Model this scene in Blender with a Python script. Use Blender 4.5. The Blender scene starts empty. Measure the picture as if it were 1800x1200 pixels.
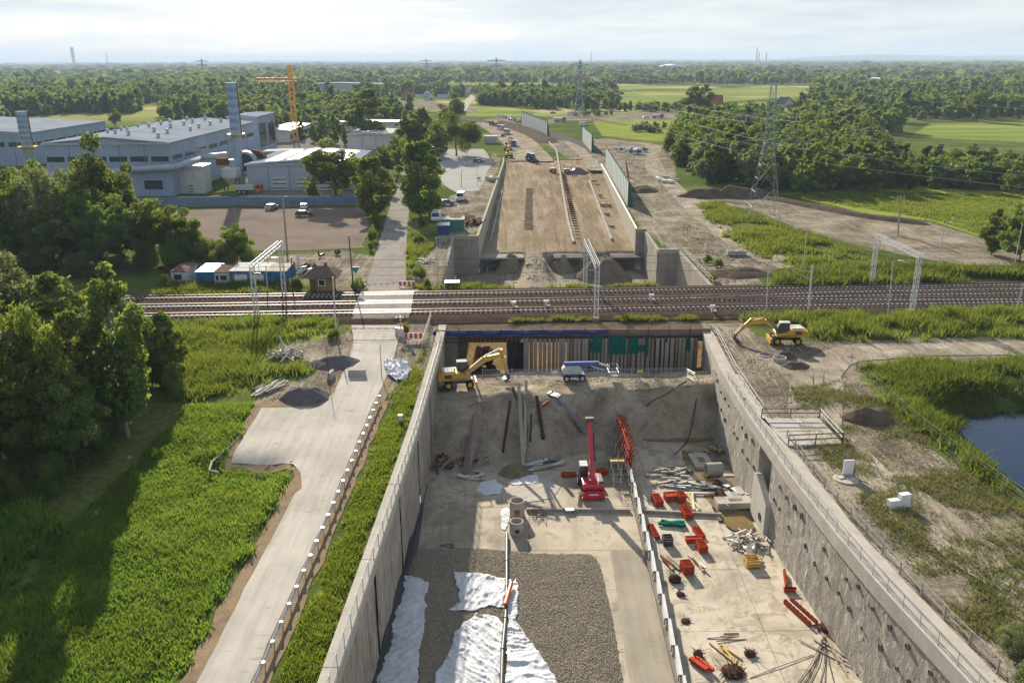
import bpy, bmesh, math, random
import numpy as np
from mathutils import Vector, Matrix
from mathutils.geometry import delaunay_2d_cdt

random.seed(7)
RNG = np.random.default_rng(7)
scene = bpy.context.scene
COL = scene.collection
R = math.radians

# ------------------------------------------------------------------ camera
CAM_H, FPX = 36.0, 1500.0              # metres above the rails, focal length for an 1800 px wide frame
PITCH = math.atan((600 - 106) / FPX)
YAW = math.atan(15 / FPX * math.cos(PITCH))
ROLL = R(0.22)
_f = Vector((math.sin(YAW) * math.cos(PITCH), math.cos(YAW) * math.cos(PITCH), -math.sin(PITCH)))
_r = Vector((math.cos(YAW), -math.sin(YAW), 0))
_u = _r.cross(_f)
RT = _r * math.cos(ROLL) - _u * math.sin(ROLL)
UP = _u * math.cos(ROLL) + _r * math.sin(ROLL)
cam_data = bpy.data.cameras.new('camera')
cam_data.sensor_width = 36.0
cam_data.lens = 36.0 * FPX / 1800.0
cam_data.clip_start = 0.5
cam_data.clip_end = 60000
cam = bpy.data.objects.new('camera', cam_data)
COL.objects.link(cam)
M = Matrix((RT, UP, -_f)).transposed().to_4x4()
M.translation = (0, 0, CAM_H)
cam.matrix_world = M
scene.camera = cam

# ------------------------------------------------------------------ sky, sun, exposure
SUN_EL, SUN_AZ = R(23.0), R(-14.0)     # azimuth measured from +Y towards +X: the sun stands behind the scene, a little left
world = bpy.data.worlds.new('World')
scene.world = world
world.use_nodes = True
wn = world.node_tree
wn.nodes.clear()
w_out = wn.nodes.new('ShaderNodeOutputWorld')
w_bg = wn.nodes.new('ShaderNodeBackground')
w_sky = wn.nodes.new('ShaderNodeTexSky')
w_sky.sky_type = 'NISHITA'
w_sky.sun_disc = False
w_sky.sun_elevation = SUN_EL
w_sky.sun_rotation = SUN_AZ
w_sky.altitude = 200
w_sky.air_density = 1.0
w_sky.dust_density = 0.35
w_sky.ozone_density = 1.0
w_bg.inputs['Strength'].default_value = 0.066
# broken veil of cloud over the whole sky
w_tc = wn.nodes.new('ShaderNodeTexCoord')
w_map = wn.nodes.new('ShaderNodeMapping')
w_map.inputs['Scale'].default_value = (2.2, 2.2, 22.0)
w_noise = wn.nodes.new('ShaderNodeTexNoise')
w_noise.inputs['Scale'].default_value = 2.1
w_noise.inputs['Detail'].default_value = 7
w_noise.inputs['Roughness'].default_value = 0.62
w_noise.inputs['Distortion'].default_value = 0.35
w_ramp = wn.nodes.new('ShaderNodeValToRGB')
w_ramp.color_ramp.elements[0].position = 0.40
w_ramp.color_ramp.elements[0].color = (0.84, 0.84, 0.84, 1)
w_ramp.color_ramp.elements[1].position = 0.64
w_ramp.color_ramp.elements[1].color = (0.95, 0.95, 0.95, 1)
w_mix = wn.nodes.new('ShaderNodeMix')
w_mix.data_type = 'RGBA'
w_hs = wn.nodes.new('ShaderNodeHueSaturation')
w_hs.inputs['Saturation'].default_value = 0.15
w_hs.inputs['Value'].default_value = 0.62
w_add = wn.nodes.new('ShaderNodeMix')
w_add.data_type = 'RGBA'
w_add.inputs[0].default_value = 0.85
CLOUD = (5.9, 6.1, 6.4, 1)
L = wn.links.new
L(w_tc.outputs['Generated'], w_map.inputs['Vector'])
L(w_map.outputs['Vector'], w_noise.inputs['Vector'])
L(w_noise.outputs['Fac'], w_ramp.inputs['Fac'])
# the banks of cloud close up towards the horizon, overhead the sky opens
w_sep = wn.nodes.new('ShaderNodeSeparateXYZ')
L(w_tc.outputs['Generated'], w_sep.inputs[0])
w_el = wn.nodes.new('ShaderNodeMapRange')
w_el.interpolation_type = 'SMOOTHSTEP'
w_el.inputs['From Min'].default_value = 0.03
w_el.inputs['From Max'].default_value = 0.45
w_el.inputs['To Min'].default_value = 1.0
w_el.inputs['To Max'].default_value = 0.55
L(w_sep.outputs['Z'], w_el.inputs['Value'])
w_mul = wn.nodes.new('ShaderNodeMath')
w_mul.operation = 'MULTIPLY'
L(w_ramp.outputs['Color'], w_mul.inputs[0])
L(w_el.outputs['Result'], w_mul.inputs[1])
L(w_mul.outputs[0], w_mix.inputs[0])
A_IN = [i for i in w_mix.inputs if i.type == 'RGBA']
L(w_sky.outputs['Color'], A_IN[0])
B_IN = [i for i in w_add.inputs if i.type == 'RGBA']
L(w_sky.outputs['Color'], w_hs.inputs['Color'])
L(w_hs.outputs['Color'], B_IN[0])
# cloud tops pale, cloud bellies blue-grey
w_n2 = wn.nodes.new('ShaderNodeTexNoise')
w_n2.inputs['Scale'].default_value = 3.4
w_n2.inputs['Detail'].default_value = 8
w_n2.inputs['Roughness'].default_value = 0.6
L(w_map.outputs['Vector'], w_n2.inputs['Vector'])
w_cr = wn.nodes.new('ShaderNodeValToRGB')
w_cr.color_ramp.elements[0].position = 0.40
w_cr.color_ramp.elements[0].color = (0.72, 0.78, 0.88, 1)
w_cr.color_ramp.elements[1].position = 0.60
w_cr.color_ramp.elements[1].color = (1.0, 1.0, 1.0, 1)
L(w_n2.outputs['Fac'], w_cr.inputs['Fac'])
w_cm = wn.nodes.new('ShaderNodeMix')
w_cm.data_type = 'RGBA'
w_cm.blend_type = 'MULTIPLY'
w_cm.inputs[0].default_value = 1.0
C_IN = [i for i in w_cm.inputs if i.type == 'RGBA']
C_IN[0].default_value = CLOUD
L(w_cr.outputs['Color'], C_IN[1])
L([o for o in w_cm.outputs if o.type == 'RGBA'][0], B_IN[1])
L([o for o in w_add.outputs if o.type == 'RGBA'][0], A_IN[1])
L([o for o in w_mix.outputs if o.type == 'RGBA'][0], w_bg.inputs['Color'])
L(w_bg.outputs['Background'], w_out.inputs['Surface'])

sun_data = bpy.data.lights.new('sun', 'SUN')
sun_data.energy = 5.0
sun_data.angle = R(0.6)
sun_data.color = (1.0, 0.90, 0.74)
sun = bpy.data.objects.new('sun', sun_data)
COL.objects.link(sun)
SDIR = Vector((math.sin(SUN_AZ) * math.cos(SUN_EL), math.cos(SUN_AZ) * math.cos(SUN_EL), math.sin(SUN_EL)))
sun.rotation_euler = SDIR.to_track_quat('Z', 'Y').to_euler()
sun.location = (-60, 200, 120)

scene.view_settings.view_transform = 'Standard'
scene.view_settings.look = 'None'
scene.view_settings.gamma = 1.0
scene.view_settings.use_curve_mapping = False
scene.view_settings.exposure = 1.12
scene.cycles.max_bounces = 5
scene.cycles.diffuse_bounces = 3
scene.cycles.glossy_bounces = 2
scene.cycles.transmission_bounces = 2
scene.cycles.transparent_max_bounces = 6
scene.cycles.volume_bounces = 0
scene.cycles.use_denoising = True
scene.cycles.caustics_reflective = False
scene.cycles.caustics_refractive = False
scene.render.film_transparent = False

# ------------------------------------------------------------------ measuring helpers
def ray(px, py):
    return _f + RT * ((px - 900) / FPX) + UP * ((600 - py) / FPX)
def W(px, py, z=0.0):
    """the point at height z that is seen at this place of the photograph"""
    d = ray(px, py)
    t = (z - CAM_H) / d.z
    return Vector((d.x * t, d.y * t, z))
def WD(px, py, y):
    """the point at distance y along the tunnel axis that is seen at this place"""
    d = ray(px, py)
    t = y / d.y
    return Vector((d.x * t, y, CAM_H + d.z * t))
def W2(px, py, z=0.0):
    p = W(px, py, z)
    return (p.x, p.y)
def poly(pts, z=0.0):
    return [W2(a, b, z) for a, b in pts]
def lerp(a, b, t):
    return a + (b - a) * t
def interp(tab, t):
    xs = [a for a, b in tab]; ys = [b for a, b in tab]
    return float(np.interp(t, xs, ys))

# ------------------------------------------------------------------ object helpers
def tag(o, label=None, cat=None, group=None, kind=None):
    if label: o['label'] = label
    if cat: o['category'] = cat
    if group: o['group'] = group
    if kind: o['kind'] = kind
    return o
def thing(name, label, cat, loc=(0, 0, 0), rz=0.0, group=None, scale=None):
    o = bpy.data.objects.new(name, None)
    COL.objects.link(o)
    o.empty_display_size = 0.3
    o.location = loc
    o.rotation_euler = (0, 0, rz)
    if scale: o.scale = (scale, scale, scale) if not hasattr(scale, '__len__') else scale
    return tag(o, label, cat, group)
def link(name, me, mats=None, parent=None):
    o = bpy.data.objects.new(name, me)
    COL.objects.link(o)
    if parent is not None: o.parent = parent
    return o
def copy_tree(o, parent=None):
    c = o.copy(); COL.objects.link(c)
    c.parent = parent
    for ch in list(o.children): copy_tree(ch, c)
    return c

class MB:
    """collects boxes, bars, prisms and sheets; build() makes ONE mesh object of them"""
    def __init__(s): s.v = []; s.f = []
    def add(s, vs, fs):
        n = len(s.v); s.v.extend([tuple(p) for p in vs]); s.f.extend([tuple(i + n for i in f) for f in fs]); return s
    def box(s, c, sz, rz=0.0, m=None):
        x, y, z = sz[0] / 2, sz[1] / 2, sz[2] / 2
        vs = [Vector(p) for p in ((-x,-y,-z),(x,-y,-z),(x,y,-z),(-x,y,-z),(-x,-y,z),(x,-y,z),(x,y,z),(-x,y,z))]
        if m is not None: vs = [m @ p for p in vs]
        elif rz:
            cs, sn = math.cos(rz), math.sin(rz)
            vs = [Vector((p.x*cs - p.y*sn, p.x*sn + p.y*cs, p.z)) for p in vs]
        c = Vector(c)
        return s.add([p + c for p in vs], [(0,3,2,1),(4,5,6,7),(0,1,5,4),(1,2,6,5),(2,3,7,6),(3,0,4,7)])
    def bar(s, a, b, r, n=4, r2=None, cap=True):
        a = Vector(a); b = Vector(b); d = b - a
        if d.length < 1e-6: return s
        r2 = r if r2 is None else r2
        q = d.to_track_quat('Z', 'Y').to_matrix()
        vs = []
        for rr, p in ((r, a), (r2, b)):
            for i in range(n):
                t = 2 * math.pi * (i + .5) / n
                vs.append(p + q @ Vector((rr * math.cos(t), rr * math.sin(t), 0)))
        fs = [(i, (i + 1) % n, n + (i + 1) % n, n + i) for i in range(n)]
        if cap: fs += [tuple(range(n - 1, -1, -1)), tuple(range(n, 2 * n))]
        return s.add(vs, fs)
    def beam(s, a, b, w, h, up=(0, 0, 1)):
        """rectangular beam from a to b, w wide and h high"""
        a = Vector(a); b = Vector(b); d = (b - a).normalized(); up = Vector(up)
        if abs(d.dot(up)) > .99: up = Vector((0, 1, 0))
        sx = d.cross(up).normalized(); uz = sx.cross(d)
        vs = []
        for p in (a, b):
            for i, j in ((-1,-1),(1,-1),(1,1),(-1,1)): vs.append(p + sx * (i * w / 2) + uz * (j * h / 2))
        return s.add(vs, [(3,2,1,0),(4,5,6,7),(0,1,5,4),(1,2,6,5),(2,3,7,6),(3,0,4,7)])
    def path(s, pts, r, n=6):
        for i in range(len(pts) - 1): s.bar(pts[i], pts[i + 1], r, n)
        return s
    def prism(s, pts, z0, z1):
        """vertical prism over a 2D outline"""
        n = len(pts)
        a = sum(pts[i][0] * pts[(i + 1) % n][1] - pts[(i + 1) % n][0] * pts[i][1] for i in range(n))
        if a < 0: pts = pts[::-1]
        vs = [(p[0], p[1], z0) for p in pts] + [(p[0], p[1], z1) for p in pts]
        return s.add(vs, [tuple(range(n - 1, -1, -1)), tuple(range(n, 2 * n))] + [(i, (i + 1) % n, n + (i + 1) % n, n + i) for i in range(n)])
    def side(s, pts, y0, y1):
        """prism of an (x, z) outline between two y values"""
        n = len(pts)
        a = sum(pts[i][0] * pts[(i + 1) % n][1] - pts[(i + 1) % n][0] * pts[i][1] for i in range(n))
        if a < 0: pts = pts[::-1]
        vs = [(p[0], y0, p[1]) for p in pts] + [(p[0], y1, p[1]) for p in pts]
        return s.add(vs, [tuple(range(n)), tuple(range(2 * n - 1, n - 1, -1))] + [((i + 1) % n, i, n + i, n + (i + 1) % n) for i in range(n)])
    def lathe(s, c, prof, n=16):
        c = Vector(c); vs = []; fs = []
        for r, z in prof:
            for i in range(n):
                t = 2 * math.pi * i / n; vs.append(c + Vector((r * math.cos(t), r * math.sin(t), z)))
        for k in range(len(prof) - 1):
            for i in range(n): fs.append((k*n + i, k*n + (i+1) % n, (k+1)*n + (i+1) % n, (k+1)*n + i))
        return s.add(vs, fs)
    def wheel(s, c, r, w, ax='y', n=14):
        c = Vector(c); d = {'y': Vector((0, w/2, 0)), 'x': Vector((w/2, 0, 0))}[ax]
        s.bar(c - d, c + d, r, n)
        return s
    def mesh(s, name, off=None):
        me = bpy.data.meshes.new(name)
        vs = s.v
        if off is not None: vs = [(a - off[0], b - off[1], c - off[2]) for a, b, c in vs]
        me.from_pydata(vs, [], s.f)
        me.validate(); me.update()
        return me
    def build(s, name, mat, parent=None, world=False, smooth=False, bevel=0.0):
        off = parent.location if (world and parent is not None) else None
        me = s.mesh(name, off)
        if mat is not None: me.materials.append(mat)
        if smooth: me.shade_smooth()
        o = link(name, me, None, parent)
        if bevel > 0:
            b = o.modifiers.new('bevel', 'BEVEL'); b.width = bevel; b.segments = 2; b.limit_method = 'ANGLE'
        return o

def np_mesh(name, V, F, mat=None, smooth=False, tone=None):
    """fast mesh from numpy arrays, F of constant polygon size"""
    me = bpy.data.meshes.new(name)
    V = np.ascontiguousarray(V, dtype=np.float32); F = np.ascontiguousarray(F, dtype=np.int32)
    k = F.shape[1]
    me.vertices.add(len(V)); me.vertices.foreach_set('co', V.ravel())
    me.loops.add(F.size); me.loops.foreach_set('vertex_index', F.ravel())
    me.polygons.add(len(F))
    me.polygons.foreach_set('loop_start', np.arange(0, F.size, k, dtype=np.int32))
    me.update(calc_edges=True)
    if tone is not None:
        a = me.attributes.new('tone', 'FLOAT', 'POINT'); a.data.foreach_set('value', np.ascontiguousarray(tone, dtype=np.float32))
    if mat is not None: me.materials.append(mat)
    if smooth: me.shade_smooth()
    return me

# polygons in numpy
def inside(P, pg):
    P = np.asarray(P); x, y = P[:, 0], P[:, 1]; r = np.zeros(len(P), bool); n = len(pg)
    for i in range(n):
        (x0, y0), (x1, y1) = pg[i], pg[(i + 1) % n]
        c = ((y0 > y) != (y1 > y))
        with np.errstate(divide='ignore', invalid='ignore'):
            xi = (x1 - x0) * (y - y0) / (y1 - y0 + 1e-12) + x0
        r ^= c & (x < xi)
    return r
def sdist(P, pg, closed=True):
    """signed distance, positive inside"""
    P = np.asarray(P, float)[:, :2]; d = np.full(len(P), 1e9); n = len(pg)
    for i in range(n if closed else n - 1):
        a = np.array(pg[i]); b = np.array(pg[(i + 1) % n]); ab = b - a
        t = np.clip(((P - a) @ ab) / max(ab @ ab, 1e-9), 0, 1)
        d = np.minimum(d, np.hypot(*(P - a - t[:, None] * ab).T))
    if not closed: return d
    return np.where(inside(P, pg), d, -d)
def vnoise(x, y, s, seed=0):
    """smooth value noise, 0..1"""
    x = np.asarray(x) / s; y = np.asarray(y) / s
    xi = np.floor(x).astype(np.int64); yi = np.floor(y).astype(np.int64); fx = x - xi; fy = y - yi
    fx = fx * fx * (3 - 2 * fx); fy = fy * fy * (3 - 2 * fy)
    def h(a, b):
        n = (a * 374761393 + b * 668265263 + seed * 1442695041) & 0xFFFFFFFF
        n = ((n ^ (n >> 13)) * 1274126177) & 0xFFFFFFFF
        return ((n ^ (n >> 16)) & 0xFFFF) / 65535.0
    return (h(xi, yi) * (1 - fx) + h(xi + 1, yi) * fx) * (1 - fy) + (h(xi, yi + 1) * (1 - fx) + h(xi + 1, yi + 1) * fx) * fy
def fbm(x, y, s, seed=0, o=4):
    r = 0; a = .5
    for k in range(o): r = r + a * vnoise(x, y, s / 2 ** k, seed + k * 17); a *= .5
    return r
def densify(pg, step, closed=True):
    out = []; n = len(pg)
    for i in range(n if closed else n - 1):
        a = Vector(pg[i][:2]); b = Vector(pg[(i + 1) % n][:2]); k = max(1, int((b - a).length / step))
        for j in range(k): out.append(tuple(a.lerp(b, j / k)))
    if not closed: out.append(tuple(pg[-1][:2]))
    return out
def smooth_poly(pg, it=2, closed=True):
    for _ in range(it):
        n = len(pg); q = []
        if not closed: q.append(pg[0])
        for i in range(n if closed else n - 1):
            a = Vector(pg[i][:2]); b = Vector(pg[(i + 1) % n][:2]); q += [tuple(a.lerp(b, .25)), tuple(a.lerp(b, .75))]
        if not closed: q.append(pg[-1])
        pg = q
    return pg
def tri_region(pg, step, holes=(), rag=0.0, pts=None, seed=1):
    """triangles of a region with inner points every `step`; returns V2 (n,2), F (m,3)"""
    rg = np.random.default_rng(seed)
    loops = [densify(p, step) for p in [pg, *holes]]
    if rag:
        loops[0] = [(x + rg.normal(0, rag), y + rg.normal(0, rag)) for x, y in loops[0]]
    A = np.array(loops[0]); lo, hi = A.min(0), A.max(0)
    if pts is None:
        gx, gy = np.meshgrid(np.arange(lo[0], hi[0], step), np.arange(lo[1], hi[1], step))
        pts = np.c_[gx.ravel(), gy.ravel()]
        pts = pts + rg.uniform(-.22, .22, pts.shape) * step
    k = inside(pts, loops[0])
    pts = pts[k]
    if len(pts): pts = pts[sdist(pts, loops[0]) > step * .35] if len(loops[0]) < 4000 else pts
    for h in loops[1:]: pts = pts[sdist(pts, h) < -step * .35]
    vs = []; es = []
    for l in loops:
        n0 = len(vs); vs += [Vector(p) for p in l]; es += [(n0 + i, n0 + (i + 1) % len(l)) for i in range(len(l))]
    vs += [Vector(p) for p in pts.tolist()]
    V, E, F, *_ = delaunay_2d_cdt(vs, es, [], 0, 1e-6)
    V = np.array([(p.x, p.y) for p in V]); F = np.array([f for f in F if len(f) == 3])
    C = V[F].mean(1)
    ok = inside(C, loops[0])
    for h in loops[1:]: ok &= ~inside(C, h)
    F = F[ok]
    a, b, c = V[F[:, 0]], V[F[:, 1]], V[F[:, 2]]
    ar = (b[:, 0]-a[:, 0])*(c[:, 1]-a[:, 1]) - (b[:, 1]-a[:, 1])*(c[:, 0]-a[:, 0])
    F[ar < 0] = F[ar < 0][:, ::-1]
    return V, F[np.abs(ar) > 1e-9]
# ------------------------------------------------------------------ materials
def nodes_of(name):
    m = bpy.data.materials.new(name); m.use_nodes = True
    nt = m.node_tree; b = nt.nodes['Principled BSDF']
    return m, nt, b
def N(nt, t, **kw):
    n = nt.nodes.new(t)
    for k, v in kw.items():
        if k in n.inputs: n.inputs[k].default_value = v
        else: setattr(n, k, v)
    return n
def c4(c): return (c[0], c[1], c[2], 1.0)
def ramp(nt, fac, stops):
    r = nt.nodes.new('ShaderNodeValToRGB'); e = r.color_ramp.elements
    while len(e) < len(stops): e.new(0.5)
    for el, (p, c) in zip(e, stops):
        el.position = p; el.color = c4(c) if len(c) == 3 else c
    nt.links.new(fac, r.inputs['Fac']); return r.outputs['Color']
def noise(nt, scale, detail=4, rough=.55, vec=None, stretch=None, dist=0.0):
    n = N(nt, 'ShaderNodeTexNoise'); n.inputs['Scale'].default_value = scale; n.inputs['Detail'].default_value = detail
    n.inputs['Roughness'].default_value = rough; n.inputs['Distortion'].default_value = dist
    if vec is None: vec = N(nt, 'ShaderNodeNewGeometry').outputs['Position']
    if stretch:
        mp = N(nt, 'ShaderNodeMapping'); mp.inputs['Scale'].default_value = stretch
        nt.links.new(vec, mp.inputs['Vector']); vec = mp.outputs['Vector']
    nt.links.new(vec, n.inputs['Vector']); return n.outputs['Fac']
def mixc(nt, fac, a, b, mode='MIX'):
    m = N(nt, 'ShaderNodeMix', data_type='RGBA', blend_type=mode)
    for s, v in (('Factor', fac), ('A', a), ('B', b)):
        i = m.inputs[s] if s == 'Factor' else [k for k in m.inputs if k.name == s and k.type == 'RGBA'][0]
        if hasattr(v, 'links'): nt.links.new(v, i)
        elif s == 'Factor': i.default_value = v
        else: i.default_value = c4(v)
    return [k for k in m.outputs if k.type == 'RGBA'][0]
def math_(nt, op, a, b=None, clamp=False):
    m = N(nt, 'ShaderNodeMath', operation=op, use_clamp=clamp)
    for i, v in enumerate((a, b)):
        if v is None: continue
        if hasattr(v, 'links'): nt.links.new(v, m.inputs[i])
        else: m.inputs[i].default_value = v
    return m.outputs[0]
def smooth(nt, v, lo, hi):
    m = N(nt, 'ShaderNodeMapRange', interpolation_type='SMOOTHSTEP')
    nt.links.new(v, m.inputs['Value']); m.inputs['From Min'].default_value = lo; m.inputs['From Max'].default_value = hi
    return m.outputs['Result']
def bump(nt, b, h, strength, dist):
    n = N(nt, 'ShaderNodeBump'); n.inputs['Strength'].default_value = strength; n.inputs['Distance'].default_value = dist
    nt.links.new(h, n.inputs['Height']); nt.links.new(n.outputs['Normal'], b.inputs['Normal'])
MATS = {}
def mat(name, c, var=.25, scale=.6, rough=.8, metal=0.0, bmp=0.0, bscale=8.0, c2=None, stretch=None, fine=None, coat=0.0, rust=None):
    """plain procedural surface: colour drifting between two shades, a finer mottle, relief; optional rust patches"""
    if name in MATS: return MATS[name]
    m, nt, b = nodes_of(name)
    c2 = c2 or tuple(x * (1 - var) for x in c); hi = tuple(min(1, x * (1 + var * .5)) for x in c)
    n1 = noise(nt, scale, 5, .6, stretch=stretch)
    col = ramp(nt, n1, [(.3, c2), (.55, c), (.75, hi)])
    n2 = noise(nt, fine or scale * 9, 3, .6)
    col = mixc(nt, .35, col, ramp(nt, n2, [(.3, (.55,) * 3), (.7, (1.0,) * 3)]), 'MULTIPLY')
    if rust:
        n3 = noise(nt, rust[1], 6, .65)
        col = mixc(nt, smooth(nt, n3, rust[2], rust[2] + .08), col, rust[0])
    nt.links.new(col, b.inputs['Base Color'])
    b.inputs['Roughness'].default_value = rough; b.inputs['Metallic'].default_value = metal
    if rough > .5 and metal < .3: b.inputs['Specular IOR Level'].default_value = 0.0
    if coat: b.inputs['Coat Weight'].default_value = coat; b.inputs['Coat Roughness'].default_value = .15
    if bmp: bump(nt, b, noise(nt, bscale, 5, .65), bmp, .05)
    MATS[name] = m
    return m

def leaf_mat(name, ca, cb, cc, trans=.35, sc=.15):
    m, nt, b = nodes_of(name)
    out = nt.nodes['Material Output']
    g = N(nt, 'ShaderNodeNewGeometry'); oi = N(nt, 'ShaderNodeObjectInfo')
    r = g.outputs['Random Per Island']
    big = noise(nt, sc, 2, .5)
    med = noise(nt, sc * 6, 2, .5)
    big = smooth(nt, big, .32, .68); med = smooth(nt, med, .3, .7)
    tn = N(nt, 'ShaderNodeAttribute', attribute_name='tone').outputs['Fac']
    t = math_(nt, 'ADD', math_(nt, 'ADD', math_(nt, 'MULTIPLY', r, .24), math_(nt, 'MULTIPLY', tn, .34)), math_(nt, 'ADD', math_(nt, 'MULTIPLY', big, .24), math_(nt, 'MULTIPLY', med, .18)))
    col = ramp(nt, t, [(.15, ca), (.5, cb), (.85, cc)])
    hs = N(nt, 'ShaderNodeHueSaturation'); nt.links.new(col, hs.inputs['Color'])
    nt.links.new(math_(nt, 'ADD', math_(nt, 'MULTIPLY', oi.outputs['Random'], .05), .475), hs.inputs['Hue'])
    nt.links.new(math_(nt, 'ADD', math_(nt, 'MULTIPLY', oi.outputs['Random'], .4), .8), hs.inputs['Value'])
    nt.nodes.remove(b)
    d = N(nt, 'ShaderNodeBsdfDiffuse'); tr = N(nt, 'ShaderNodeBsdfTranslucent'); mx = N(nt, 'ShaderNodeMixShader')
    mx.inputs[0].default_value = trans
    nt.links.new(hs.outputs['Color'], d.inputs['Color'])
    yel = mixc(nt, .5, hs.outputs['Color'], (.30, .36, .03))
    nt.links.new(yel, tr.inputs['Color'])
    nt.links.new(d.outputs[0], mx.inputs[1]); nt.links.new(tr.outputs[0], mx.inputs[2]); nt.links.new(mx.outputs[0], out.inputs['Surface'])
    MATS[name] = m
    return m

LEAF_DARK = leaf_mat('foliage_dark', (.046, .082, .026), (.095, .150, .042), (.165, .215, .065), .48)
LEAF_MID = leaf_mat('foliage_mid', (.070, .110, .034), (.135, .190, .054), (.225, .275, .088), .48)
LEAF_PALE = leaf_mat('foliage_pale', (.100, .125, .070), (.170, .200, .115), (.25, .27, .17), .42)
LEAF_BRIGHT = leaf_mat('foliage_bright', (.080, .130, .025), (.155, .215, .042), (.26, .30, .08), .48)  # leaves of a yellow-green kind
LEAF_FAR = leaf_mat('foliage_far', (.045, .075, .032), (.090, .130, .052), (.155, .19, .08), .35, sc=.012)
GRASS_CROP = leaf_mat('crop_leaves', (.035, .085, .016), (.10, .18, .026), (.25, .30, .055), .5, sc=.10)
GRASS_STRIP = leaf_mat('grass_strip_blades', (.05, .11, .016), (.13, .21, .026), (.26, .31, .055), .5, sc=.22)
GRASS_WEED = leaf_mat('weed_leaves', (.045, .085, .018), (.12, .16, .03), (.27, .27, .075), .45, sc=.10)
GRASS_DRY = leaf_mat('dry_weeds', (.12, .13, .05), (.23, .225, .095), (.38, .345, .17), .22, sc=.2)
REED = leaf_mat('reed_leaves', (.045, .09, .02), (.09, .14, .03), (.15, .19, .05), .4, sc=.2)
BARK = mat('bark', (.13, .10, .075), .4, 3, .95, bmp=.6, bscale=12)
BARK_PALE = mat('bark_pale', (.32, .30, .26), .4, 3, .9, bmp=.4, bscale=12)

CONC = mat('concrete', (.37, .34, .29), .22, .5, .88, bmp=.25, bscale=9)
CONC_L = mat('concrete_pale', (.46, .425, .37), .18, .7, .85, bmp=.2, bscale=9)
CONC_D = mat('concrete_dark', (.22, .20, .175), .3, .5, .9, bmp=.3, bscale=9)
SOIL = mat('soil', (.25, .205, .15), .35, .35, .97, bmp=.9, bscale=3.5, fine=2.5)
SOIL_D = mat('soil_dark', (.135, .105, .078), .4, .5, .97, bmp=1.0, bscale=3.0, fine=2.5)
SAND = mat('sand', (.40, .31, .19), .3, .35, .97, bmp=.6, bscale=3.0)
STEEL = mat('galvanised_steel', (.55, .57, .58), .15, 2, .42, .75)
STEEL_D = mat('dark_steel', (.09, .09, .095), .3, 2, .55, .5)
LATTICE = mat('pale_lattice_paint', (.62, .64, .64), .12, 2, .55, .2)
PYLON = mat('pylon_green_grey', (.30, .38, .34), .2, .4, .6, .3)
RUST = mat('rusty_steel', (.20, .085, .04), .45, 2.5, .9, .2, bmp=.4, bscale=20)
RUST_D = mat('dark_rusty_steel', (.085, .05, .035), .45, 2.5, .9, .2, bmp=.4, bscale=20)
WOOD = mat('weathered_wood', (.40, .35, .28), .35, 2, .9, stretch=(1, 6, 6))
WOOD_Y = mat('yellow_timber', (.62, .45, .18), .2, 2, .75)
WOOD_W = mat('bleached_wood', (.62, .59, .53), .25, 3, .9)
YELLOW = mat('machine_yellow', (.62, .36, .035), .25, 1.5, .5, coat=.2, rust=((.16, .12, .08), 2.5, .62))
ORANGE_M = mat('machine_orange', (.55, .16, .035), .25, 1.5, .5, rust=((.16, .12, .08), 2.5, .62))
RED_M = mat('machine_red', (.58, .018, .045), .15, 1.5, .35, coat=.4, rust=((.25, .05, .05), 3.5, .68))
BLUE_M = mat('machine_blue', (.035, .12, .38), .2, 1.5, .4, coat=.3)
GREY_M = mat('machine_grey', (.52, .52, .50), .2, 1.5, .5)
RAILG = mat('railing_grey', (.42, .43, .44), .15, 2, .6, .1)
FORM_R = mat('formwork_red', (.45, .075, .035), .25, 2, .6, rust=((.30, .20, .15), 4, .63))
ORANGE_P = mat('orange_pipe_plastic', (.65, .11, .02), .15, 2, .45)
BLACK_P = mat('black_plastic', (.03, .03, .032), .3, 2, .5)
RUBBER = mat('tyre_rubber', (.03, .03, .03), .3, 4, .9)
WHITE = mat('white_paint', (.78, .78, .76), .1, 1.5, .5)
WHITE_D = mat('dirty_white', (.62, .61, .58), .25, 1.2, .7)
REDP = mat('red_paint', (.60, .03, .03), .15, 2, .5)
GREENP = mat('green_paint', (.02, .22, .14), .2, 1.5, .5)
BLUEP = mat('blue_container_paint', (.04, .17, .38), .25, 1.0, .55)
BLUEP_D = mat('deep_blue_paint', (.02, .055, .24), .25, 1.0, .5)
YELP = mat('yellow_paint', (.75, .52, .03), .15, 2, .5)
CRANE_Y = mat('crane_orange', (.72, .37, .06), .15, 2, .5)
BROWNROOF = mat('brown_roof_felt', (.17, .13, .105), .25, 1.5, .9)
TILE = mat('red_tile_roof', (.30, .10, .06), .25, .8, .85)
SLATE = mat('dark_roof', (.06, .065, .075), .25, .6, .7)
PLASTER = mat('plaster', (.68, .66, .61), .12, .5, .9)
BRICKM = mat('brick_wall', (.33, .16, .11), .25, 1.5, .9)
OCHRE = mat('ochre_wall', (.38, .25, .11), .2, 1.2, .85)
CLAD = mat('blue_grey_cladding', (.33, .40, .50), .10, .12, .55, .1, stretch=(1, 1, .2))
STACKM = mat('pale_blue_stack', (.33, .43, .55), .15, .5, .6, .1)
CLAD_L = mat('pale_cladding', (.40, .45, .51), .10, .2, .5, .1)
ROOFM = mat('grey_sheet_roof', (.28, .31, .36), .2, .12, .75, .0)
SKYLIGHT = mat('skylight_panels', (.62, .63, .63), .08, .5, .35)
FENCEB = mat('blue_grey_fence', (.20, .27, .38), .2, .4, .6, .2)
BARRIER = mat('noise_barrier_panel', (.58, .62, .61), .1, .5, .5, .2)
BARRIER_G = mat('noise_barrier_green', (.05, .14, .11), .2, .5, .6)
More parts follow.
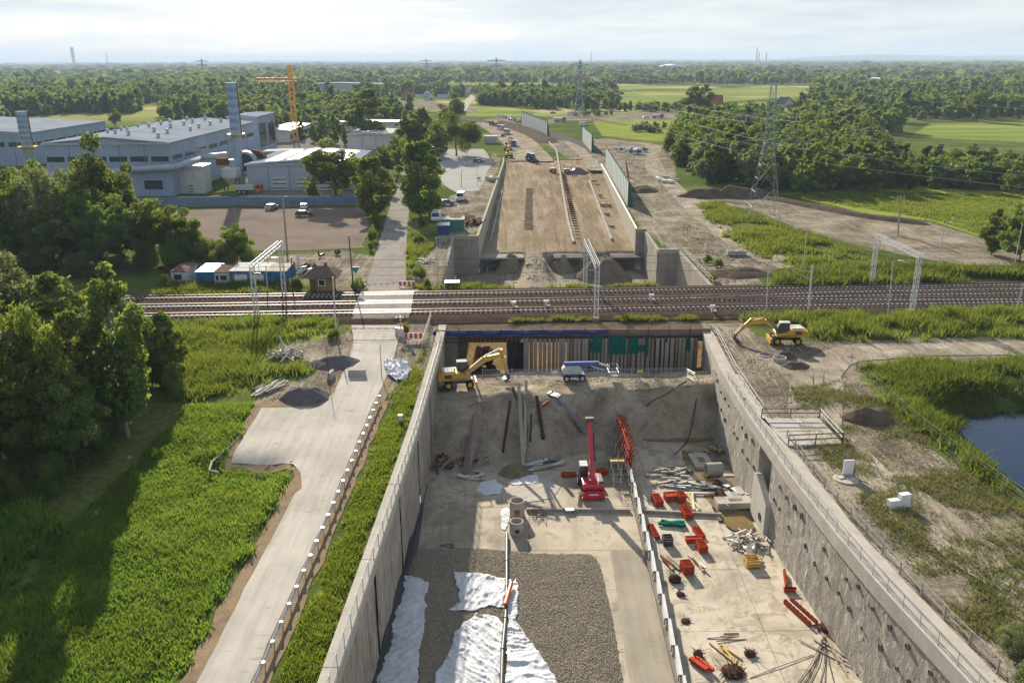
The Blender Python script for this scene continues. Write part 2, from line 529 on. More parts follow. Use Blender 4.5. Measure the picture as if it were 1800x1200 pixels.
TARP_B = mat('blue_tarpaulin', (.02, .06, .24), .3, 2, .55, bmp=.5, bscale=4)
NET_G = mat('green_netting', (.01, .13, .10), .3, 2, .9, bmp=.4, bscale=6)
ASPHALT = mat('asphalt', (.13, .125, .12), .25, .4, .9, bmp=.3, bscale=20)
def glass_mat():
    m, nt, b = nodes_of('window_glass')
    n = noise(nt, .8, 2)
    nt.links.new(ramp(nt, n, [(.3, (.015, .02, .028)), (.7, (.05, .06, .075))]), b.inputs['Base Color'])
    b.inputs['Roughness'].default_value = .08
    return m
GLASS = glass_mat()

def concrete_road(name, c, tracks=True):
    """pale cement-dusted road: tyre streaks along the road, dark blotches, fine grit"""
    m, nt, b = nodes_of(name)
    n1 = noise(nt, .22, 5, .6)
    col = ramp(nt, n1, [(.3, tuple(x * .80 for x in c)), (.55, c), (.8, tuple(min(1, x * 1.1) for x in c))])
    n2 = noise(nt, 1.2, 4, .6, stretch=(1.6, .10, 1))
    col = mixc(nt, .5, col, ramp(nt, n2, [(.36, (.72,) * 3), (.58, (1.0,) * 3)]), 'MULTIPLY')
    n3 = noise(nt, 14, 3, .7)
    col = mixc(nt, .5, col, ramp(nt, n3, [(.25, (.62,) * 3), (.7, (1.0,) * 3)]), 'MULTIPLY')
    n4 = noise(nt, .55, 4, .6, stretch=(.5, 2.2, 1))
    col = mixc(nt, math_(nt, 'MULTIPLY', smooth(nt, n4, .62, .69), .5), col, (.26, .19, .12))
    nt.links.new(col, b.inputs['Base Color']); b.inputs['Roughness'].default_value = .92; b.inputs['Specular IOR Level'].default_value = 0.0
    bump(nt, b, n3, .35, .02)
    return m
ROADC = concrete_road('cement_road', (.50, .465, .41))
ROADN = concrete_road('old_road', (.32, .295, .26))

def slab_mat(name, c, wet=0.0):
    """site concrete: formwork-day joints come as geometry; here cement stains, water marks, ochre mud"""
    m, nt, b = nodes_of(name)
    n1 = noise(nt, .16, 6, .65, dist=.6)
    col = ramp(nt, n1, [(.32, tuple(x * .55 for x in c)), (.5, c), (.68, tuple(min(1, x * 1.2) for x in c))])
    n2 = noise(nt, .45, 6, .7, dist=1.2)
    col = mixc(nt, math_(nt, 'MULTIPLY', smooth(nt, n2, .49, .60), .7), col, (.30, .235, .145))
    n3 = noise(nt, .9, 5, .7, dist=.8)
    col = mixc(nt, math_(nt, 'MULTIPLY', smooth(nt, n3, .55, .63), .6), col, (.19, .175, .155))
    n6 = noise(nt, .8, 4, .6, stretch=(1.3, .09, 1), dist=.5)
    col = mixc(nt, math_(nt, 'MULTIPLY', smooth(nt, n6, .56, .66), .4), col, (.22, .19, .15))
    n4 = noise(nt, 11, 3, .65)
    col = mixc(nt, .45, col, ramp(nt, n4, [(.25, (.66,) * 3), (.65, (1.0,) * 3)]), 'MULTIPLY')
    nt.links.new(col, b.inputs['Base Color'])
    r = ramp(nt, n2, [(.45, (.9,) * 3), (.7, (.55,) * 3)])
    nt.links.new(r, b.inputs['Roughness']); b.inputs['Specular IOR Level'].default_value = .2
    bump(nt, b, math_(nt, 'ADD', math_(nt, 'MULTIPLY', n4, .4), n3), .3, .03)
    return m
SLAB = slab_mat('site_slab', (.40, .345, .265))
SLAB_W = slab_mat('site_slab_pale', (.47, .42, .335))

def wall_mat(name, c, streak, lump, bs):
    """retaining wall: vertical run-off streaks, rust weeps, sprayed-concrete lumps"""
    m, nt, b = nodes_of(name)
    n1 = noise(nt, .35, 5, .6)
    col = ramp(nt, n1, [(.3, tuple(x * .75 for x in c)), (.6, c), (.8, tuple(min(1, x * 1.12) for x in c))])
    n2 = noise(nt, 1.0, 5, .65, stretch=(1.3, 1.3, .10), dist=.4)
    col = mixc(nt, math_(nt, 'MULTIPLY', smooth(nt, n2, .52, .66), .75), col, streak)
    n3 = noise(nt, 1.9, 5, .7, stretch=(1, 1, .35), dist=.8)
    col = mixc(nt, math_(nt, 'MULTIPLY', smooth(nt, n3, .53, .62), lump), col, (.60, .57, .50))
    n5 = noise(nt, .55, 4, .7, stretch=(1, 1, .22))
    col = mixc(nt, math_(nt, 'MULTIPLY', smooth(nt, n5, .66, .72), .6), col, (.30, .17, .07))
    n4 = noise(nt, 9, 3, .6)
    col = mixc(nt, .35, col, ramp(nt, n4, [(.25, (.6,) * 3), (.65, (1.0,) * 3)]), 'MULTIPLY')
    nt.links.new(col, b.inputs['Base Color']); b.inputs['Roughness'].default_value = .92; b.inputs['Specular IOR Level'].default_value = 0.0
    bump(nt, b, math_(nt, 'ADD', n3, math_(nt, 'MULTIPLY', n4, .3)), bs, .14)
    return m
WALL_R = wall_mat('sprayed_concrete_wall', (.36, .335, .29), (.24, .215, .18), .6, .9)
WALL_L = wall_mat('streaked_concrete_wall', (.38, .345, .29), (.23, .145, .075), .45, .5)
WALL_N = wall_mat('cast_concrete_wall', (.36, .33, .285), (.24, .20, .15), .12, .2)

def ground_mat():
    """grass, bare soil, dry meadow and plough land, told apart by distance fields stored on the sheet"""
    m, nt, b = nodes_of('ground_cover')
    def at(n): return N(nt, 'ShaderNodeAttribute', attribute_name=n).outputs['Fac']
    e1 = noise(nt, .55, 6, .7); e2 = noise(nt, .06, 4, .6)
    edge = math_(nt, 'SUBTRACT', e1, .5)
    # grass
    g1 = noise(nt, .035, 5, .6); g2 = noise(nt, 1.4, 5, .7)
    gr = ramp(nt, math_(nt, 'ADD', math_(nt, 'MULTIPLY', g1, .55), math_(nt, 'MULTIPLY', g2, .45)),
              [(.34, (.040, .068, .018)), (.5, (.088, .118, .030)), (.64, (.19, .19, .065))])
    # bare soil with pale dusty patches and weeds creeping in
    s1 = noise(nt, .11, 6, .65, dist=.5); s2 = noise(nt, 1.9, 5, .7)
    so = ramp(nt, s1, [(.34, (.135, .112, .084)), (.5, (.245, .208, .158)), (.66, (.39, .34, .265))])
    so = mixc(nt, .7, so, ramp(nt, s2, [(.34, (.42,) * 3), (.62, (1.0,) * 3)]), 'MULTIPLY')
    # meadow
    m1 = noise(nt, .05, 5, .6); m2 = noise(nt, .9, 4, .7, stretch=(.5, 1.5, 1))
    me = ramp(nt, math_(nt, 'ADD', math_(nt, 'MULTIPLY', m1, .5), math_(nt, 'MULTIPLY', m2, .5)),
              [(.32, (.13, .18, .03)), (.52, (.225, .255, .055)), (.7, (.33, .31, .09))])
    # bright far fields
    f2 = noise(nt, .02, 4, .6, stretch=(.4, 2.0, 1))
    fi = ramp(nt, f2, [(.35, (.11, .17, .035)), (.55, (.20, .25, .06)), (.7, (.33, .30, .12))])
    k = .9
    def mask(a, w): return smooth(nt, math_(nt, 'ADD', at(a), math_(nt, 'MULTIPLY', edge, w)), -.25, .25)
    col = mixc(nt, mask('sd_meadow', 4.0), gr, me)
    col = mixc(nt, mask('sd_field', 6.0), col, fi)
    tr1 = noise(nt, 1.1, 4, .65, stretch=(1.5, .13, 1), dist=.7)
    so = mixc(nt, math_(nt, 'MULTIPLY', smooth(nt, tr1, .54, .64), .55), so, (.40, .345, .265))
    so = mixc(nt, math_(nt, 'MULTIPLY', smooth(nt, tr1, .42, .34), .5), so, (.10, .082, .062))
    # strips of farmland far out
    sp_ = N(nt, 'ShaderNodeSeparateXYZ'); nt.links.new(N(nt, 'ShaderNodeNewGeometry').outputs['Position'], sp_.inputs[0])
    farm = math_(nt, 'MULTIPLY', smooth(nt, noise(nt, .0045, 3, .5), .50, .53), smooth(nt, sp_.outputs['Y'], 520, 620))
    col = mixc(nt, farm, col, ramp(nt, noise(nt, .006, 2, .5, stretch=(.5, 1.6, 1)), [(.4, (.15, .20, .045)), (.5, (.27, .27, .09)), (.6, (.40, .34, .17))]))
    wk = math_(nt, 'MULTIPLY', smooth(nt, noise(nt, .16, 5, .65), .50, .62), at('weedy'))
    so2 = mixc(nt, math_(nt, 'MULTIPLY', wk, smooth(nt, g2, .35, .6)), so, (.20, .19, .085))
    col = mixc(nt, mask('sd_dirt', 3.5), col, so2)
    nt.links.new(col, b.inputs['Base Color']); b.inputs['Roughness'].default_value = .97; b.inputs['Specular IOR Level'].default_value = 0.0
    b.inputs['Specular IOR Level'].default_value = 0.0
    hgt = math_(nt, 'ADD', math_(nt, 'ADD', g2, tr1), math_(nt, 'MULTIPLY', noise(nt, .5, 4, .6), .8))
    bump(nt, b, hgt, .9, .22)
    return m
GROUND = ground_mat()

def track_mat():
    """dirt haul road: pale dust with two darker wheel bands and scattered stones"""
    m, nt, b = nodes_of('dirt_track')
    n1 = noise(nt, .18, 6, .65, dist=.5)
    col = ramp(nt, n1, [(.34, (.21, .178, .135)), (.5, (.32, .278, .215)), (.66, (.45, .40, .325))])
    n2 = noise(nt, 1.6, 5, .7)
    col = mixc(nt, .5, col, ramp(nt, n2, [(.3, (.55,) * 3), (.65, (1.0,) * 3)]), 'MULTIPLY')
    n3 = noise(nt, 1.0, 4, .65, stretch=(1.6, .16, 1), dist=.6)
    col = mixc(nt, math_(nt, 'MULTIPLY', smooth(nt, n3, .48, .40), .5), col, (.13, .108, .082))
    nt.links.new(col, b.inputs['Base Color']); b.inputs['Roughness'].default_value = .97; b.inputs['Specular IOR Level'].default_value = 0.0
    bump(nt, b, math_(nt, 'ADD', n2, n3), .8, .14)
    return m
TRACK = track_mat()
BED = mat('road_bed_sand', (.40, .315, .20), .25, .09, .97, bmp=.5, bscale=1.6, fine=.8, c2=(.27, .215, .145), stretch=(1, .25, 1))
BALLAST = mat('ballast', (.082, .058, .046), .35, .8, .97, bmp=1.0, bscale=9, fine=7)
GRAVEL = mat('gravel', (.28, .235, .175), .3, .4, .97, bmp=.9, bscale=9, fine=8)
PARKING = mat('parking_gravel', (.22, .18, .15), .22, .12, .97, bmp=.6, bscale=5, fine=4)
STONE = mat('crushed_stone', (.42, .365, .28), .5, 6, .95)
STONE_D = mat('dark_crushed_stone', (.16, .15, .155), .4, 5, .95)
CLOTH = mat('white_geotextile', (.66, .67, .69), .12, .5, .9, bmp=.25, bscale=6)
def water_mat():
    m, nt, b = nodes_of('pond_water')
    b.inputs['Base Color'].default_value = (.008, .022, .055, 1)
    b.inputs['Roughness'].default_value = .06
    b.inputs['IOR'].default_value = 1.33
    bump(nt, b, noise(nt, 1.4, 4, .6, stretch=(.5, 1.6, 1)), .12, .05)
    return m
WATER = water_mat()
def mud_water():
    m, nt, b = nodes_of('muddy_puddle')
    nt.links.new(ramp(nt, noise(nt, .6, 4), [(.3, (.12, .085, .03)), (.7, (.22, .16, .07))]), b.inputs['Base Color'])
    b.inputs['Roughness'].default_value = .12
    return m
MUDW = mud_water()
# ------------------------------------------------------------------ the lie of the land
ZF = -9.0                                                        # floor of the southern cutting
XL = lambda y: interp([(-20, -12.4), (43, -10.45), (60, -9.7), (80, -8.9), (108, -8.3), (140, -8.3)], y)
XR = lambda y: interp([(-20, 36), (30, 29.8), (43, 28.2), (53, 27.0), (60, 26.5), (70, 26.1), (85, 26.1), (97, 26.5), (112, 27.7), (140, 29)], y)
RS = .033                                                        # the railway runs almost square to the cutting
def track_y(k, x): return (121.9, 127.0, 132.2)[k] + RS * (x + 42)
south_hole = [(XL(y) - .35, y) for y in range(-20, 117, 6)] + [(-8.7, 117), (28.2, 117)] + [(XR(y) + .35, y) for y in range(112, -21, -6)]
NXL = lambda y: interp([(180, -5.4), (310, .2), (420, 1.5)], y)
NXR = lambda y: interp([(186, 29.2), (293, 34.0), (420, 38)], y)
north_hole = ([(-10.6, 117), (-10.6, 180), (-5.4, 180)] + [(NXL(y), y) for y in range(186, 331, 12)] +
              [(NXR(y), y) for y in range(330, 185, -12)] + [(29.2, 186), (31.2, 186), (30.6, 165), (34.2, 165), (34.2, 138), (34.2, 117)])
def bed_z(y): return interp([(160, -8.2), (182, -8.2), (186, -4.7), (230, -3.0), (290, -1.0), (335, -.02), (400, 0)], y)

pond_shore = smooth_poly(poly([(1664, 742), (1690, 728), (1745, 724), (1800, 722), (1900, 716), (1990, 712), (1990, 980), (1880, 925), (1800, 864), (1742, 812), (1700, 772)], -2.0), 1)
P = poly
Z_DIRT = [
    # east bank of the cutting, down to the camera
    [(27.0, 20), (28.0, 60), (27.0, 90), (28, 117)] + P([(1300, 562), (1330, 590), (1440, 600), (1620, 594), (1830, 592), (1900, 600), (1900, 640), (1800, 632), (1640, 640), (1520, 642), (1500, 650), (1560, 720), (1640, 790), (1720, 850), (1800, 905), (1860, 940)]) + [(44, 50), (48, 36), (46, 20)],
    # around the crossing, west bank
    P([(480, 610), (560, 596), (640, 575), (720, 560), (770, 565), (760, 640), (740, 690), (710, 720), (690, 720), (690, 700), (640, 690), (590, 720), (440, 715), (470, 680), (560, 660), (560, 640)]),
    # station yard north of the tracks
    P([(300, 478), (440, 452), (600, 440), (660, 450), (640, 512), (470, 515), (300, 500)]),
    P([(716, 500), (730, 470), (770, 430), (770, 380), (790, 345), (835, 330), (870, 262), (884, 262), (868, 330), (845, 404), (812, 418), (783, 474), (790, 505)]),
    # north east of the cutting
    P([(1060, 300), (1030, 270), (1052, 240), (1110, 250), (1180, 255), (1190, 320), (1215, 350), (1240, 380), (1290, 430), (1395, 458), (1330, 490), (1345, 500), (1250, 508), (1190, 445), (1130, 405)]),
    P([(1290, 332), (1400, 352), (1520, 378), (1640, 392), (1720, 418), (1800, 446), (1850, 470), (1700, 466), (1600, 450), (1500, 428), (1400, 400), (1330, 372), (1240, 352)]),
    # around the far junction
    P([(840, 212), (890, 205), (930, 232), (985, 238), (1045, 275), (1065, 300), (1035, 300), (950, 248), (880, 228), (845, 228)]),
    P([(960, 204), (1200, 196), (1400, 200), (1420, 208), (1200, 212), (1000, 212)]),
    P([(640, 170), (760, 178), (840, 190), (840, 200), (720, 192), (640, 184)]),
]
Z_MEADOW = [
    P([(1370, 340), (1440, 336), (1520, 330), (1640, 328), (1800, 340), (1900, 352), (1900, 480), (1800, 444), (1720, 415), (1640, 388), (1520, 374), (1430, 352)]),
    P([(1040, 212), (1180, 205), (1180, 250), (1060, 240)]),
    P([(316, 570), (560, 566), (600, 590), (480, 612), (440, 690), (320, 700), (270, 640)]),
]
Z_FIELD = [
    P([(1080, 186), (1090, 160), (1240, 158), (1420, 150), (1410, 170), (1290, 178), (1160, 186)]),
    P([(1600, 240), (1640, 214), (1720, 212), (1900, 222), (1900, 262), (1740, 250)]),
    P([(640, 176), (720, 182), (830, 186), (1020, 196), (1020, 206), (840, 206), (700, 190)]),
    P([(240, 206), (250, 184), (296, 186), (300, 204)]),
    P([(1520, 148), (1680, 144), (1700, 150), (1540, 156)]),
    P([(540, 170), (560, 163), (620, 160), (640, 176), (560, 178)]),
]
Z_WEEDY = [P([(1260, 730), (1420, 760), (1560, 700), (1640, 790), (1800, 905), (1900, 960), (1900, 1300), (1500, 1300), (1400, 900)]),
           P([(1130, 390), (1240, 380), (1290, 430), (1240, 450), (1160, 440)])]
def sd_of(Pt, zones):
    r = np.full(len(Pt), -40.0)
    for z in zones: r = np.maximum(r, sdist(Pt, z))
    return np.clip(r, -40, 40)
road_w = [(-18.95, 30), (-18.9, 43), (-18.7, 54), (-18.45, 69.5)]
def ground_h(x, y):
    x = np.asarray(x, float); y = np.asarray(y, float)
    Pt = np.c_[x.ravel(), y.ravel()]
    h = np.zeros(len(Pt))
    # pond basin
    s = sdist(Pt, pond_shore)
    k = np.clip((s + 4.5) / 4.5, 0, 1)
    h = h - 2.0 * (k * k * (3 - 2 * k)) - np.clip(s, 0, 3) * .35
    # crop field west of the road lies a little lower, behind a shallow ditch
    t = np.clip((-19.9 - Pt[:, 0]) / 2.0, 0, 1) * np.clip((84 - Pt[:, 1]) / 8, 0, 1)
    t2 = np.clip((-28.5 - Pt[:, 0]) / 2.5, 0, 1) + np.clip((75 - Pt[:, 1]) / 2, 0, 1)
    h = h - .75 * t * np.clip(t2, 0, 1)
    near = np.clip((330 - Pt[:, 1]) / 60, 0, 1)
    h = h + near * (fbm(Pt[:, 0], Pt[:, 1], 9, 3) - .47) * .22
    return h.reshape(x.shape)

X0, X1, Y0, Y1 = -150.0, 150.0, 14.0, 340.0
def build_ground():
    hole = [(XL(y) - .35, y) for y in range(14, 117, 6)] + [(-10.6, 117)] + north_hole[1:] + [(28.2, 117)] + [(XR(y) + .35, y) for y in range(112, 13, -6)]
    hole = [(x, max(y, 14.2)) for x, y in hole]
    hole = [p for i, p in enumerate(hole) if i == 0 or (abs(p[0] - hole[i-1][0]) + abs(p[1] - hole[i-1][1])) > .01]
    # denser where the camera is near
    pts = []
    for ya, yb, st in ((15, 130, 1.3), (130, 220, 2.0), (220, 339, 3.5)):
        gx, gy = np.meshgrid(np.arange(X0 + 1, X1, st), np.arange(ya, yb, st))
        q = np.c_[gx.ravel(), gy.ravel()]; pts.append(q + RNG.uniform(-.25, .25, q.shape) * st)
    pts = np.concatenate(pts)
    V, F = tri_region([(X0, Y0), (X1, Y0), (X1, Y1), (X0, Y1)], 3.5, [hole], pts=pts)
    # far rings
    far = [(-150, 150, 14, 340), (-700, 700, -150, 900), (-4000, 4000, -600, 4500), (-26000, 26000, -3000, 26000)]
    vs = [V]; fs = [F]; n = len(V)
    for (a0, a1, b0, b1), (c0, c1, d0, d1), k in zip(far[:-1], far[1:], (40, 60, 60)):
        xs = np.unique(np.r_[np.linspace(c0, a0, 12), np.linspace(a0, a1, k), np.linspace(a1, c1, 12)])
        ys = np.unique(np.r_[np.linspace(d0, b0, 5), np.linspace(b0, b1, k), np.linspace(b1, d1, 30)])
        gx, gy = np.meshgrid(xs, ys); vv = np.c_[gx.ravel(), gy.ravel()]
        w = len(xs); q = []
        for j in range(len(ys) - 1):
            for i in range(w - 1):
                cx, cy = (xs[i] + xs[i+1]) / 2, (ys[j] + ys[j+1]) / 2
                if a0 < cx < a1 and b0 < cy < b1: continue
                a = j * w + i; q += [(a, a + 1, a + w + 1), (a, a + w + 1, a + w)]
        vs.append(vv); fs.append(np.array(q) + n); n += len(vv)
    V = np.concatenate(vs); F = np.concatenate(fs)
    rim = (np.abs(V[:, 0]) >= 149.9) | (V[:, 1] <= 14.3) | (V[:, 1] >= 339.9)
    h = np.where(rim, 0, ground_h(V[:, 0], V[:, 1]))
    me = np_mesh('ground', np.c_[V, h - .03], F, GROUND, True)
    for nm, z in (('sd_dirt', Z_DIRT), ('sd_meadow', Z_MEADOW), ('sd_field', Z_FIELD)):
        a = me.attributes.new(nm, 'FLOAT', 'POINT'); a.data.foreach_set('value', sd_of(V, z).astype(np.float32))
    a = me.attributes.new('weedy', 'FLOAT', 'POINT')
    a.data.foreach_set('value', np.clip(.1 + .9 * np.clip(sd_of(V, Z_WEEDY) / 6 + .3, 0, 1), 0, 1).astype(np.float32))
    o = link('ground', me); tag(o, 'grass, soil and meadow ground around the cutting', None, None, 'structure')
    return o
build_ground()

def sheet(name, pg, m, dz=.004, step=1.5, rag=0.0, hf=ground_h, label=None, kind='structure', parent=None, bumps=0.0, seed=3, cat=None, thick=0.0):
    V, F = tri_region(pg, step, rag=rag, seed=seed)
    z = (hf(V[:, 0], V[:, 1]) if hf is not None else 0) + dz
    if bumps: z = z + (fbm(V[:, 0], V[:, 1], step * 4, seed) - .47) * bumps
    me = np_mesh(name, np.c_[V, np.broadcast_to(z, len(V))], F, m, True)
    o = link(name, me, None, parent)
    if thick:
        s = o.modifiers.new('thick', 'SOLIDIFY'); s.thickness = thick; s.offset = -1
    tag(o, label, cat, None, kind)
    return o

flat = lambda x, y: np.zeros(np.shape(x))
# --- service road west of the cutting with its turning bay
bay = [(-18.9, 30), (-18.9, 43), (-18.7, 54), (-18.45, 67)] + smooth_poly(P([(531, 860), (531, 838), (520, 818), (500, 810)]), 1, False) + P([(405, 808), (432, 762), (460, 718), (560, 716), (588, 690), (600, 660), (612, 640), (622, 600), (618, 572)]) + P([(712, 572), (700, 600), (690, 640), (672, 680), (655, 712)]) + [(-14.9, 66), (-15.6, 43), (-16.0, 30)]
verge = [(-20.1, 28), (-20.0, 43), (-19.7, 54), (-19.5, 68.5)] + P([(522, 840), (515, 828), (500, 820), (390, 817), (420, 762), (448, 708), (560, 704), (590, 680), (600, 660)]) + P([(690, 660), (678, 705)]) + [(-12.9, 88), (-13.6, 66), (-14.3, 43), (-14.6, 28)]
sheet('road_verge', verge, mat('verge_gravel', (.27, .20, .13), .3, .8, .97, bmp=.8, bscale=8, fine=6), .03, 1.2, .10, ground_h, 'brown gravel verge along both sides of the pale service road')
sheet('service_road', bay, ROADC, .06, 1.2, .03, ground_h, 'pale cement road with a turning bay west of the cutting')
north_road = smooth_poly(P([(640, 519), (652, 470), (672, 410), (690, 345), (702, 305), (712, 284), (716, 270), (745, 268), (742, 284), (733, 305), (722, 345), (715, 410), (714, 470), (713, 519)]), 1)
sheet('north_road', north_road, ROADN, .05, 2.0, .06, ground_h, 'grey road running north from the level crossing between trees')
sheet('parking_lot', P([(255, 372), (420, 366), (640, 366), (650, 400), (640, 436), (520, 440), (300, 440), (250, 420)]), PARKING, .03, 3, .3, ground_h, 'brown gravel parking lot behind the railway huts')
sheet('concrete_yard', P([(775, 262), (850, 262), (866, 285), (842, 335), (800, 338), (772, 320), (768, 290)]), mat('yard_slabs', (.40, .385, .36), .25, .25, .9, bmp=.3, bscale=3, stretch=(.3, 3, 1)), .03, 3, .2, ground_h, 'pale concrete yard beside the north road')
sheet('factory_yard', P([(255, 352), (430, 352), (440, 335), (425, 300), (480, 250), (560, 240), (700, 262), (690, 300), (640, 340), (640, 356), (400, 360)]), CONC_D, .028, 4, .2, ground_h, 'concrete yard around the factory halls')
# --- dirt tracks on the east side
def ribbon(name, pts, width, m, dz, label, z=0.0, step=1.5, rag=.12):
    c = smooth_poly([W2(a, b, z) for a, b in pts], 2, False)
    l = []; r = []
    for i, p in enumerate(c):
        a = Vector(c[max(i - 1, 0)]); b = Vector(c[min(i + 1, len(c) - 1)]); d = (b - a).normalized(); n = Vector((-d.y, d.x))
        w = width / 2 * (1 + .12 * math.sin(i * .7))
        l.append(tuple(Vector(p) + n * w)); r.append(tuple(Vector(p) - n * w))
    return sheet(name, l + r[::-1], m, dz, step, rag, None if z else ground_h, label)
ribbon('dirt_track', [(1840, 614), (1700, 612), (1560, 616), (1480, 622), (1440, 650), (1430, 700), (1440, 770)], 5.5, TRACK, .035, 'bare dirt track curving from the wheeled excavator towards the right')
ribbon('haul_track', [(1395, 470), (1300, 432), (1245, 385), (1205, 350), (1172, 318), (1148, 295), (1148, 270), (1152, 256), (1115, 250), (1040, 246)], 6.0, TRACK, .035, 'pale dirt haul road winding north past the noise barrier')
ribbon('side_track', [(1205, 350), (1260, 356), (1320, 366)], 3.6, TRACK, .045, 'short pale dirt track turning off to the pylon')
ribbon('worn_track', [(1420, 740), (1500, 800), (1600, 885), (1720, 985), (1850, 1080)], 4.2, TRACK, .03, 'worn wheel track through the dry weeds beside the cutting', rag=.35)
# far roads of the junction
ribbon('junction_road', [(800, 205), (850, 214), (905, 222), (960, 233), (1010, 250), (1040, 270)], 10, ASPHALT, .05, 'grey road bend of the junction beyond the cutting', step=5)
ribbon('bed_lane', [(922, 283), (914, 266), (900, 246), (874, 228), (838, 216)], 11, TRACK, .07, 'pale left lane of the road bed curving off to the junction', step=3)
ribbon('bed_lane', [(953, 284), (947, 270), (928, 250), (896, 232), (860, 220)], 8, TRACK, .06, 'pale right lane of the road bed curving off to the junction', step=3)
ribbon('bed_track', [(1050, 300), (1038, 286), (1024, 268), (1008, 256), (990, 248)], 5, TRACK, .06, 'narrow dirt track between the noise barriers', step=3)
ribbon('far_road', [(940, 222), (985, 208), (1040, 202), (1150, 199), (1260, 198), (1420, 198)], 9, CONC_D, .06, 'far straight road crossing behind the junction', step=8)
ribbon('village_road', [(806, 196), (818, 182), (830, 172), (836, 166)], 9, CONC_L, .05, 'pale road climbing away to the village', step=8)
ribbon('highway', [(450, 178), (500, 166), (560, 158), (640, 152)], 18, CONC_L, .05, 'far pale motorway strip left of the crane', step=12)

# --- hills on the horizon
def hills():
    n = 160; vs = []; fs = []
    for i in range(n):
        a = lerp(R(-42), R(44), i / (n - 1))
        k = .5 + .5 * math.sin(i * .21) * math.sin(i * .077 + 1)
        rise = 26 + 22 * k + (95 if a > R(17) else 0) * max(0, min(1, (a - R(17)) / R(6))) * (.75 + .25 * math.sin(i * .13))
        d = 17000
        for dd, z in ((d - 3500, -5), (d, rise), (d + 4000, -5)): vs.append((dd * math.sin(a), dd * math.cos(a), z))
    for i in range(n - 1):
        for j in (0, 1):
            a = i * 3 + j; fs.append((a, a + 3, a + 4, a + 1))
    me = bpy.data.meshes.new('hills'); me.from_pydata(vs, [], fs); me.materials.append(LEAF_FAR); me.shade_smooth()
    tag(link('hills', me), 'low wooded hills along the horizon', None, None, 'structure')
hills()

# --- pond
pv, pf = tri_region([(p[0], p[1]) for p in pond_shore], 2.0)
tag(link('pond', np_mesh('pond', np.c_[pv, np.full(len(pv), -1.95)], pf, WATER, True)), 'dark blue pond water on the right', None, None, 'structure')
# ------------------------------------------------------------------ the southern cutting
def wall_grid(xf, y0, y1, z0, z1, dy, dz, face, rough_amp, seed, ztop=None):
    ys = np.arange(y0, y1 + 1e-6, dy); zs = np.linspace(z0, z1, max(2, int((z1 - z0) / dz)))
    V = []; w = len(zs)
    nz = RNG.normal(0, 1, (len(ys), w)) * rough_amp
    for i, y in enumerate(ys):
        x = xf(y)
        for j, z in enumerate(zs): V.append((x + face * nz[i, j] * (0 if j in (0, w - 1) else 1), y, z))
    F = []
    for i in range(len(ys) - 1):
        for j in range(w - 1):
            a = i * w + j; q = (a, a + w, a + w + 1, a + 1)
            F.append(q if face < 0 else q[::-1])
    return V, F

# floor slabs: bays between joints, each a part of the floor
floor = sheet('cutting_floor', [(XL(y) - .3, y) for y in range(10, 113, 6)] + [(XR(y) + .3, y) for y in range(112, 9, -6)], SOIL, ZF - .25, 3.0, 0, flat, 'subsoil below the slabs of the cutting')
def bay_slab(x0, x1, y0, y1, z, m, name='floor_slab', parent=floor):
    b = MB(); g = .025
    b.prism([(x0(y0 + g) + g, y0 + g), (x1(y0 + g) - g, y0 + g), (x1(y1 - g) - g, y1 - g), (x0(y1 - g) + g, y1 - g)], z - .2, z)
    return b.build(name, m, parent)
XM = lambda y: interp([(20, 12.0), (53, 13.2), (83, 14.0), (97, 14.3)], y)
for i, (a, b_) in enumerate(((20, 30), (30, 40), (40, 48.5), (48.5, 57), (57, 65.5), (65.5, 72), (72, 80.5), (80.5, 89), (89, 99.5))):
    bay_slab(lambda y: XL(y) - .1, lambda y: lerp(XL(y), XM(y), .5), a, b_, ZF + .004 * (i % 2), SLAB)
    bay_slab(lambda y: lerp(XL(y), XM(y), .5), lambda y: XM(y) + .1, a, b_, ZF + .003 * ((i + 1) % 2), SLAB)
for i, (a, b_) in enumerate(((20, 33), (33, 42), (42, 50.5), (50.5, 59.5), (59.5, 68.5), (68.5, 77.2), (77.2, 87.5), (87.5, 98.5))):
    bay_slab(lambda y: XM(y) + .1, lambda y: XM(y) + 8.0, a, b_, ZF + .01 + .004 * (i % 2), SLAB_W)
    if not 76 < a < 78: bay_slab(lambda y: XM(y) + 8.0, lambda y: XR(y) + .1, a, b_, ZF + (.01 if a < 68 else -.15), SLAB_W)
# pale driven lane between gravel and median wall
sheet('lane_strip', [(XM(y) - 3.6 - .012 * (72 - y), y) for y in range(20, 73, 4)] + [(XM(y) - .5, y) for y in range(72, 19, -4)], concrete_road('lane_concrete', (.36, .32, .255)), ZF + .03, 1.5, .02, flat, 'concrete lane strip beside the median wall in the cutting')

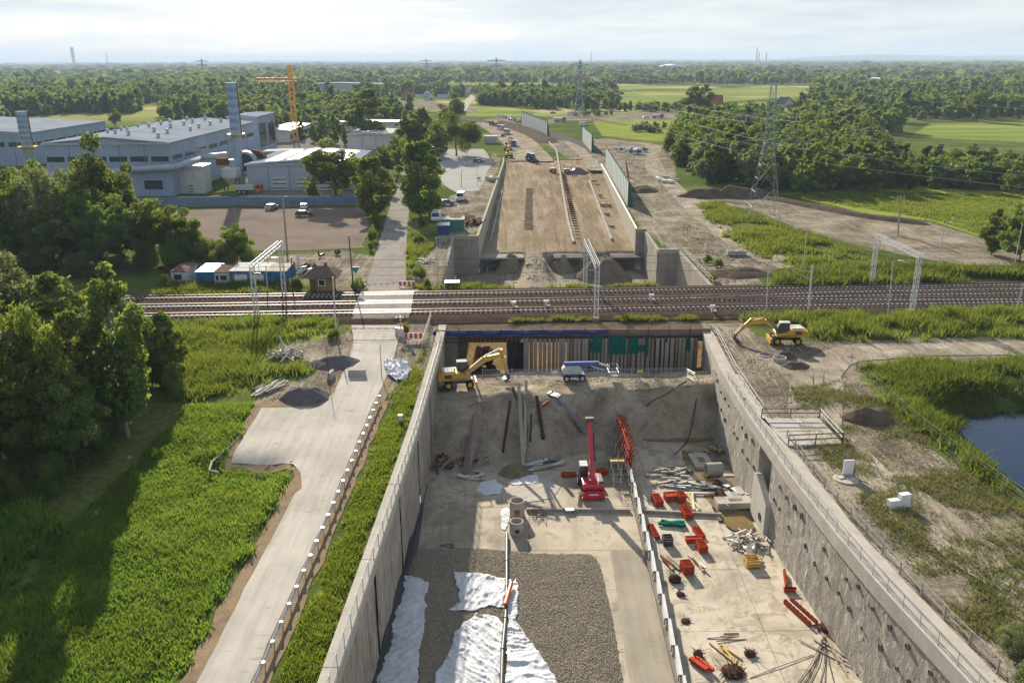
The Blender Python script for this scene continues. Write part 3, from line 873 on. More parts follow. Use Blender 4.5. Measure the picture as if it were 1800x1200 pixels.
# --- west retaining wall
def west_wall():
    t = thing('retaining_wall', 'long streaked concrete retaining wall on the shaded west side of the cutting', 'wall', (XL(75), 75, 0))
    for k, (ya, yb) in enumerate(((8, 20), (20, 32), (32, 44), (44, 56), (56, 68), (68, 80), (80, 92), (92, 104), (104, 116))):
        V, F = wall_grid(XL, ya + .02, yb - .02, ZF - .2, -.55, .6, .6, 1, .012, k)
        b = MB(); b.add(V, F)
        V2, F2 = wall_grid(lambda y: XL(y) - .5, ya + .02, yb - .02, ZF - .2, -.55, 6, 5, -1, 0, k); b.add(V2, F2)
        b.build('wall_panel', WALL_L, t, True, True)
        c = MB()
        for y in (ya,):
            x0, x1 = XL(ya), XL(yb)
            c.prism([(x0 - 1.0, ya + .02), (x0 + .12, ya + .02), (x1 + .12, yb - .02), (x1 - 1.0, yb - .02)], -.55, .38)
        c.build('coping', CONC_L, t, True, bevel=.03)
    # galvanised parapet rail: posts, top tube, mid tube, wire panels
    ys = np.arange(14, 108.5, 2.0)
    for y in ys:
        MB().box((XL(y) - .06, y, .93), (.06, .06, 1.1)).build('railing_post', STEEL, t, True)
    for z, r in ((1.46, .035), (.55, .022)):
        b = MB(); b.path([(XL(y) - .06, y, z) for y in range(14, 109, 6)], r); b.build('handrail', STEEL, t, True)
    b = MB()
    for y in np.arange(14, 108, .25): b.bar((XL(y) - .06, y, .55), (XL(y) - .06, y, 1.46), .009, 3, cap=False)
    tag(b.build('baluster', STEEL, t, True), kind='stuff')
    # black membrane turned up at the wall foot
    V = []; F = []
    ys = np.arange(30, 86, .6)
    for i, y in enumerate(ys):
        h = (1.15 + .25 * math.sin(y * .9)) * min(1, max(.08, (84 - y) / 12)); V += [(XL(y) + .06, y, ZF + .02 + h), (XL(y) + .12, y, ZF + .35 * h), (XL(y) + .75 * min(1, max(.15, (84 - y) / 12)), y, ZF + .06)]
    for i in range(len(ys) - 1):
        for j in (0, 1): a = i * 3 + j; F.append((a, a + 1, a + 4, a + 3))
    MB().add(V, F).build('membrane', mat('black_membrane', (.018, .02, .028), .3, 2, .45, bmp=.5, bscale=5), t, True, True)
west_wall()

# --- east retaining wall
niche = (75.3, 79.3)
def east_wall():
    t = thing('retaining_wall', 'rough sprayed concrete retaining wall with rows of drain holes on the east side', 'wall', (XR(75), 75, 0))
    for k, (ya, yb) in enumerate(((8, 20), (20, 32), (32, 44), (44, 54), (54, 64.5), (64.5, niche[0]), (niche[1], 90), (90, 101), (101, 113))):
        V, F = wall_grid(XR, ya, yb + .2, ZF - .3, -1.25, .4, .4, -1, .03, k)
        b = MB(); b.add(V, F)
        b.build('wall_panel', WALL_R, t, True, True)
    # recessed niche with its pale outfall slab
    x = XR(77.3); b = MB()
    b.box((x + 1.55, 77.3, -5.0), (.3, 4.0, 8.2)); b.box((x + .85, niche[0] - .15, -5.0), (1.7, .3, 8.2)); b.box((x + .85, niche[1] + .15, -5.0), (1.7, .3, 8.2))
    b.build('niche', CONC, t, True)
    s = MB(); y0, y1 = niche; s.add([(x - .5, y0 - .9, ZF), (x - .5, y1 - .3, ZF), (x - .5, y1 - .3, ZF + 4.6), (x - .5, y1 - 1.2, ZF + 5.0), (x - .5, y0 - .9, ZF + 3.4),
                                     (x + .1, y0 - .9, ZF), (x + .1, y1 - .3, ZF), (x + .1, y1 - .3, ZF + 4.6), (x + .1, y1 - 1.2, ZF + 5.0), (x + .1, y0 - .9, ZF + 3.4)],
                                    [(4, 3, 2, 1, 0), (5, 6, 7, 8, 9), (0, 1, 6, 5), (1, 2, 7, 6), (2, 3, 8, 7), (3, 4, 9, 8), (4, 0, 5, 9)])
    sl = s.build('outfall_slab', mat('new_concrete', (.52, .50, .45), .15, 1, .85, stretch=(1, 3, .3)), t, True)
    MB().bar((x - .56, y0 + .55, ZF + 1.3), (x - .44, y0 + .55, ZF + 1.3), .42, 18).build('outfall_pipe', BLACK_P, t, True)
    # coping and footway kerb
    for k, (ya, yb) in enumerate(((8, 20), (20, 32), (32, 44), (44, 54), (54, 64.5), (64.5, 77.3), (77.3, 90), (90, 101), (101, 113))):
        c = MB(); n = 4
        for i in range(n):
            a, b_ = lerp(ya, yb, i / n), lerp(ya, yb, (i + 1) / n)
            c.prism([(XR(a) - .16, a), (XR(a) + 1.25, a), (XR(b_) + 1.25, b_), (XR(b_) - .16, b_)], -1.25, .02)
        c.build('coping', CONC_L, t, True)
        c = MB()
        for i in range(n):
            a, b_ = lerp(ya, yb, i / n), lerp(ya, yb, (i + 1) / n)
            c.prism([(XR(a) + .85, a), (XR(a) + 1.2, a), (XR(b_) + 1.2, b_), (XR(b_) + .85, b_)], .02, .22)
        c.build('kerb', CONC_L, t, True)
    # drain holes, two staggered rows
    ring = MB(); ring.bar((-.10, 0, 0), (.05, 0, 0), .23, 14)
    rm = ring.mesh('drain_hole'); rm.materials.append(BLACK_P)
    col = MB(); 
    for i in range(14):
        a0, a1 = 2 * math.pi * i / 14, 2 * math.pi * (i + 1) / 14
        col.add([(-.13, .23 * math.cos(a0), .23 * math.sin(a0)), (-.13, .23 * math.cos(a1), .23 * math.sin(a1)), (-.07, .27 * math.cos(a1), .27 * math.sin(a1)), (-.07, .27 * math.cos(a0), .27 * math.sin(a0))], [(3, 2, 1, 0)])
    cm = col.mesh('collar'); cm.materials.append(CONC_D)
    for row, (z, off) in enumerate(((-2.35, 0), (-4.7, 1.1))):
        for y in np.arange(20 + off, 104, 2.2):
            if niche[0] - 1.2 < y < niche[1] + .6 or random.random() < .12: continue
            zz = z + random.uniform(-.3, .3); yy = y + random.uniform(-.5, .5)
            o = link('drain_hole', rm, None, t); o.location = Vector((XR(yy), yy, zz)) - t.location; k_ = random.uniform(.65, 1.1); o.scale = (1, k_, k_ * random.uniform(.9, 1.2))
            c = link('collar', cm, None, o)
    # parapet railing with vertical bars on the coping
    y = 30.0
    while y < 96:
        MB().box((XR(y) + .05, y, .56), (.05, .05, 1.1)).build('railing_post', RAILG, t, True); y += 2.0
    for z, r in ((1.1, .026), (.15, .018)):
        MB().path([(XR(y) + .05, y, z) for y in np.arange(30, 96.1, 3)], r).build('handrail', RAILG, t, True)
    b = MB()
    for y in np.arange(30, 96, .2): b.bar((XR(y) + .05, y, .15), (XR(y) + .05, y, 1.1), .007, 3, cap=False)
    tag(b.build('baluster', RAILG, t, True), kind='stuff')
east_wall()
# the timber-and-tube guard rail running behind the east coping
def guard(label, pts, h=1.1, step=2.6, m=None, r=.045, name='site_railing', rails=(1.1, .58), cat='railing', group=None):
    m = m or WOOD
    t = thing(name, label, cat, pts[0], 0, group)
    P3 = [Vector(p) for p in pts]
    for i in range(len(P3) - 1):
        a, b = P3[i], P3[i + 1]; k = max(1, round((b - a).length / step))
        for j in range(k + (1 if i == len(P3) - 2 else 0)):
            p = a.lerp(b, j / k); MB().box(p + Vector((0, 0, h / 2)), (.09, .09, h)).build('post', m, t, True)
    for z in rails:
        MB().path([p + Vector((0, 0, z)) for p in P3], r, 4).build('rail', m, t, True)
    return t
guard('grey two-rail site railing behind the east wall from the camera to the platform', [(XR(y) + 2.0 + .2 * (60 - y) / 30 * (y < 60), y, -.05) for y in (30, 38, 46, 54, 62, 70, 77.5)], m=mat('grey_timber', (.30, .29, .27), .3, 2, .9))
guard('pale two-rail site railing along the far end of the east wall', [(XR(y) + 1.5, y, -.05) for y in (84, 90, 97, 104, 112)], m=WOOD_W)
guard('short pale railing at the corner beside the yellow wheeled excavator', [(28.8, 112.5, -.1), (29.6, 107.5, -.1)], m=WOOD_W)
# footway slabs behind the coping, to the near edge
sheet('footway', [(XR(y) + 1.22, y) for y in range(20, 98, 4)] + [(XR(y) + 1.9, y) for y in range(96, 19, -4)], CONC_L, .03, 1.5, .03, flat, 'narrow footway behind the east coping')

# inspection platform with railings, east side
def platform():
    a, b_, c, d = W(1338, 738), W(1440, 738), W(1480, 782), W(1385, 786)
    t = thing('inspection_platform', 'square concrete platform with brown railings beside the east wall', 'platform', (a + c) / 2)
    MB().prism([tuple(p[:2]) for p in (d, c, b_, a)], -.2, .22).build('slab', CONC_L, t, True)
    k = 3
    for i in range(3):
        p = a.lerp(d, (i + .5) / 3); q = b_.lerp(c, (i + .5) / 3)
        MB().beam(p.lerp(q, .08) + Vector((0, 0, .235)), p.lerp(q, .62 + .1 * i) + Vector((0, 0, .235)), .25, .03).build('board', WOOD if i else WHITE_D, t, True)
    m = mat('brown_rail', (.16, .14, .12), .3, 2, .8)
    for e, (p, q) in enumerate(((a, b_), (b_, c), (d, c))):
        for j in range(3 if e != 1 else 2):
            s = p.lerp(q, j / (2 if e != 1 else 1)); MB().box(s + Vector((0, 0, .75)), (.09, .09, 1.1)).build('post', m, t, True)
        for z in (1.3, .8): MB().beam(p + Vector((0, 0, z)), q + Vector((0, 0, z)), .07, .10).build('rail', m if e != 1 else WOOD_W, t, True)
platform()

# --- median wall of leaning white panels on a grey plinth
def median():
    t = thing('median_wall', 'low white panel wall dividing the cutting floor', 'wall', (XM(65), 65, ZF))
    b = MB(); ys = list(range(36, 91, 3))
    for i in range(len(ys) - 1):
        a, c = ys[i], ys[i + 1]; b.prism([(XM(a) - .42, a), (XM(a) + .35, a), (XM(c) + .35, c), (XM(c) - .42, c)], ZF - .05, ZF + .42)
    b.build('plinth', CONC_D, t, True)
    y = 90.0; i = 0
    while y > 36:
        y2 = y - 3.4
        x0, x1 = XM(y) - .18, XM(y2) - .18
        p = MB()
        h0, h1 = 1.42, 1.30
        p.add([(x0 + .10, y - .06, ZF + .42), (x0 + .34, y - .06, ZF + .42), (x1 + .22, y2 + .06, ZF + .42), (x1 - .06, y2 + .06, ZF + .42),
               (x0 + .10, y - .06, ZF + h0), (x0 + .34, y - .06, ZF + h0), (x1 + .22, y2 + .06, ZF + h1), (x1 - .06, y2 + .06, ZF + h1)],
              [(0, 3, 2, 1)[::-1], (4, 5, 6, 7)[::-1], (0, 1, 5, 4), (1, 2, 6, 5), (2, 3, 7, 6), (3, 0, 4, 7)])
        p.build('panel', mat('white_panel', (.66, .66, .64), .12, 1.0, .7, bmp=.2, bscale=6), t, True)
        k = MB(); k.box((XM(y2) - .05, y2, ZF + 1.34), (.5, .10, .14)); k.box((XM(y2) - .33, y2, ZF + 1.1), (.07, .10, .6)); k.build('clamp', STEEL_D, t, True)
        y = y2; i += 1
median()
# ------------------------------------------------------------------ soil berm across the cutting and the pit below the bridge
def berm_h(x, y):
    x = np.asarray(x, float); y = np.asarray(y, float)
    u = (x + 9) / 36.0                                            # 0 west .. 1 east
    foot = np.interp(u, [0, .35, .6, .72, 1], [91.2, 90.4, 94.6, 97.2, 97.6])
    crest = np.interp(u, [0, .3, .42, .62, .75, 1], [97.6, 99.0, 97.6, 99.8, 101.0, 101.4])
    n = (fbm(x, y, 4.5, 5) - .47)
    t = np.clip((y - foot + n * 2.2) / (crest - foot), 0, 1)
    t = np.where(u > .66, np.clip(t * 1.1, 0, 1) ** .85, t)
    z = ZF - .05 + (5.75 + .15 * np.sin(x * .25)) * (t * t * (3 - 2 * t) * .3 + t * .7)
    z = z + n * 2.2 * np.where(u > .62, .35, 1.0) * np.sin(np.clip(t, 0, 1) * math.pi) + (fbm(x, y, 2.2, 9) - .47) * .55 * (t > 0.02)
    back = np.clip((y - 106.2) / 5.0, 0, 1)                         # falls again behind the pile wall
    return z * (1 - back) + (-8.3 + n * .9) * back
bp = [(XL(y) - .3, y) for y in range(89, 118, 4)] + [(-10.2, 120), (-10.2, 139), (34, 139), (34, 120), (28.4, 117)] + [(XR(y) + .3, y) for y in range(113, 88, -4)]
bV, bF = tri_region(bp, .55)
bz = berm_h(bV[:, 0], bV[:, 1])
def berm_mat():
    m, nt, b = nodes_of('berm_soil')
    n1 = noise(nt, .25, 6, .65, dist=.4); n2 = noise(nt, 2.2, 5, .7)
    col = ramp(nt, n1, [(.34, (.185, .152, .112)), (.5, (.315, .265, .195)), (.66, (.44, .38, .29))])
    sep = N(nt, 'ShaderNodeSeparateXYZ'); nt.links.new(N(nt, 'ShaderNodeNewGeometry').outputs['Position'], sep.inputs[0])
    col = mixc(nt, smooth(nt, sep.outputs['Y'], 110, 113), col, ramp(nt, n1, [(.3, (.20, .135, .065)), (.7, (.31, .225, .12))]))
    col = mixc(nt, .5, col, ramp(nt, n2, [(.3, (.5,) * 3), (.65, (1.0,) * 3)]), 'MULTIPLY')
    nt.links.new(col, b.inputs['Base Color']); b.inputs['Roughness'].default_value = .97; b.inputs['Specular IOR Level'].default_value = 0.0
    bump(nt, b, n2, .8, .15)
    return m
BERM = berm_mat()
tag(link('earth_berm', np_mesh('earth_berm', np.c_[bV, bz], bF, BERM, True)), 'soil berm closing the far end of the cutting', None, None, 'structure')

# --- pile wall under the bridge: each pile a part
def pile_wall():
    t = thing('pile_wall', 'row of grey steel and concrete piles below the rail bridge', 'pile wall', (14, 112, -5))
    x = WD(934, 600, 112).x; xe = WD(1232, 600, 112).x - .3; i = 0
    while x < xe:
        w = random.choice((.42, .5, .36, .46))
        MB().box((x, 112 + random.uniform(-.05, .05), -3.6), (w, .4, 6.0)).build('pile', mat('pile_concrete', (.33, .285, .225), .3, .8, .9, stretch=(1, 1, .2)) if i % 5 else mat('pile_brown', (.24, .17, .12), .3, .8, .9), t, True)
        x += w + random.choice((.1, .16, .24, .12)); i += 1
    MB().box((lerp(x0_ := WD(1000, 600, 112.4).x, xe, .5), 112.55, -3.7), (xe - x0_, .12, 5.4)).build('gap_dark_board', RUST_D, t, True)  # board added behind the piles so that the gaps show dark
    for px in (925,):
        p = WD(px, 600, 112.5); b = MB(); b.box((p.x, 112.6, -3.4), (.7, .7, 6.0)); b.box((p.x, 112.6, -.85), (1.8, .8, .5)); b.build('column', CONC, t, True)
    V = []; F = []
    for i in range(9):
        xx = WD(lerp(890, 922, i / 8), 600, 113.4).x; V += [(xx, 113.4 + .25 * (i % 2), -1.0), (xx + .1, 113.5 - .2 * (i % 2), -4.0), (xx, 113.4 + .3 * (i % 3), -6.4 + .3 * (i % 2))]
    for i in range(8):
        for j in (0, 1): k = i * 3 + j; F.append((k, k + 3, k + 4, k + 1))
    MB().add(V, F).build('hanging_membrane', BLACK_P, t, True)
    b = MB(); x0 = WD(780, 600, 112.3).x; b.box((x0 + .6, 113, -4.4), (2.6, 1.2, 8.2)); b.build('abutment', CONC_D, t, True)
    # green netting rags hung over the piles
    for px0, px1, py0, py1 in ((1042, 1058, 592, 620), (1070, 1100, 592, 622), (1106, 1122, 594, 622), (1122, 1134, 606, 618), (1134, 1139, 592, 624), (1168, 1173, 592, 602), (1207, 1212, 592, 616), (1036, 1046, 600, 618)):
        a = WD(px0, py0, 111.72); c = WD(px1, py1, 111.72); V = []; F = []; n = 8
        for i in range(n + 1):
            xx = lerp(a.x, c.x, i / n); dr = random.uniform(-.25, .2)
            V += [(xx, 111.72 - .06 * (i % 2), a.z), (xx, 111.68 - .08 * ((i + 1) % 2), (a.z + c.z) / 2), (xx, 111.7, c.z + dr)]
        for i in range(n):
            for j in (0, 1): k = i * 3 + j; F.append((k, k + 3, k + 4, k + 1))
        MB().add(V, F).build('netting', NET_G, t, True)
pile_wall()

def bridge():
    t = thing('rail_bridge', 'temporary steel rail bridge with brown edge girder over the cutting', 'bridge', (9, 124, 0))
    x0, x1 = -9.6, 29.2
    g = MB(); yl = lambda x: 116.9 + RS * (x - 9)
    ya = 112.4
    # deck slab carrying the ballast
    d = MB(); d.add([(x0 - 1.5, ya + 1.2, -.95), (35.5, ya + 1.4, -.95), (35.5, 137.6, -.95), (x0 - 1.5, 136.4, -.95), (x0 - 1.5, ya + 1.2, -.14), (35.5, ya + 1.4, -.14), (35.5, 137.6, -.14), (x0 - 1.5, 136.4, -.14)],
                    [(0, 3, 2, 1), (4, 5, 6, 7), (0, 1, 5, 4), (1, 2, 6, 5), (2, 3, 7, 6), (3, 0, 4, 7)])
    d.build('deck', SOIL_D, t, True)
    g.box(((x0 + x1) / 2, ya, -.45), (x1 - x0, .35, .12)); g.box(((x0 + x1) / 2, ya + .1, -.72), (x1 - x0, .14, .5)); g.box(((x0 + x1) / 2, ya, -1.02), (x1 - x0, .4, .12))
    g.build('girder', RUST_D, t, True)
    b = MB()
    for i in range(64):
        x = lerp(x0 + .3, x1 - .3, i / 63); b.box((x, ya - .05, -.74), (.16, .3, .42))
    tag(b.build('stiffener', mat('stiffener_steel', (.16, .13, .115), .4, 2, .8), t, True), kind='stuff')
    b = MB(); b.box(((x0 + x1) / 2, ya + .75, -.05), (x1 - x0, .25, 1.0)); b.build('ballast_board', mat('brown_board', (.24, .18, .14), .3, .6, .9, stretch=(.4, 1, 2)), t, True)
    for i in range(14):
        x = lerp(x0 + .4, x1 - .4, i / 13); MB().box((x, ya + .55, .15), (.08, .12, 1.5)).build('post', STEEL_D, t, True)
    # sagging blue tarpaulin over the edge
    V = []; F = []; n = 60
    for i in range(n + 1):
        x = lerp(x0 - .3, lerp(x0, x1, .62), i / n); s = .22 * math.sin(i * .55) + .12 * math.sin(i * 1.7); q = max(.25, 1 - i / n * .7)
        V += [(x, ya + .42, .28 + s * .6), (x, ya + .22, .02 + s * .4), (x, ya + .30, -.30 * q + s * .4)]
    for i in range(n):
        for j in (0, 1): k = i * 3 + j; F.append((k, k + 3, k + 4, k + 1))
    MB().add(V, F).build('tarpaulin', TARP_B, t, True)
bridge()

# --- railway: ballast, three tracks
def rail_bed():
    V = []; F = []; n = 150
    prof = [(-4.2, -.02), (-2.6, .28), (14.0, .30), (15.4, -.02)]
    for i in range(n + 1):
        x = lerp(-190, 190, i / n)
        for o, z in prof: V.append((x, track_y(0, x) - 1.0 + o + random.uniform(-.12, .12), z + random.uniform(-.03, .03)))
    w = len(prof)
    for i in range(n):
        for j in range(w - 1): a = i * w + j; F.append((a, a + w, a + w + 1, a + 1))
    o = MB().add(V, F).build('railway_bed', BALLAST, None); tag(o, 'brown ballast bed of the railway', None, None, 'structure')
rail_bed()
SLEEP = mat('concrete_sleeper', (.38, .35, .31), .25, 2, .9)
RAILM = mat('rail_steel', (.19, .14, .12), .3, 1.5, .5, .5)
def track(label, yf, x0, x1, z=.30):
    xm = (x0 + x1) / 2
    t = thing('railway_track', label, 'railway track', (xm, yf(xm), z))
    for s in (-.75, .75):
        b = MB(); n = 30
        for i in range(n):
            a, c = lerp(x0, x1, i / n), lerp(x0, x1, (i + 1) / n)
            b.beam((a, yf(a) + s, z + .17), (c, yf(c) + s, z + .17), .11, .17)
        b.build('rail', RAILM, t, True)
    b = MB(); x = x0
    while x < x1:
        if not (-22.6 < x < -14.0): b.box((x, yf(x), z + .02), (.26, 2.6, .14), math.atan(RS))
        x += .75
    tag(b.build('sleeper', SLEEP, t, True), kind='stuff')
    # pale walkway line of sunlit rail heads
    return t
track('nearest of the three railway tracks crossing the picture', lambda x: track_y(0, x), -140, 150)
track('middle of the three railway tracks crossing the picture', lambda x: track_y(1, x), -140, 150)
track('farthest of the three railway tracks crossing the picture', lambda x: track_y(2, x), -140, 150)
track('diverging siding track between the right gantry and the middle track', lambda x: track_y(1, x) + 2.55 + interp([(28, -2.55), (50, -.4), (75, 0), (150, 0)], x), 30, 150, .31)
track('diverging siding track nearest the right hand weeds', lambda x: track_y(0, x) + 2.55 - interp([(30, -2.55), (60, .2), (90, 1.6), (150, 2.2)], x), 34, 150, .31)

# --- level crossing panels
def crossing():
    t = thing('level_crossing', 'white concrete level crossing panels across the three tracks', 'level crossing', (-18, 127, .4))
    for k in range(3):
        y = track_y(k, -18)
        for i in range(6):
            x = -21.8 + i * 1.44 - .3 * k
            MB().box((x, y + RS * (x + 18), .44), (1.40, 2.55, .20), math.atan(RS)).build('panel', mat('crossing_panel', (.62, .60, .56), .15, .8, .8), t, True)
    for k in (0, 1):
        y = (track_y(k, -18) + track_y(k + 1, -18)) / 2
        MB().box((-18.4 - .3 * k, y, .42), (8.6, 2.5, .18), math.atan(RS)).build('infill', ROADN, t, True)
    for y, dy, s in ((track_y(0, -18) - 3.0, 3.4, 1), (track_y(2, -18) + 3.2, 3.8, -1)):
        c = MB(); a, b_ = y - dy / 2, y + dy / 2
        lo, hi = (.05, .50) if s > 0 else (.50, .05)
        c.add([(-22.2, a, lo), (-14.0, a, lo), (-14.0, b_, hi), (-22.2, b_, hi), (-22.2, a, -.1), (-14.0, a, -.1), (-14.0, b_, -.1), (-22.2, b_, -.1)], [(0, 1, 2, 3), (0, 4, 5, 1), (1, 5, 6, 2), (2, 6, 7, 3), (3, 7, 4, 0)])
        c.build('approach', ROADN, t, True)
crossing()

# ------------------------------------------------------------------ northern cutting
def bed_h(x, y):
    x = np.asarray(x, float); y = np.asarray(y, float)
    z = np.interp(y, [150, 186.2, 186.9, 188, 230, 290, 335, 400], [-8.2, -8.2, -4.9, -4.7, -3.0, -1.0, -.05, 0])
    n = fbm(x, y, 5, 31) - .47
    # earth ramp down from the road bed in the middle
    rx = np.clip(1 - np.abs(x - 7.2 + (y - 170) * .03) / 4.2, 0, 1); rx = np.clip(rx * 1.8, 0, 1)
    rz = np.interp(y, [150, 162, 187], [-8.1, -7.6, -4.75])
    z = np.where(y < 188, z * (1 - rx) + np.maximum(z, rz) * rx, z)
    z = z + n * np.where(y < 189, .55, .10)
    # wheel ruts
    z = z - .06 * np.exp(-((x - (8 + .05 * (y - 180)) - 1.0 * np.sin(y * .03)) % 3.0 - 1.5) ** 2 * 6) * (y > 186)
    return z
nV, nF = tri_region([(-10.3, 138), (-10.3, 182.9), (-5.2, 183.5)] + [(NXL(y) + .1, y) for y in range(190, 336, 12)] + [(NXR(y) - .1, y) for y in range(334, 189, -12)] + [(29.0, 184), (31.2, 184), (34, 164), (34, 138)], 1.0)
def north_bed_mat():
    m, nt, b = nodes_of('north_road_bed')
    n1 = noise(nt, .12, 6, .65, stretch=(1, .3, 1), dist=.3); n2 = noise(nt, 1.5, 5, .7)
    col = ramp(nt, n1, [(.34, (.205, .155, .10)), (.5, (.30, .235, .158)), (.66, (.39, .325, .24))])
    sep = N(nt, 'ShaderNodeSeparateXYZ'); nt.links.new(N(nt, 'ShaderNodeNewGeometry').outputs['Position'], sep.inputs[0])
    w = math_(nt, 'ADD', sep.outputs['Y'], math_(nt, 'MULTIPLY', n1, 6))
    col = mixc(nt, smooth(nt, w, 188, 192), ramp(nt, n1, [(.3, (.20, .17, .13)), (.7, (.40, .35, .27))]), col)
    n3 = noise(nt, .7, 4, .65, stretch=(1.4, .07, 1), dist=.5)
    col = mixc(nt, math_(nt, 'MULTIPLY', smooth(nt, n3, .54, .64), .6), col, (.44, .385, .295))
    col = mixc(nt, math_(nt, 'MULTIPLY', smooth(nt, n3, .44, .36), .55), col, (.155, .12, .08))
    col = mixc(nt, .6, col, ramp(nt, n2, [(.3, (.45,) * 3), (.65, (1.0,) * 3)]), 'MULTIPLY')
    nt.links.new(col, b.inputs['Base Color']); b.inputs['Roughness'].default_value = .97; b.inputs['Specular IOR Level'].default_value = 0.0
    bump(nt, b, math_(nt, 'ADD', n2, n3), .7, .2)
    return m
tag(link('road_bed', np_mesh('road_bed', np.c_[nV, bed_h(nV[:, 0], nV[:, 1])], nF, north_bed_mat(), True)), 'sandy road bed between the northern retaining walls', None, None, 'structure')

def north_walls():
    t = thing('retaining_wall', 'pale concrete wall along the left of the northern road bed', 'wall', (-5.4, 180, 0))
    ys = list(range(180, 331, 10))
    for a, b_ in zip(ys[:-1], ys[1:]):
        m = MB(); top = lambda y: interp([(180, .35), (330, 1.0)], y)
        m.add([(NXL(a) - .5, a + .02, -6), (NXL(a), a + .02, -6), (NXL(b_), b_ - .02, -6), (NXL(b_) - .5, b_ - .02, -6), (NXL(a) - .5, a + .02, top(a)), (NXL(a), a + .02, top(a)), (NXL(b_), b_ - .02, top(b_)), (NXL(b_) - .5, b_ - .02, top(b_))],
              [(0, 3, 2, 1), (4, 5, 6, 7), (0, 1, 5, 4), (1, 2, 6, 5), (2, 3, 7, 6), (3, 0, 4, 7)])
        m.build('wall_panel', CONC_L, t, True)
    for a in range(182, 262, 20):     # blue-grey drain laid on the bed along the wall foot
        b_ = a + 19; MB().bar((NXL(a) + 1.6, a, bed_z(a) + .25), (NXL(b_) + 1.6, b_, bed_z(b_) + .25), .16, 8).build('drain_pipe', mat('pipe_blue_grey', (.30, .36, .42), .15, 1, .5), t, True)
    t = thing('retaining_wall', 'pale concrete wall along the right of the northern road bed', 'wall', (29.2, 186, 0))
    ys = list(range(186, 307, 10))
    for a, b_ in zip(ys[:-1], ys[1:]):
        m = MB(); top = lambda y: interp([(186, .4), (300, .9)], y)
        m.add([(NXR(a), a + .02, -6), (NXR(a) + .5, a + .02, -6), (NXR(b_) + .5, b_ - .02, -6), (NXR(b_), b_ - .02, -6), (NXR(a), a + .02, top(a)), (NXR(a) + .5, a + .02, top(a)), (NXR(b_) + .5, b_ - .02, top(b_)), (NXR(b_), b_ - .02, top(b_))],
              [(0, 3, 2, 1), (4, 5, 6, 7), (0, 1, 5, 4), (1, 2, 6, 5), (2, 3, 7, 6), (3, 0, 4, 7)])
        m.build('wall_panel', CONC_L, t, True)
        MB().bar((NXR(a) + .25, a, top(a) + .12), (NXR(b_) + .25, b_, top(b_) + .12), .1, 6).build('cap_rail', GREY_M, t, True)
    # wing walls
    t = thing('wing_wall', 'weathered concrete wing wall left of the northern pit', 'wall', (-10.5, 160, 0))
    m = MB(); m.add([(-11.1, 136, -9), (-10.5, 136, -9), (-10.5, 180.3, -9), (-11.1, 180.3, -9), (-11.1, 136, -.6), (-10.5, 136, -.6), (-10.5, 180.3, .55), (-11.1, 180.3, .55)], [(0, 3, 2, 1), (4, 5, 6, 7), (0, 1, 5, 4), (1, 2, 6, 5), (2, 3, 7, 6), (3, 0, 4, 7)])
    m.build('wall_panel', WALL_N, t, True)
    MB().box((-7.95, 180.3, -4.2), (5.2, .6, 8.6)).build('return_wall', WALL_N, t, True)
    MB().box((-7.95, 180.15, .15), (5.2, .95, .8)).build('beam', CONC, t, True)
    for i in range(9): MB().box((-10.8, 140 + i * 4.5, .2 + i * .12), (.08, .08, 1.2)).build('railing_post', WOOD, t, True)
    t = thing('wing_wall', 'stepped concrete wing wall right of the northern pit', 'wall', (32, 165, 0))
    MB().box((34.5, 151.3, -4.4), (.6, 27.2, 9.4)).build('wall_panel', WALL_N, t, True)
    MB().box((32.4, 164.9, -4.2), (3.6, .6, 9.0)).build('return_wall', WALL_N, t, True)
    MB().box((32.4, 164.75, .25), (3.9, .95, .9)).build('beam', CONC, t, True)
    MB().box((30.9, 175.4, -4.2), (.6, 20.6, 9.0), -.028).build('wall_panel', WALL_R, t, True)
    MB().box((30.2, 185.9, -4.2), (2.2, .6, 9.2)).build('return_wall', WALL_N, t, True)
    MB().box((30.2, 185.75, .3), (2.4, .95, .9)).build('beam', CONC, t, True)
    guard('pale railing along the stepped wing wall, nearer flight', [(35.2, 139, 0), (35.2, 148, 0), (35.2, 157, 0), (35.2, 164, 0)], m=WOOD_W)
    guard('pale railing along the stepped wing wall, farther flight', [(31.9, 168, .1), (32.2, 176, .1), (32.4, 184, .1)], m=WOOD_W)
    # unfinished slab ends with dark openings below
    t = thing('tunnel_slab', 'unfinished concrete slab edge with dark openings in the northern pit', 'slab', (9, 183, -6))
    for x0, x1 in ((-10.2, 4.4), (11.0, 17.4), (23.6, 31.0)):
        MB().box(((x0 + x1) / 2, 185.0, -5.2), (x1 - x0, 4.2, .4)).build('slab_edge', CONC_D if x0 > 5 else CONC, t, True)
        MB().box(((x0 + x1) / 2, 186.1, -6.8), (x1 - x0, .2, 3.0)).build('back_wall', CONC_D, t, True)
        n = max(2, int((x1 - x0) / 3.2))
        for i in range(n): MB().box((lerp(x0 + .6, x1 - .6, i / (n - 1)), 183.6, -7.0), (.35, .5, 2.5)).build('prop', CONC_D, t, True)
north_walls()
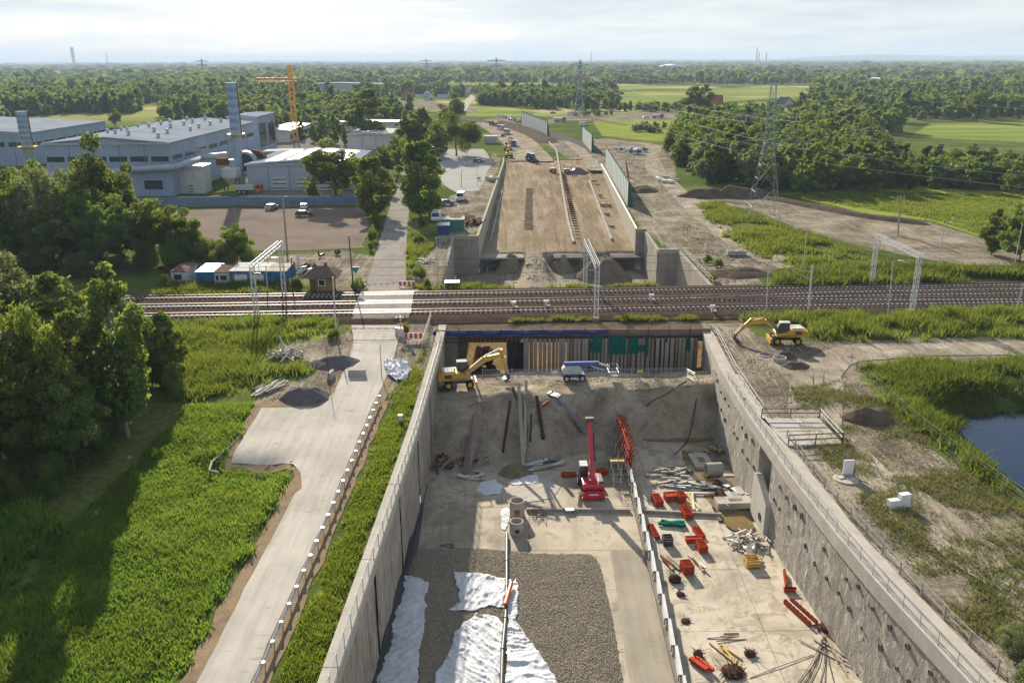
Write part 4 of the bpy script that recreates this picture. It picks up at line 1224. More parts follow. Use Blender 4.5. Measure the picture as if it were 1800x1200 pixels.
def mound(name, label, cx, cy, rx, ry, h, m, z=0.0, seed=0, rough=.35, step=None, kind=None, cat='heap'):
    step = step or max(.18, min(rx, ry) / 14)
    pg = [(cx + rx * math.cos(a) * (1 + .12 * math.sin(3 * a + seed)), cy + ry * math.sin(a) * (1 + .12 * math.cos(2 * a + seed))) for a in np.linspace(0, 2 * math.pi, 36)[:-1]]
    V, F = tri_region(pg, step, seed=seed + 1)
    s = sdist(V, pg) / min(rx, ry)
    k = np.clip(s * 1.05, 0, 1)
    hz = h * np.minimum(k * 1.15, 1 - (1 - k) ** 2 * .9) * (1 + (fbm(V[:, 0], V[:, 1], rx * .5, seed) - .47) * rough * 2) + (fbm(V[:, 0], V[:, 1], .7, seed + 3) - .47) * .22 * np.clip(k * 4, 0, 1)
    hz = np.where(k <= 0.0001, -.08, hz)
    me = np_mesh(name, np.c_[V - np.array([cx, cy]), hz], F, m, True)
    o = link(name, me); o.location = (cx, cy, z); tag(o, label, cat, None, kind)
    return o
p = W(1078, 470, -8); mound('soil_heap', 'tall grey soil heap beside the stepped wing wall in the northern pit', 21.5, 178, 6.2, 6.5, 4.6, mat('heap_soil', (.20, .165, .125), .3, .5, .97, bmp=.8, bscale=3, fine=3), -8.2, 4)
mound('soil_heap', 'soil spilled over the left slab edge in the northern pit', 1.5, 184.2, 4.2, 3.2, 3.5, SOIL, -8.2, 14)
mound('soil_heap', 'soil spilled over the middle slab edge in the northern pit', 12.6, 184.0, 3.0, 3.0, 3.4, SOIL, -8.2, 15)
# kerb lines and the stacked blocks along the road bed
def bed_line(label, pxs, w, h, m, name, cat, part, seg=6.0):
    q = [W(a, b_, bed_z(W(a, b_, -3).y)) for a, b_ in pxs]
    t = thing(name, label, cat, q[0])
    for i in range(len(q) - 1):
        n = max(1, int((q[i + 1] - q[i]).length / seg))
        for j in range(n):
            a = q[i].lerp(q[i + 1], (j + .02) / n); b_ = q[i].lerp(q[i + 1], (j + .97) / n)
            a.z = bed_z(a.y) + h / 2; b_.z = bed_z(b_.y) + h / 2
            MB().beam(a, b_, w, h).build(part, m, t, True)
    return t
bed_line('pale kerb line left of the rusty anchor row on the northern road bed', [(1008, 432), (998, 390), (990, 340), (984, 300), (978, 265), (955, 240)], .55, .45, CONC_L, 'kerb_line', 'kerb', 'kerb_stone')
bed_line('pale kerb line right of the rusty anchor row on the northern road bed', [(1075, 424), (1062, 390), (1048, 350), (1036, 315)], .5, .4, CONC_L, 'kerb_line', 'kerb', 'kerb_stone')
t = thing('anchor_row', 'row of rusty reinforcement anchors down the middle of the northern road bed', 'rebar', W(1018, 430, -4.6))
for i in range(34):
    py = lerp(432, 305, (i / 33) ** .7); px = lerp(1020, 990, (432 - py) / 127); y = W(px, py, -3).y; q = W(px, py, bed_z(y))
    b = MB(); b.box((q.x, q.y, q.z + .12), (1.3, .5, .28), random.uniform(-.2, .2))
    for k in range(3): b.bar((q.x - .5 + k * .5, q.y, q.z), (q.x - .5 + k * .5 + random.uniform(-.1, .1), q.y, q.z + .9), .035, 3)
    b.build('anchor', RUST_D if i % 3 else RUST, t, True)
for i, (px, py) in enumerate(((1075, 400), (1067, 378), (1060, 362), (1070, 362), (1055, 345), (1045, 320))):
    y = W(px, py, -3).y; q = W(px, py, bed_z(y))
    tag(MB().box((0, 0, .35), (1.1, 1.1, .7), random.random()).build('concrete_block', CONC, None), ['grey concrete block on the right of the northern road bed, nearest the wing wall', 'second grey concrete block from the wing wall on the road bed', 'third grey concrete block from the wing wall on the road bed', 'grey concrete block right beside the third one, closest to the wall', 'fifth grey block along the right of the road bed', 'farthest grey block along the right of the road bed'][i], 'block').location = q

bpg = poly([(921, 398), (926, 338), (936, 338), (937, 398)], -3.0)
tV, tF = tri_region(bpg, .8, rag=.12); tag(link('drain_trench', np_mesh('drain_trench', np.c_[tV, bed_h(tV[:, 0], tV[:, 1]) + .09], tF, SOIL_D, True)), 'dark strip of disturbed soil down the middle of the left road bed', None, None, 'structure')
# ------------------------------------------------------------------ vegetation
def blobs_for(kind, rg):
    B = []
    if kind == 'round':
        for i in range(64):
            v = rg.normal(0, 1, 3); v /= np.linalg.norm(v); r = rg.uniform(.35, 1.0)
            c = np.array([0, 0, 5.5]) + v * r * np.array([3.2, 3.2, 4.0]) * (1 + .16 * math.sin(v[0] * 5 + 3 * v[2])); s = rg.uniform(.45, 1.05)
            B.append((c, np.array([s, s, s * .8])))
    elif kind == 'tall':
        for i in range(56):
            z = rg.uniform(1.2, 9.7); t = (z - 1.8) / 7.8; w = 1.75 * (math.sin(math.pi * min(1, t * .82 + .16)) ** .8) + .1
            a = rg.uniform(0, 6.28); q = rg.uniform(.25, 1)
            s = rg.uniform(.35, .8) * (1.1 - .45 * t); B.append((np.array([w * q * math.cos(a), w * q * math.sin(a), z]), np.array([s, s, s * 1.15])))
    elif kind == 'willow':
        for i in range(34):
            v = rg.normal(0, 1, 3); v[2] = abs(v[2]) * .9 - .25; v /= np.linalg.norm(v)
            c = np.array([0, 0, 4.6]) + v * rg.uniform(.6, .95) * np.array([4.0, 4.0, 4.3]); s = rg.uniform(.8, 1.3)
            B.append((c, np.array([s * .85, s * .85, s * 1.35])))
    elif kind == 'bush':
        for i in range(20):
            v = rg.normal(0, 1, 3); v[2] = abs(v[2]); v /= np.linalg.norm(v)
            c = np.array([0, 0, 1.2]) + v * rg.uniform(.4, .9) * np.array([4.2, 4.2, 6.0]); s = rg.uniform(1.1, 1.9)
            B.append((c, np.array([s, s, s])))
    elif kind == 'conifer':
        for i in range(30):
            z = rg.uniform(.8, 9.6); w = 2.2 * (1 - (z / 10.2)) + .15; a = rg.uniform(0, 6.28); q = rg.uniform(.3, 1)
            s = .35 + .5 * (1 - z / 10); B.append((np.array([w * q * math.cos(a), w * q * math.sin(a), z]), np.array([s * 1.2, s * 1.2, s * .8])))
    return B
def leaf_cloud(B, n, size, rg, droop=0.0, quad=True):
    vol = np.array([b[1].prod() ** (2 / 3) for b in B]); k = rg.choice(len(B), n, p=vol / vol.sum())
    C = np.array([b[0] for b in B])[k]; S = np.array([b[1] for b in B])[k]
    d = rg.normal(0, 1, (n, 3)); d /= np.linalg.norm(d, axis=1)[:, None]
    p = C + d * S * (rg.uniform(.2, 1, n) ** .4 * np.where(rg.uniform(0, 1, n) < .12, 1.3, 1.0))[:, None]
    nn = d * .8 + rg.normal(0, .6, (n, 3)); nn /= np.linalg.norm(nn, axis=1)[:, None]
    up = rg.normal(0, 1, (n, 3)) * (1 - droop) + np.array([0, 0, -1.0]) * droop * 2
    u = np.cross(nn, up); u /= (np.linalg.norm(u, axis=1)[:, None] + 1e-9); v = np.cross(u, nn)
    s = size * rg.uniform(.6, 1.35, n)[:, None]
    a, b = u * s * (.42 if droop else .6), v * s * (1.3 if droop else .9)
    V = np.stack([p - b, p + a * .9 - b * .1, p + b, p - a * .9 + b * .1], 1).reshape(-1, 3)
    V[:, 2] = np.maximum(V[:, 2], .05)
    leaf_cloud.tone = np.repeat(np.clip(rg.uniform(0, 1, len(B))[k] + rg.normal(0, .1, n), 0, 1), 4)
    return V, np.arange(4 * n).reshape(n, 4)
def trunk_mesh(kind, seed, B, r0=.15):
    rg = random.Random(seed); b = MB()
    top = {'round': 6.5, 'tall': 8.6, 'willow': 5.0, 'bush': 2.0, 'conifer': 9.4}[kind]
    pts = [Vector((0, 0, -.3))]; k = 5
    for i in range(1, k + 1): pts.append(Vector((rg.uniform(-.12, .12) * i * .5, rg.uniform(-.12, .12) * i * .5, top * i / k)))
    for i in range(k): b.bar(pts[i], pts[i + 1], lerp(r0, r0 * .18, i / k), 7, lerp(r0, r0 * .18, (i + 1) / k), False)
    for c, s in B[::2]:
        h = max(.9, min(top * .92, c[2] * rg.uniform(.45, .75))); i = min(k - 1, int(h / top * k)); q = pts[i].lerp(pts[i + 1], h / top * k - i)
        m = q.lerp(Vector(c), .5) + Vector((0, 0, .15)); b.bar(q, m, r0 * .3, 4, r0 * .18, False); b.bar(m, Vector(c), r0 * .18, 4, r0 * .05, False)
    return b
PROTO = {}
def proto(kind, lod, leafm, seed, bark=None):
    key = (kind, lod, leafm.name, seed)
    if key in PROTO: return PROTO[key]
    rg = np.random.default_rng(seed); B = blobs_for(kind, rg)
    n, size = {'near': (15000, .17), 'mid': (3600, .36), 'low': (900, .72)}[lod]
    if kind in ('tall', 'conifer'): n = int(n * .75)
    V, F = leaf_cloud(B, n, size, rg, .45 if kind == 'willow' else 0.0)
    cm = np_mesh('crown', V, F, leafm, tone=leaf_cloud.tone)
    tb = trunk_mesh(kind, seed, B if lod != 'low' else B[:8]); tm = tb.mesh('trunk'); tm.materials.append(bark or BARK)
    PROTO[key] = (cm, tm); return PROTO[key]
N_TREES = 0
def tree(loc, h, kind, lod, leafm, label, group=None, w=1.0, name='tree', seed=None, bark=None, cat='tree'):
    global N_TREES
    seed = seed if seed is not None else random.randint(0, 2)
    cm, tm = proto(kind, lod, leafm, seed, bark)
    t = thing(name, label, cat, loc, random.uniform(0, 6.28), group, (h / 10 * w, h / 10 * w, h / 10))
    link('crown', cm, None, t); link('trunk', tm, None, t)
    N_TREES += 1
    return t
def tree_px(px, py, top, kind, lod, leafm, label, group=None, w=1.0, z=0.0, **kw):
    p = W(px, py, z); q = WD(px, top, p.y)
    return tree(p, max(1.0, q.z - z), kind, lod, leafm, label, group, w, **kw)
HUE = {'foliage_dark': 'dark green', 'foliage_mid': 'mid green', 'foliage_pale': 'pale grey-green', 'foliage_bright': 'yellow-green'}
SHAPE = {'round': 'round', 'tall': 'slender', 'willow': 'drooping', 'bush': 'bushy', 'conifer': 'pointed'}
G1 = 'thicket west of the railway crossing'
for i, (px, py, tp, k, lm, w, lab) in enumerate((
    (226, 768, 458, 'tall', LEAF_MID, .85, 'tall slender tree with a pale bare trunk at the edge of the left thicket'),
    (150, 780, 545, 'tall', LEAF_MID, 1.2, None), (75, 800, 528, 'willow', LEAF_BRIGHT, .75, 'yellow-green bushy tree at the front of the left thicket'), (10, 800, 550, 'tall', LEAF_PALE, 1.3, None),
    (125, 700, 478, 'tall', LEAF_MID, 1.5, None), (30, 660, 450, 'round', LEAF_PALE, 1.0, 'pale leafy tree at the far left edge of the thicket above the crop'), (205, 690, 492, 'round', LEAF_PALE, .85, None),
    (298, 684, 548, 'tall', LEAF_DARK, 1.4, 'dark narrow tree on the right edge of the left thicket'), (306, 702, 606, 'bush', LEAF_MID, .55, None), (-20, 720, 500, 'round', LEAF_MID, 1.0, None),
    (50, 835, 650, 'round', LEAF_DARK, 1.1, None), (130, 826, 660, 'round', LEAF_MID, 1.0, None), (-20, 850, 650, 'round', LEAF_DARK, 1.1, None), (196, 764, 650, 'bush', LEAF_MID, .5, None),
    (-70, 700, 480, 'tall', LEAF_MID, 1.3, None), (-70, 840, 620, 'round', LEAF_DARK, 1.1, None), (180, 805, 715, 'bush', LEAF_DARK, .5, None), (95, 868, 770, 'bush', LEAF_DARK, .7, None), (15, 885, 780, 'bush', LEAF_DARK, .75, None),
    (90, 640, 505, 'tall', LEAF_BRIGHT, 1.5, None), (170, 640, 500, 'round', LEAF_MID, .8, None), (250, 650, 545, 'round', LEAF_PALE, .9, None), (20, 600, 480, 'round', LEAF_DARK, .9, None), (270, 690, 560, 'round', LEAF_MID, .8, None),
    (60, 720, 560, 'round', LEAF_DARK, 1.0, None), (185, 735, 545, 'tall', LEAF_PALE, 1.1, None), (165, 790, 640, 'round', LEAF_MID, .75, None), (-60, 620, 470, 'round', LEAF_MID, 1.0, None), (-80, 890, 740, 'round', LEAF_DARK, 1.0, None))):
    tree_px(px, py, tp, k, 'near', lm, lab or '%s %s tree in the %s %s of the left thicket' % (HUE[lm.name], SHAPE[k], 'front' if py > 790 else 'middle' if py > 690 else 'rear', 'left' if px < 60 else 'centre' if px < 180 else 'right'), None if lab else G1, w, -.4, bark=BARK_PALE if k == 'tall' else None)
G2 = 'trees between factory and railway huts'
for i, (px, py, tp, k, lm, w, lab) in enumerate((
    (30, 470, 292, 'round', LEAF_MID, 1.0, None), (95, 466, 278, 'willow', LEAF_PALE, .8, 'pale grey-green tree in front of the left factory stack'), (150, 470, 318, 'tall', LEAF_BRIGHT, 1.5, None),
    (195, 440, 238, 'round', LEAF_DARK, .85, 'tallest dark round tree standing before the big factory hall'), (60, 445, 310, 'round', LEAF_MID, 1.0, None), (245, 462, 352, 'round', LEAF_DARK, 1.05, None),
    (292, 464, 352, 'round', LEAF_MID, 1.05, None), (335, 466, 368, 'round', LEAF_DARK, 1.0, None), (418, 466, 392, 'round', LEAF_BRIGHT, 1.2, 'round bright green tree beside the left catenary gantry'), (368, 466, 400, 'bush', LEAF_MID, .85, None),
    (0, 442, 300, 'tall', LEAF_BRIGHT, 1.5, None), (-30, 470, 310, 'round', LEAF_DARK, 1.1, None), (130, 458, 362, 'round', LEAF_DARK, 1.2, None), (20, 478, 385, 'round', LEAF_DARK, 1.2, None), (85, 482, 392, 'round', LEAF_DARK, 1.2, None),
    (-60, 450, 300, 'round', LEAF_MID, 1.0, None), (310, 474, 390, 'bush', LEAF_DARK, .9, None), (182, 476, 352, 'round', LEAF_DARK, 1.0, None), (222, 440, 320, 'round', LEAF_MID, .9, None), (130, 440, 296, 'willow', LEAF_PALE, .75, None),
    (265, 474, 400, 'bush', LEAF_DARK, .9, None), (215, 470, 345, 'round', LEAF_MID, 1.1, None), (270, 458, 345, 'round', LEAF_BRIGHT, 1.1, None), (318, 462, 362, 'round', LEAF_MID, 1.1, None), (350, 470, 395, 'bush', LEAF_DARK, 1.0, None), (395, 472, 412, 'bush', LEAF_MID, 1.0, None), (440, 470, 420, 'bush', LEAF_BRIGHT, .9, None), (160, 452, 300, 'round', LEAF_MID, 1.0, None), (70, 430, 282, 'round', LEAF_BRIGHT, .9, None), (110, 472, 330, 'round', LEAF_MID, 1.1, None), (50, 490, 420, 'bush', LEAF_DARK, 1.0, None), (140, 490, 420, 'bush', LEAF_DARK, 1.0, None))):
    tree_px(px, py, tp, k, 'near', lm, lab or '%s %s tree in the %s %s of the belt before the factory' % (HUE[lm.name], SHAPE[k], 'front' if py > 465 else 'rear', 'left' if px < 70 else 'centre' if px < 210 else 'right'), None if lab else G2, w)
for a in (
    (590, 354, 246, 'round', 'near', LEAF_MID, 'large dense dark tree in front of the small factory hall', None, 1.4),
    (656, 378, 270, 'tall', 'near', LEAF_BRIGHT, 'airy light green tree beside the north road', None, 1.7),
    (738, 378, 240, 'tall', 'near', LEAF_MID, 'tall tree carrying dark mistletoe balls right of the north road', None, 1.5),
    (802, 274, 196, 'willow', 'near', LEAF_DARK, 'big round willow at the end of the concrete yard', None, 1.55),
    (650, 256, 155, 'tall', 'near', LEAF_MID, 'tall airy poplar group behind the low white sheds', None, 2.0),
    (722, 266, 192, 'round', 'mid', LEAF_DARK, 'dark tree left of the big willow', None, .95),
    (742, 262, 184, 'tall', 'mid', LEAF_MID, 'upright tree behind the big willow on its left', None, 1.6),
    (796, 232, 164, 'round', 'mid', LEAF_PALE, 'pale tree rising behind the big willow', None, 1.2),
    (626, 336, 268, 'round', 'near', LEAF_MID, 'leafy tree right of the large dense tree at the workshop', None, 1.0),
    (672, 318, 254, 'round', 'near', LEAF_BRIGHT, 'light green tree behind the airy roadside tree', None, 1.1),
    (716, 318, 246, 'round', 'near', LEAF_MID, 'full round tree right of the road at the bend', None, 1.0),
    (744, 340, 268, 'round', 'near', LEAF_DARK, 'dense tree behind the mistletoe tree', None, .9),
    (548, 352, 300, 'bush', 'mid', LEAF_DARK, 'bush before the workshop doors', None, .7),
    (770, 280, 214, 'round', 'mid', LEAF_MID, 'mid green tree at the left shoulder of the big willow', None, 1.0),
    (700, 304, 238, 'round', 'near', LEAF_BRIGHT, 'bright green round tree beyond the north road bend', None, 1.0),
    (684, 312, 262, 'round', 'mid', LEAF_MID, 'mid green tree between the white sheds and the north road', None, .9),
    (762, 372, 312, 'bush', 'near', LEAF_DARK, 'dark bush below the mistletoe tree', None, .62),
    (664, 402, 356, 'bush', 'near', LEAF_MID, 'bush at the left edge of the north road, farthest', None, .55),
    (655, 425, 388, 'bush', 'near', LEAF_BRIGHT, 'bush at the left edge of the north road, middle', None, .55),
    (650, 440, 416, 'bush', 'near', LEAF_BRIGHT, 'bush at the left edge of the north road, nearest', None, .6),
    (742, 398, 376, 'bush', 'mid', LEAF_MID, 'low bush right of the north road by the poles', None, .8),
    (736, 428, 402, 'bush', 'mid', LEAF_BRIGHT, 'low bush right of the north road by the scrap', None, .9),
    (738, 490, 456, 'bush', 'near', LEAF_BRIGHT, 'leafy bush between north road and wing wall', None, .9),
    (752, 505, 480, 'bush', 'mid', LEAF_BRIGHT, 'small bush at the foot of the left wing wall', None, .8),
    (690, 345, 300, 'bush', 'mid', LEAF_BRIGHT, 'bush left of the north road under the birch', None, .7),
    (480, 248, 196, 'round', 'mid', LEAF_DARK, 'dark tree behind the white warehouse, left of the crane', None, .8),
    (530, 246, 206, 'conifer', 'mid', LEAF_DARK, 'dark conifer just right of the crane mast', None, 1.0),
    (565, 252, 204, 'conifer', 'mid', LEAF_DARK, 'second conifer right of the crane mast', None, .9),
    (588, 254, 198, 'conifer', 'mid', LEAF_DARK, 'tallest conifer of the row right of the crane', None, .8),
    (606, 256, 216, 'conifer', 'mid', LEAF_DARK, 'last conifer of the row right of the crane', None, .9),
    (552, 250, 218, 'tall', 'mid', LEAF_BRIGHT, 'light green young tree among the conifers', None, 1.3),
    (204, 224, 192, 'round', 'mid', LEAF_BRIGHT, 'bright small tree between the two factory roofs', None, 1.0),
    (1716, 214, 160, 'round', 'mid', LEAF_DARK, 'big round dark tree alone at the far field on the right', None, 1.2),
    (1790, 468, 356, 'round', 'near', LEAF_MID, 'grey-green tree at the right picture edge behind the tracks', None, .95),
    (1742, 448, 366, 'tall', 'near', LEAF_MID, 'slim tree at the right edge beside the grey-green tree', None, 1.3),
    (1820, 470, 370, 'round', 'near', LEAF_DARK, 'dark tree cut by the right picture edge', None, 1.0),
    (1218, 208, 150, 'tall', 'mid', LEAF_MID, 'left of the two tall poplars by the brick house', None, 2.0),
    (1236, 206, 148, 'tall', 'mid', LEAF_MID, 'right of the two tall poplars by the brick house', None, 1.7),
    (586, 596, 572, 'bush', 'near', LEAF_BRIGHT, 'low green shrub around the pole at the crossing', None, 1.2),
    (712, 584, 560, 'bush', 'near', LEAF_MID, 'small shrub under the crossing signal', None, .9),
    (630, 512, 480, 'bush', 'mid', LEAF_BRIGHT, 'bush between the signal hut and the road', None, .9),
    (520, 508, 476, 'bush', 'mid', LEAF_BRIGHT, 'yellow-green bush between the blue container and the signal hut', None, .8),
    (1252, 494, 474, 'bush', 'near', mat and LEAF_BRIGHT, 'round yellow bush at the end of the stepped wing wall', None, .9),
    (1245, 460, 440, 'bush', 'near', LEAF_MID, 'green bush on the bank right of the wing wall railing', None, 1.0),
    (1262, 470, 446, 'bush', 'mid', LEAF_BRIGHT, 'green bush next to the white post on the bank', None, .8),
    (290, 508, 470, 'bush', 'mid', LEAF_BRIGHT, 'yellow-green bush left of the white cabin', None, .7),
    (1780, 1150, 1085, 'bush', 'near', LEAF_PALE, 'pale flowering shrub at the right picture edge', None, 1.0),
    (1820, 1240, 1140, 'bush', 'near', LEAF_PALE, 'pale shrub in the lower right corner', None, .9)):
    tree_px(*a, bark=BARK_PALE if 'airy' in a[6] else None, name='shrub' if a[3] == 'bush' else 'tree', cat='shrub' if a[3] == 'bush' else 'tree')
# mistletoe balls in the tall tree, one thing each is overkill: they grow on it
pm = W(738, 378)
mt = [o for o in COL.objects if o.get('label', '').startswith('tall tree carrying')][0]
mb_ = leaf_cloud([(np.zeros(3), np.ones(3) * .8)], 900, .16, RNG)
mm = np_mesh('mistletoe', mb_[0], mb_[1], LEAF_DARK)
for px, py, r in ((738, 268, 1.0), (722, 282, 1.0), (760, 270, .9), (772, 284, .7), (745, 292, .8), (730, 300, .9), (716, 300, .7), (752, 258, .8), (735, 285, 1.1), (726, 262, .8)):
    q = WD(px, py, pm.y); o = link('mistletoe', mm, None, mt); o.matrix_parent_inverse = Matrix.Identity(4)
    v = q - Vector(mt.location); sx, sz = mt.scale[0], mt.scale[2]; a = -mt.rotation_euler.z
    o.location = ((v.x * math.cos(a) - v.y * math.sin(a)) / sx, (v.x * math.sin(a) + v.y * math.cos(a)) / sx, v.z / sz); o.scale = (r * 1.3 / sx, r * 1.3 / sx, r * 1.3 / sz)

# --- woods: polygons of tree feet; the largest become things, the rest one mass
def scatter(pg, spacing, seed=0):
    rg = np.random.default_rng(seed); A = np.array(pg); lo, hi = A.min(0), A.max(0)
    gx, gy = np.meshgrid(np.arange(lo[0], hi[0], spacing), np.arange(lo[1], hi[1], spacing))
    p = np.c_[gx.ravel(), gy.ravel()] + rg.uniform(-.42, .42, (gx.size, 2)) * spacing
    return p[inside(p, pg)]
cand = []      # x, y, height, kind, leaf, group, label
WOODS = (
    ([(1186, 262), (1196, 296), (1250, 322), (1330, 336), (1430, 340), (1520, 336), (1560, 334), (1560, 272), (1500, 244), (1400, 230), (1300, 226), (1200, 226)], 7.2, (9, 16), 'wood beyond the right hand meadow', ''),
    ([(1560, 334), (1640, 334), (1810, 342), (1810, 304), (1700, 300), (1560, 288)], 6.5, (6, 10.5), 'low wood along the right meadow edge', ''),
    ([(1400, 214), (1470, 208), (1600, 236), (1500, 236), (1420, 232)], 9, (11, 16), 'dark wood behind the pylon', 'dark tree in the wood rising behind the pylon'),
    ([(1400, 198), (1600, 202), (1660, 208), (1790, 204), (1810, 196), (1600, 186), (1480, 178), (1420, 180)], 11, (10, 16), 'woods around the far right field', 'tree in the woods bordering the far right field'),
    ([(840, 184), (900, 186), (1010, 190), (1085, 190), (1085, 180), (1000, 176), (860, 172)], 10, (9, 15), 'tree line beyond the junction', 'tree in the line of woods beyond the road junction'),
    ([(1085, 196), (1240, 200), (1400, 198), (1400, 193), (1240, 194), (1085, 191)], 9, (4, 8), 'hedges before the far green field', ''),
    ([(0, 208), (120, 200), (240, 200), (250, 186), (200, 176), (0, 176)], 10, (12, 18), 'woods behind the left factory roof', 'tree in the woods behind the left factory roof'),
    ([(300, 206), (380, 212), (455, 214), (470, 236), (520, 236), (600, 236), (640, 222), (600, 196), (520, 190), (440, 190), (330, 180), (300, 184)], 10, (9, 15), 'woods behind crane and chimney', 'tree in the woods behind the crane and the chimney'),
    ([(640, 200), (700, 206), (700, 214), (640, 214)], 10, (9, 13), 'trees behind the white sheds', 'tree behind the low white sheds'),
    ([(1000, 204), (1040, 206), (1080, 202), (1040, 200)], 8, (3, 5), 'bushes on the junction meadow', 'bush on the meadow of the junction'),
    ([(1100, 232), (1170, 236), (1170, 226), (1110, 224)], 6, (3, 5), 'bushes by the haul road', 'bush on the meadow right of the haul road'),
)
FIELD_VIEW = [poly([(1085, 197), (1080, 154), (1430, 147), (1430, 197)]), poly([(1590, 292), (1600, 212), (1930, 208), (1930, 292)])]
clear = [np.array(z) for z in Z_FIELD + FIELD_VIEW + Z_DIRT[6:] + [poly([(600, 215), (700, 240), (700, 262), (600, 250)])]]
for wi, (pg, sp, hh, grp, lab) in enumerate(WOODS):
    p = scatter(poly(pg), sp, wi)
    for x, y in p:
        r = random.random(); kind = 'round' if r < .5 else 'tall' if r < .8 else 'willow' if r < .92 else 'conifer'
        if hh[1] < 6: kind = 'bush'
        lm = random.choice((LEAF_DARK, LEAF_DARK, LEAF_MID, LEAF_MID, LEAF_BRIGHT)) if wi else random.choice((LEAF_DARK, LEAF_MID, LEAF_MID, LEAF_PALE, LEAF_BRIGHT, LEAF_DARK))
        A_ = np.array(poly(pg)); u = (x / y - (A_[:, 0] / A_[:, 1]).min()) / np.ptp(A_[:, 0] / A_[:, 1]); v = (y - A_[:, 1].min()) / np.ptp(A_[:, 1])
        h_ = random.uniform(*hh); where = ('front' if v < .3 else 'middle' if v < .65 else 'back') + ' ' + ('far left' if u < .2 else 'left' if u < .4 else 'centre' if u < .6 else 'right' if u < .8 else 'far right')
        cand.append((x, y, h_, kind, lm, grp, '%s %s %s of the %s, %s' % (HUE[lm.name], SHAPE[kind], 'bush' if kind == 'bush' else 'tree', grp, where)))
cand.sort(key=lambda c: -c[2] / math.hypot(c[0], c[1]))
n_ind = min(len(cand), 300 - N_TREES)
for c in cand[:n_ind]:
    tree((c[0], c[1], -.14 * c[2]), c[2], c[3], 'mid' if c[1] < 480 else 'low', c[4], c[6], c[5], random.uniform(.9, 1.3) * (1.35 if c[3] == 'tall' else 1), name='shrub' if c[3] == 'bush' else 'tree', cat='shrub' if c[3] == 'bush' else 'tree')
rest = cand[n_ind:]
# far wood as one mass
def far_mass():
    pts = []; hs = []; ws = []
    for c in rest: pts.append((c[0], c[1])); hs.append(c[2]); ws.append(c[2] * .42)
    rg = np.random.default_rng(5)
    for r0, r1, sp, h0, h1, wm in ((560, 950, 12, 9, 16, .45), (950, 1600, 20, 11, 17, .62), (1600, 3200, 40, 13, 19, 1.15), (3200, 7000, 95, 14, 21, 2.4), (7000, 15500, 260, 15, 24, 5.5)):
        n = int((r1 - r0) / sp)
        for i in range(n):
            r = r0 + (i + .5) * sp; m = int(2 * R(33.5) * r / sp)
            a = -R(33.5) + (np.arange(m) + rg.uniform(0, 1, m)) / m * 2 * R(33.5); rr = r + rg.uniform(-.5, .5, m) * sp
            q = np.c_[rr * np.sin(a), rr * np.cos(a)]
            g = fbm(q[:, 0], q[:, 1], 190 if r < 1000 else 420, 77)
            keep = g > (.42 if r < 1600 else .41 if r < 4500 else .27)
            for z in clear: keep &= ~inside(q, z)
            for z in (junction_clear, village_clear, works_clear): keep &= ~inside(q, z)
            q = q[keep]; pts += [tuple(p) for p in q]; h = rg.uniform(h0, h1, len(q)) * np.clip(rg.normal(.92, .22, len(q)), .4, 1.35); hs += list(h); ws += list(h * wm * .8)
    pts = np.array(pts); hs = np.array(hs); ws = np.array(ws)
    # template crowns of leaf clumps round a solid heart
    out_v = []; out_f = []; out_t = []; base = 0
    tmpl = []
    for s in range(6):
        g = np.random.default_rng(100 + s); B = blobs_for('round' if s % 3 else 'tall', g)
        for nleaf, sz in ((150, 1.5), (46, 2.6)):
            V, F = leaf_cloud(B, nleaf, sz, g); V = V / np.array([3.6, 3.6, 10.0])
            tmpl.append((V, F))
    dist = np.hypot(pts[:, 0], pts[:, 1]); rg2 = np.random.default_rng(8)
    ti = rg2.integers(0, 6, len(pts)) * 2 + (dist > 1100)
    ang = rg2.uniform(0, 6.28, len(pts))
    for k in range(12):
        sel = np.where(ti == k)[0]
        if not len(sel): continue
        V, F = tmpl[k]; c, s = np.cos(ang[sel]), np.sin(ang[sel])
        X = V[None, :, 0] * c[:, None] - V[None, :, 1] * s[:, None]; Y = V[None, :, 0] * s[:, None] + V[None, :, 1] * c[:, None]
        A = np.stack([X * ws[sel][:, None] + pts[sel, 0][:, None], Y * ws[sel][:, None] + pts[sel, 1][:, None], (np.broadcast_to(V[None, :, 2], X.shape) - .12) * hs[sel][:, None]], 2)
        out_v.append(A.reshape(-1, 3)); out_f.append((F[None] + (np.arange(len(sel)) * len(V))[:, None, None]).reshape(-1, 4) + base); base += len(sel) * len(V); out_t.append(np.repeat(rg2.uniform(0, 1, len(sel)), len(V)))
    me = np_mesh('far_forest', np.concatenate(out_v), np.concatenate(out_f), LEAF_FAR, tone=np.concatenate(out_t))
    tag(link('far_forest', me), 'distant woodland stretching to the horizon', 'forest', None, 'stuff')
    print('far trees', len(pts), 'quads', len(me.polygons))
junction_clear = poly([(700, 205), (840, 190), (1020, 196), (1200, 194), (1420, 192), (1440, 208), (1190, 250), (1180, 300), (850, 262), (640, 240), (610, 215)])
village_clear = poly([(640, 176), (700, 170), (790, 172), (840, 168), (840, 200), (660, 195)])
works_clear = poly([(0, 205), (250, 205), (480, 240), (700, 250), (700, 300), (0, 330)])
far_mass()

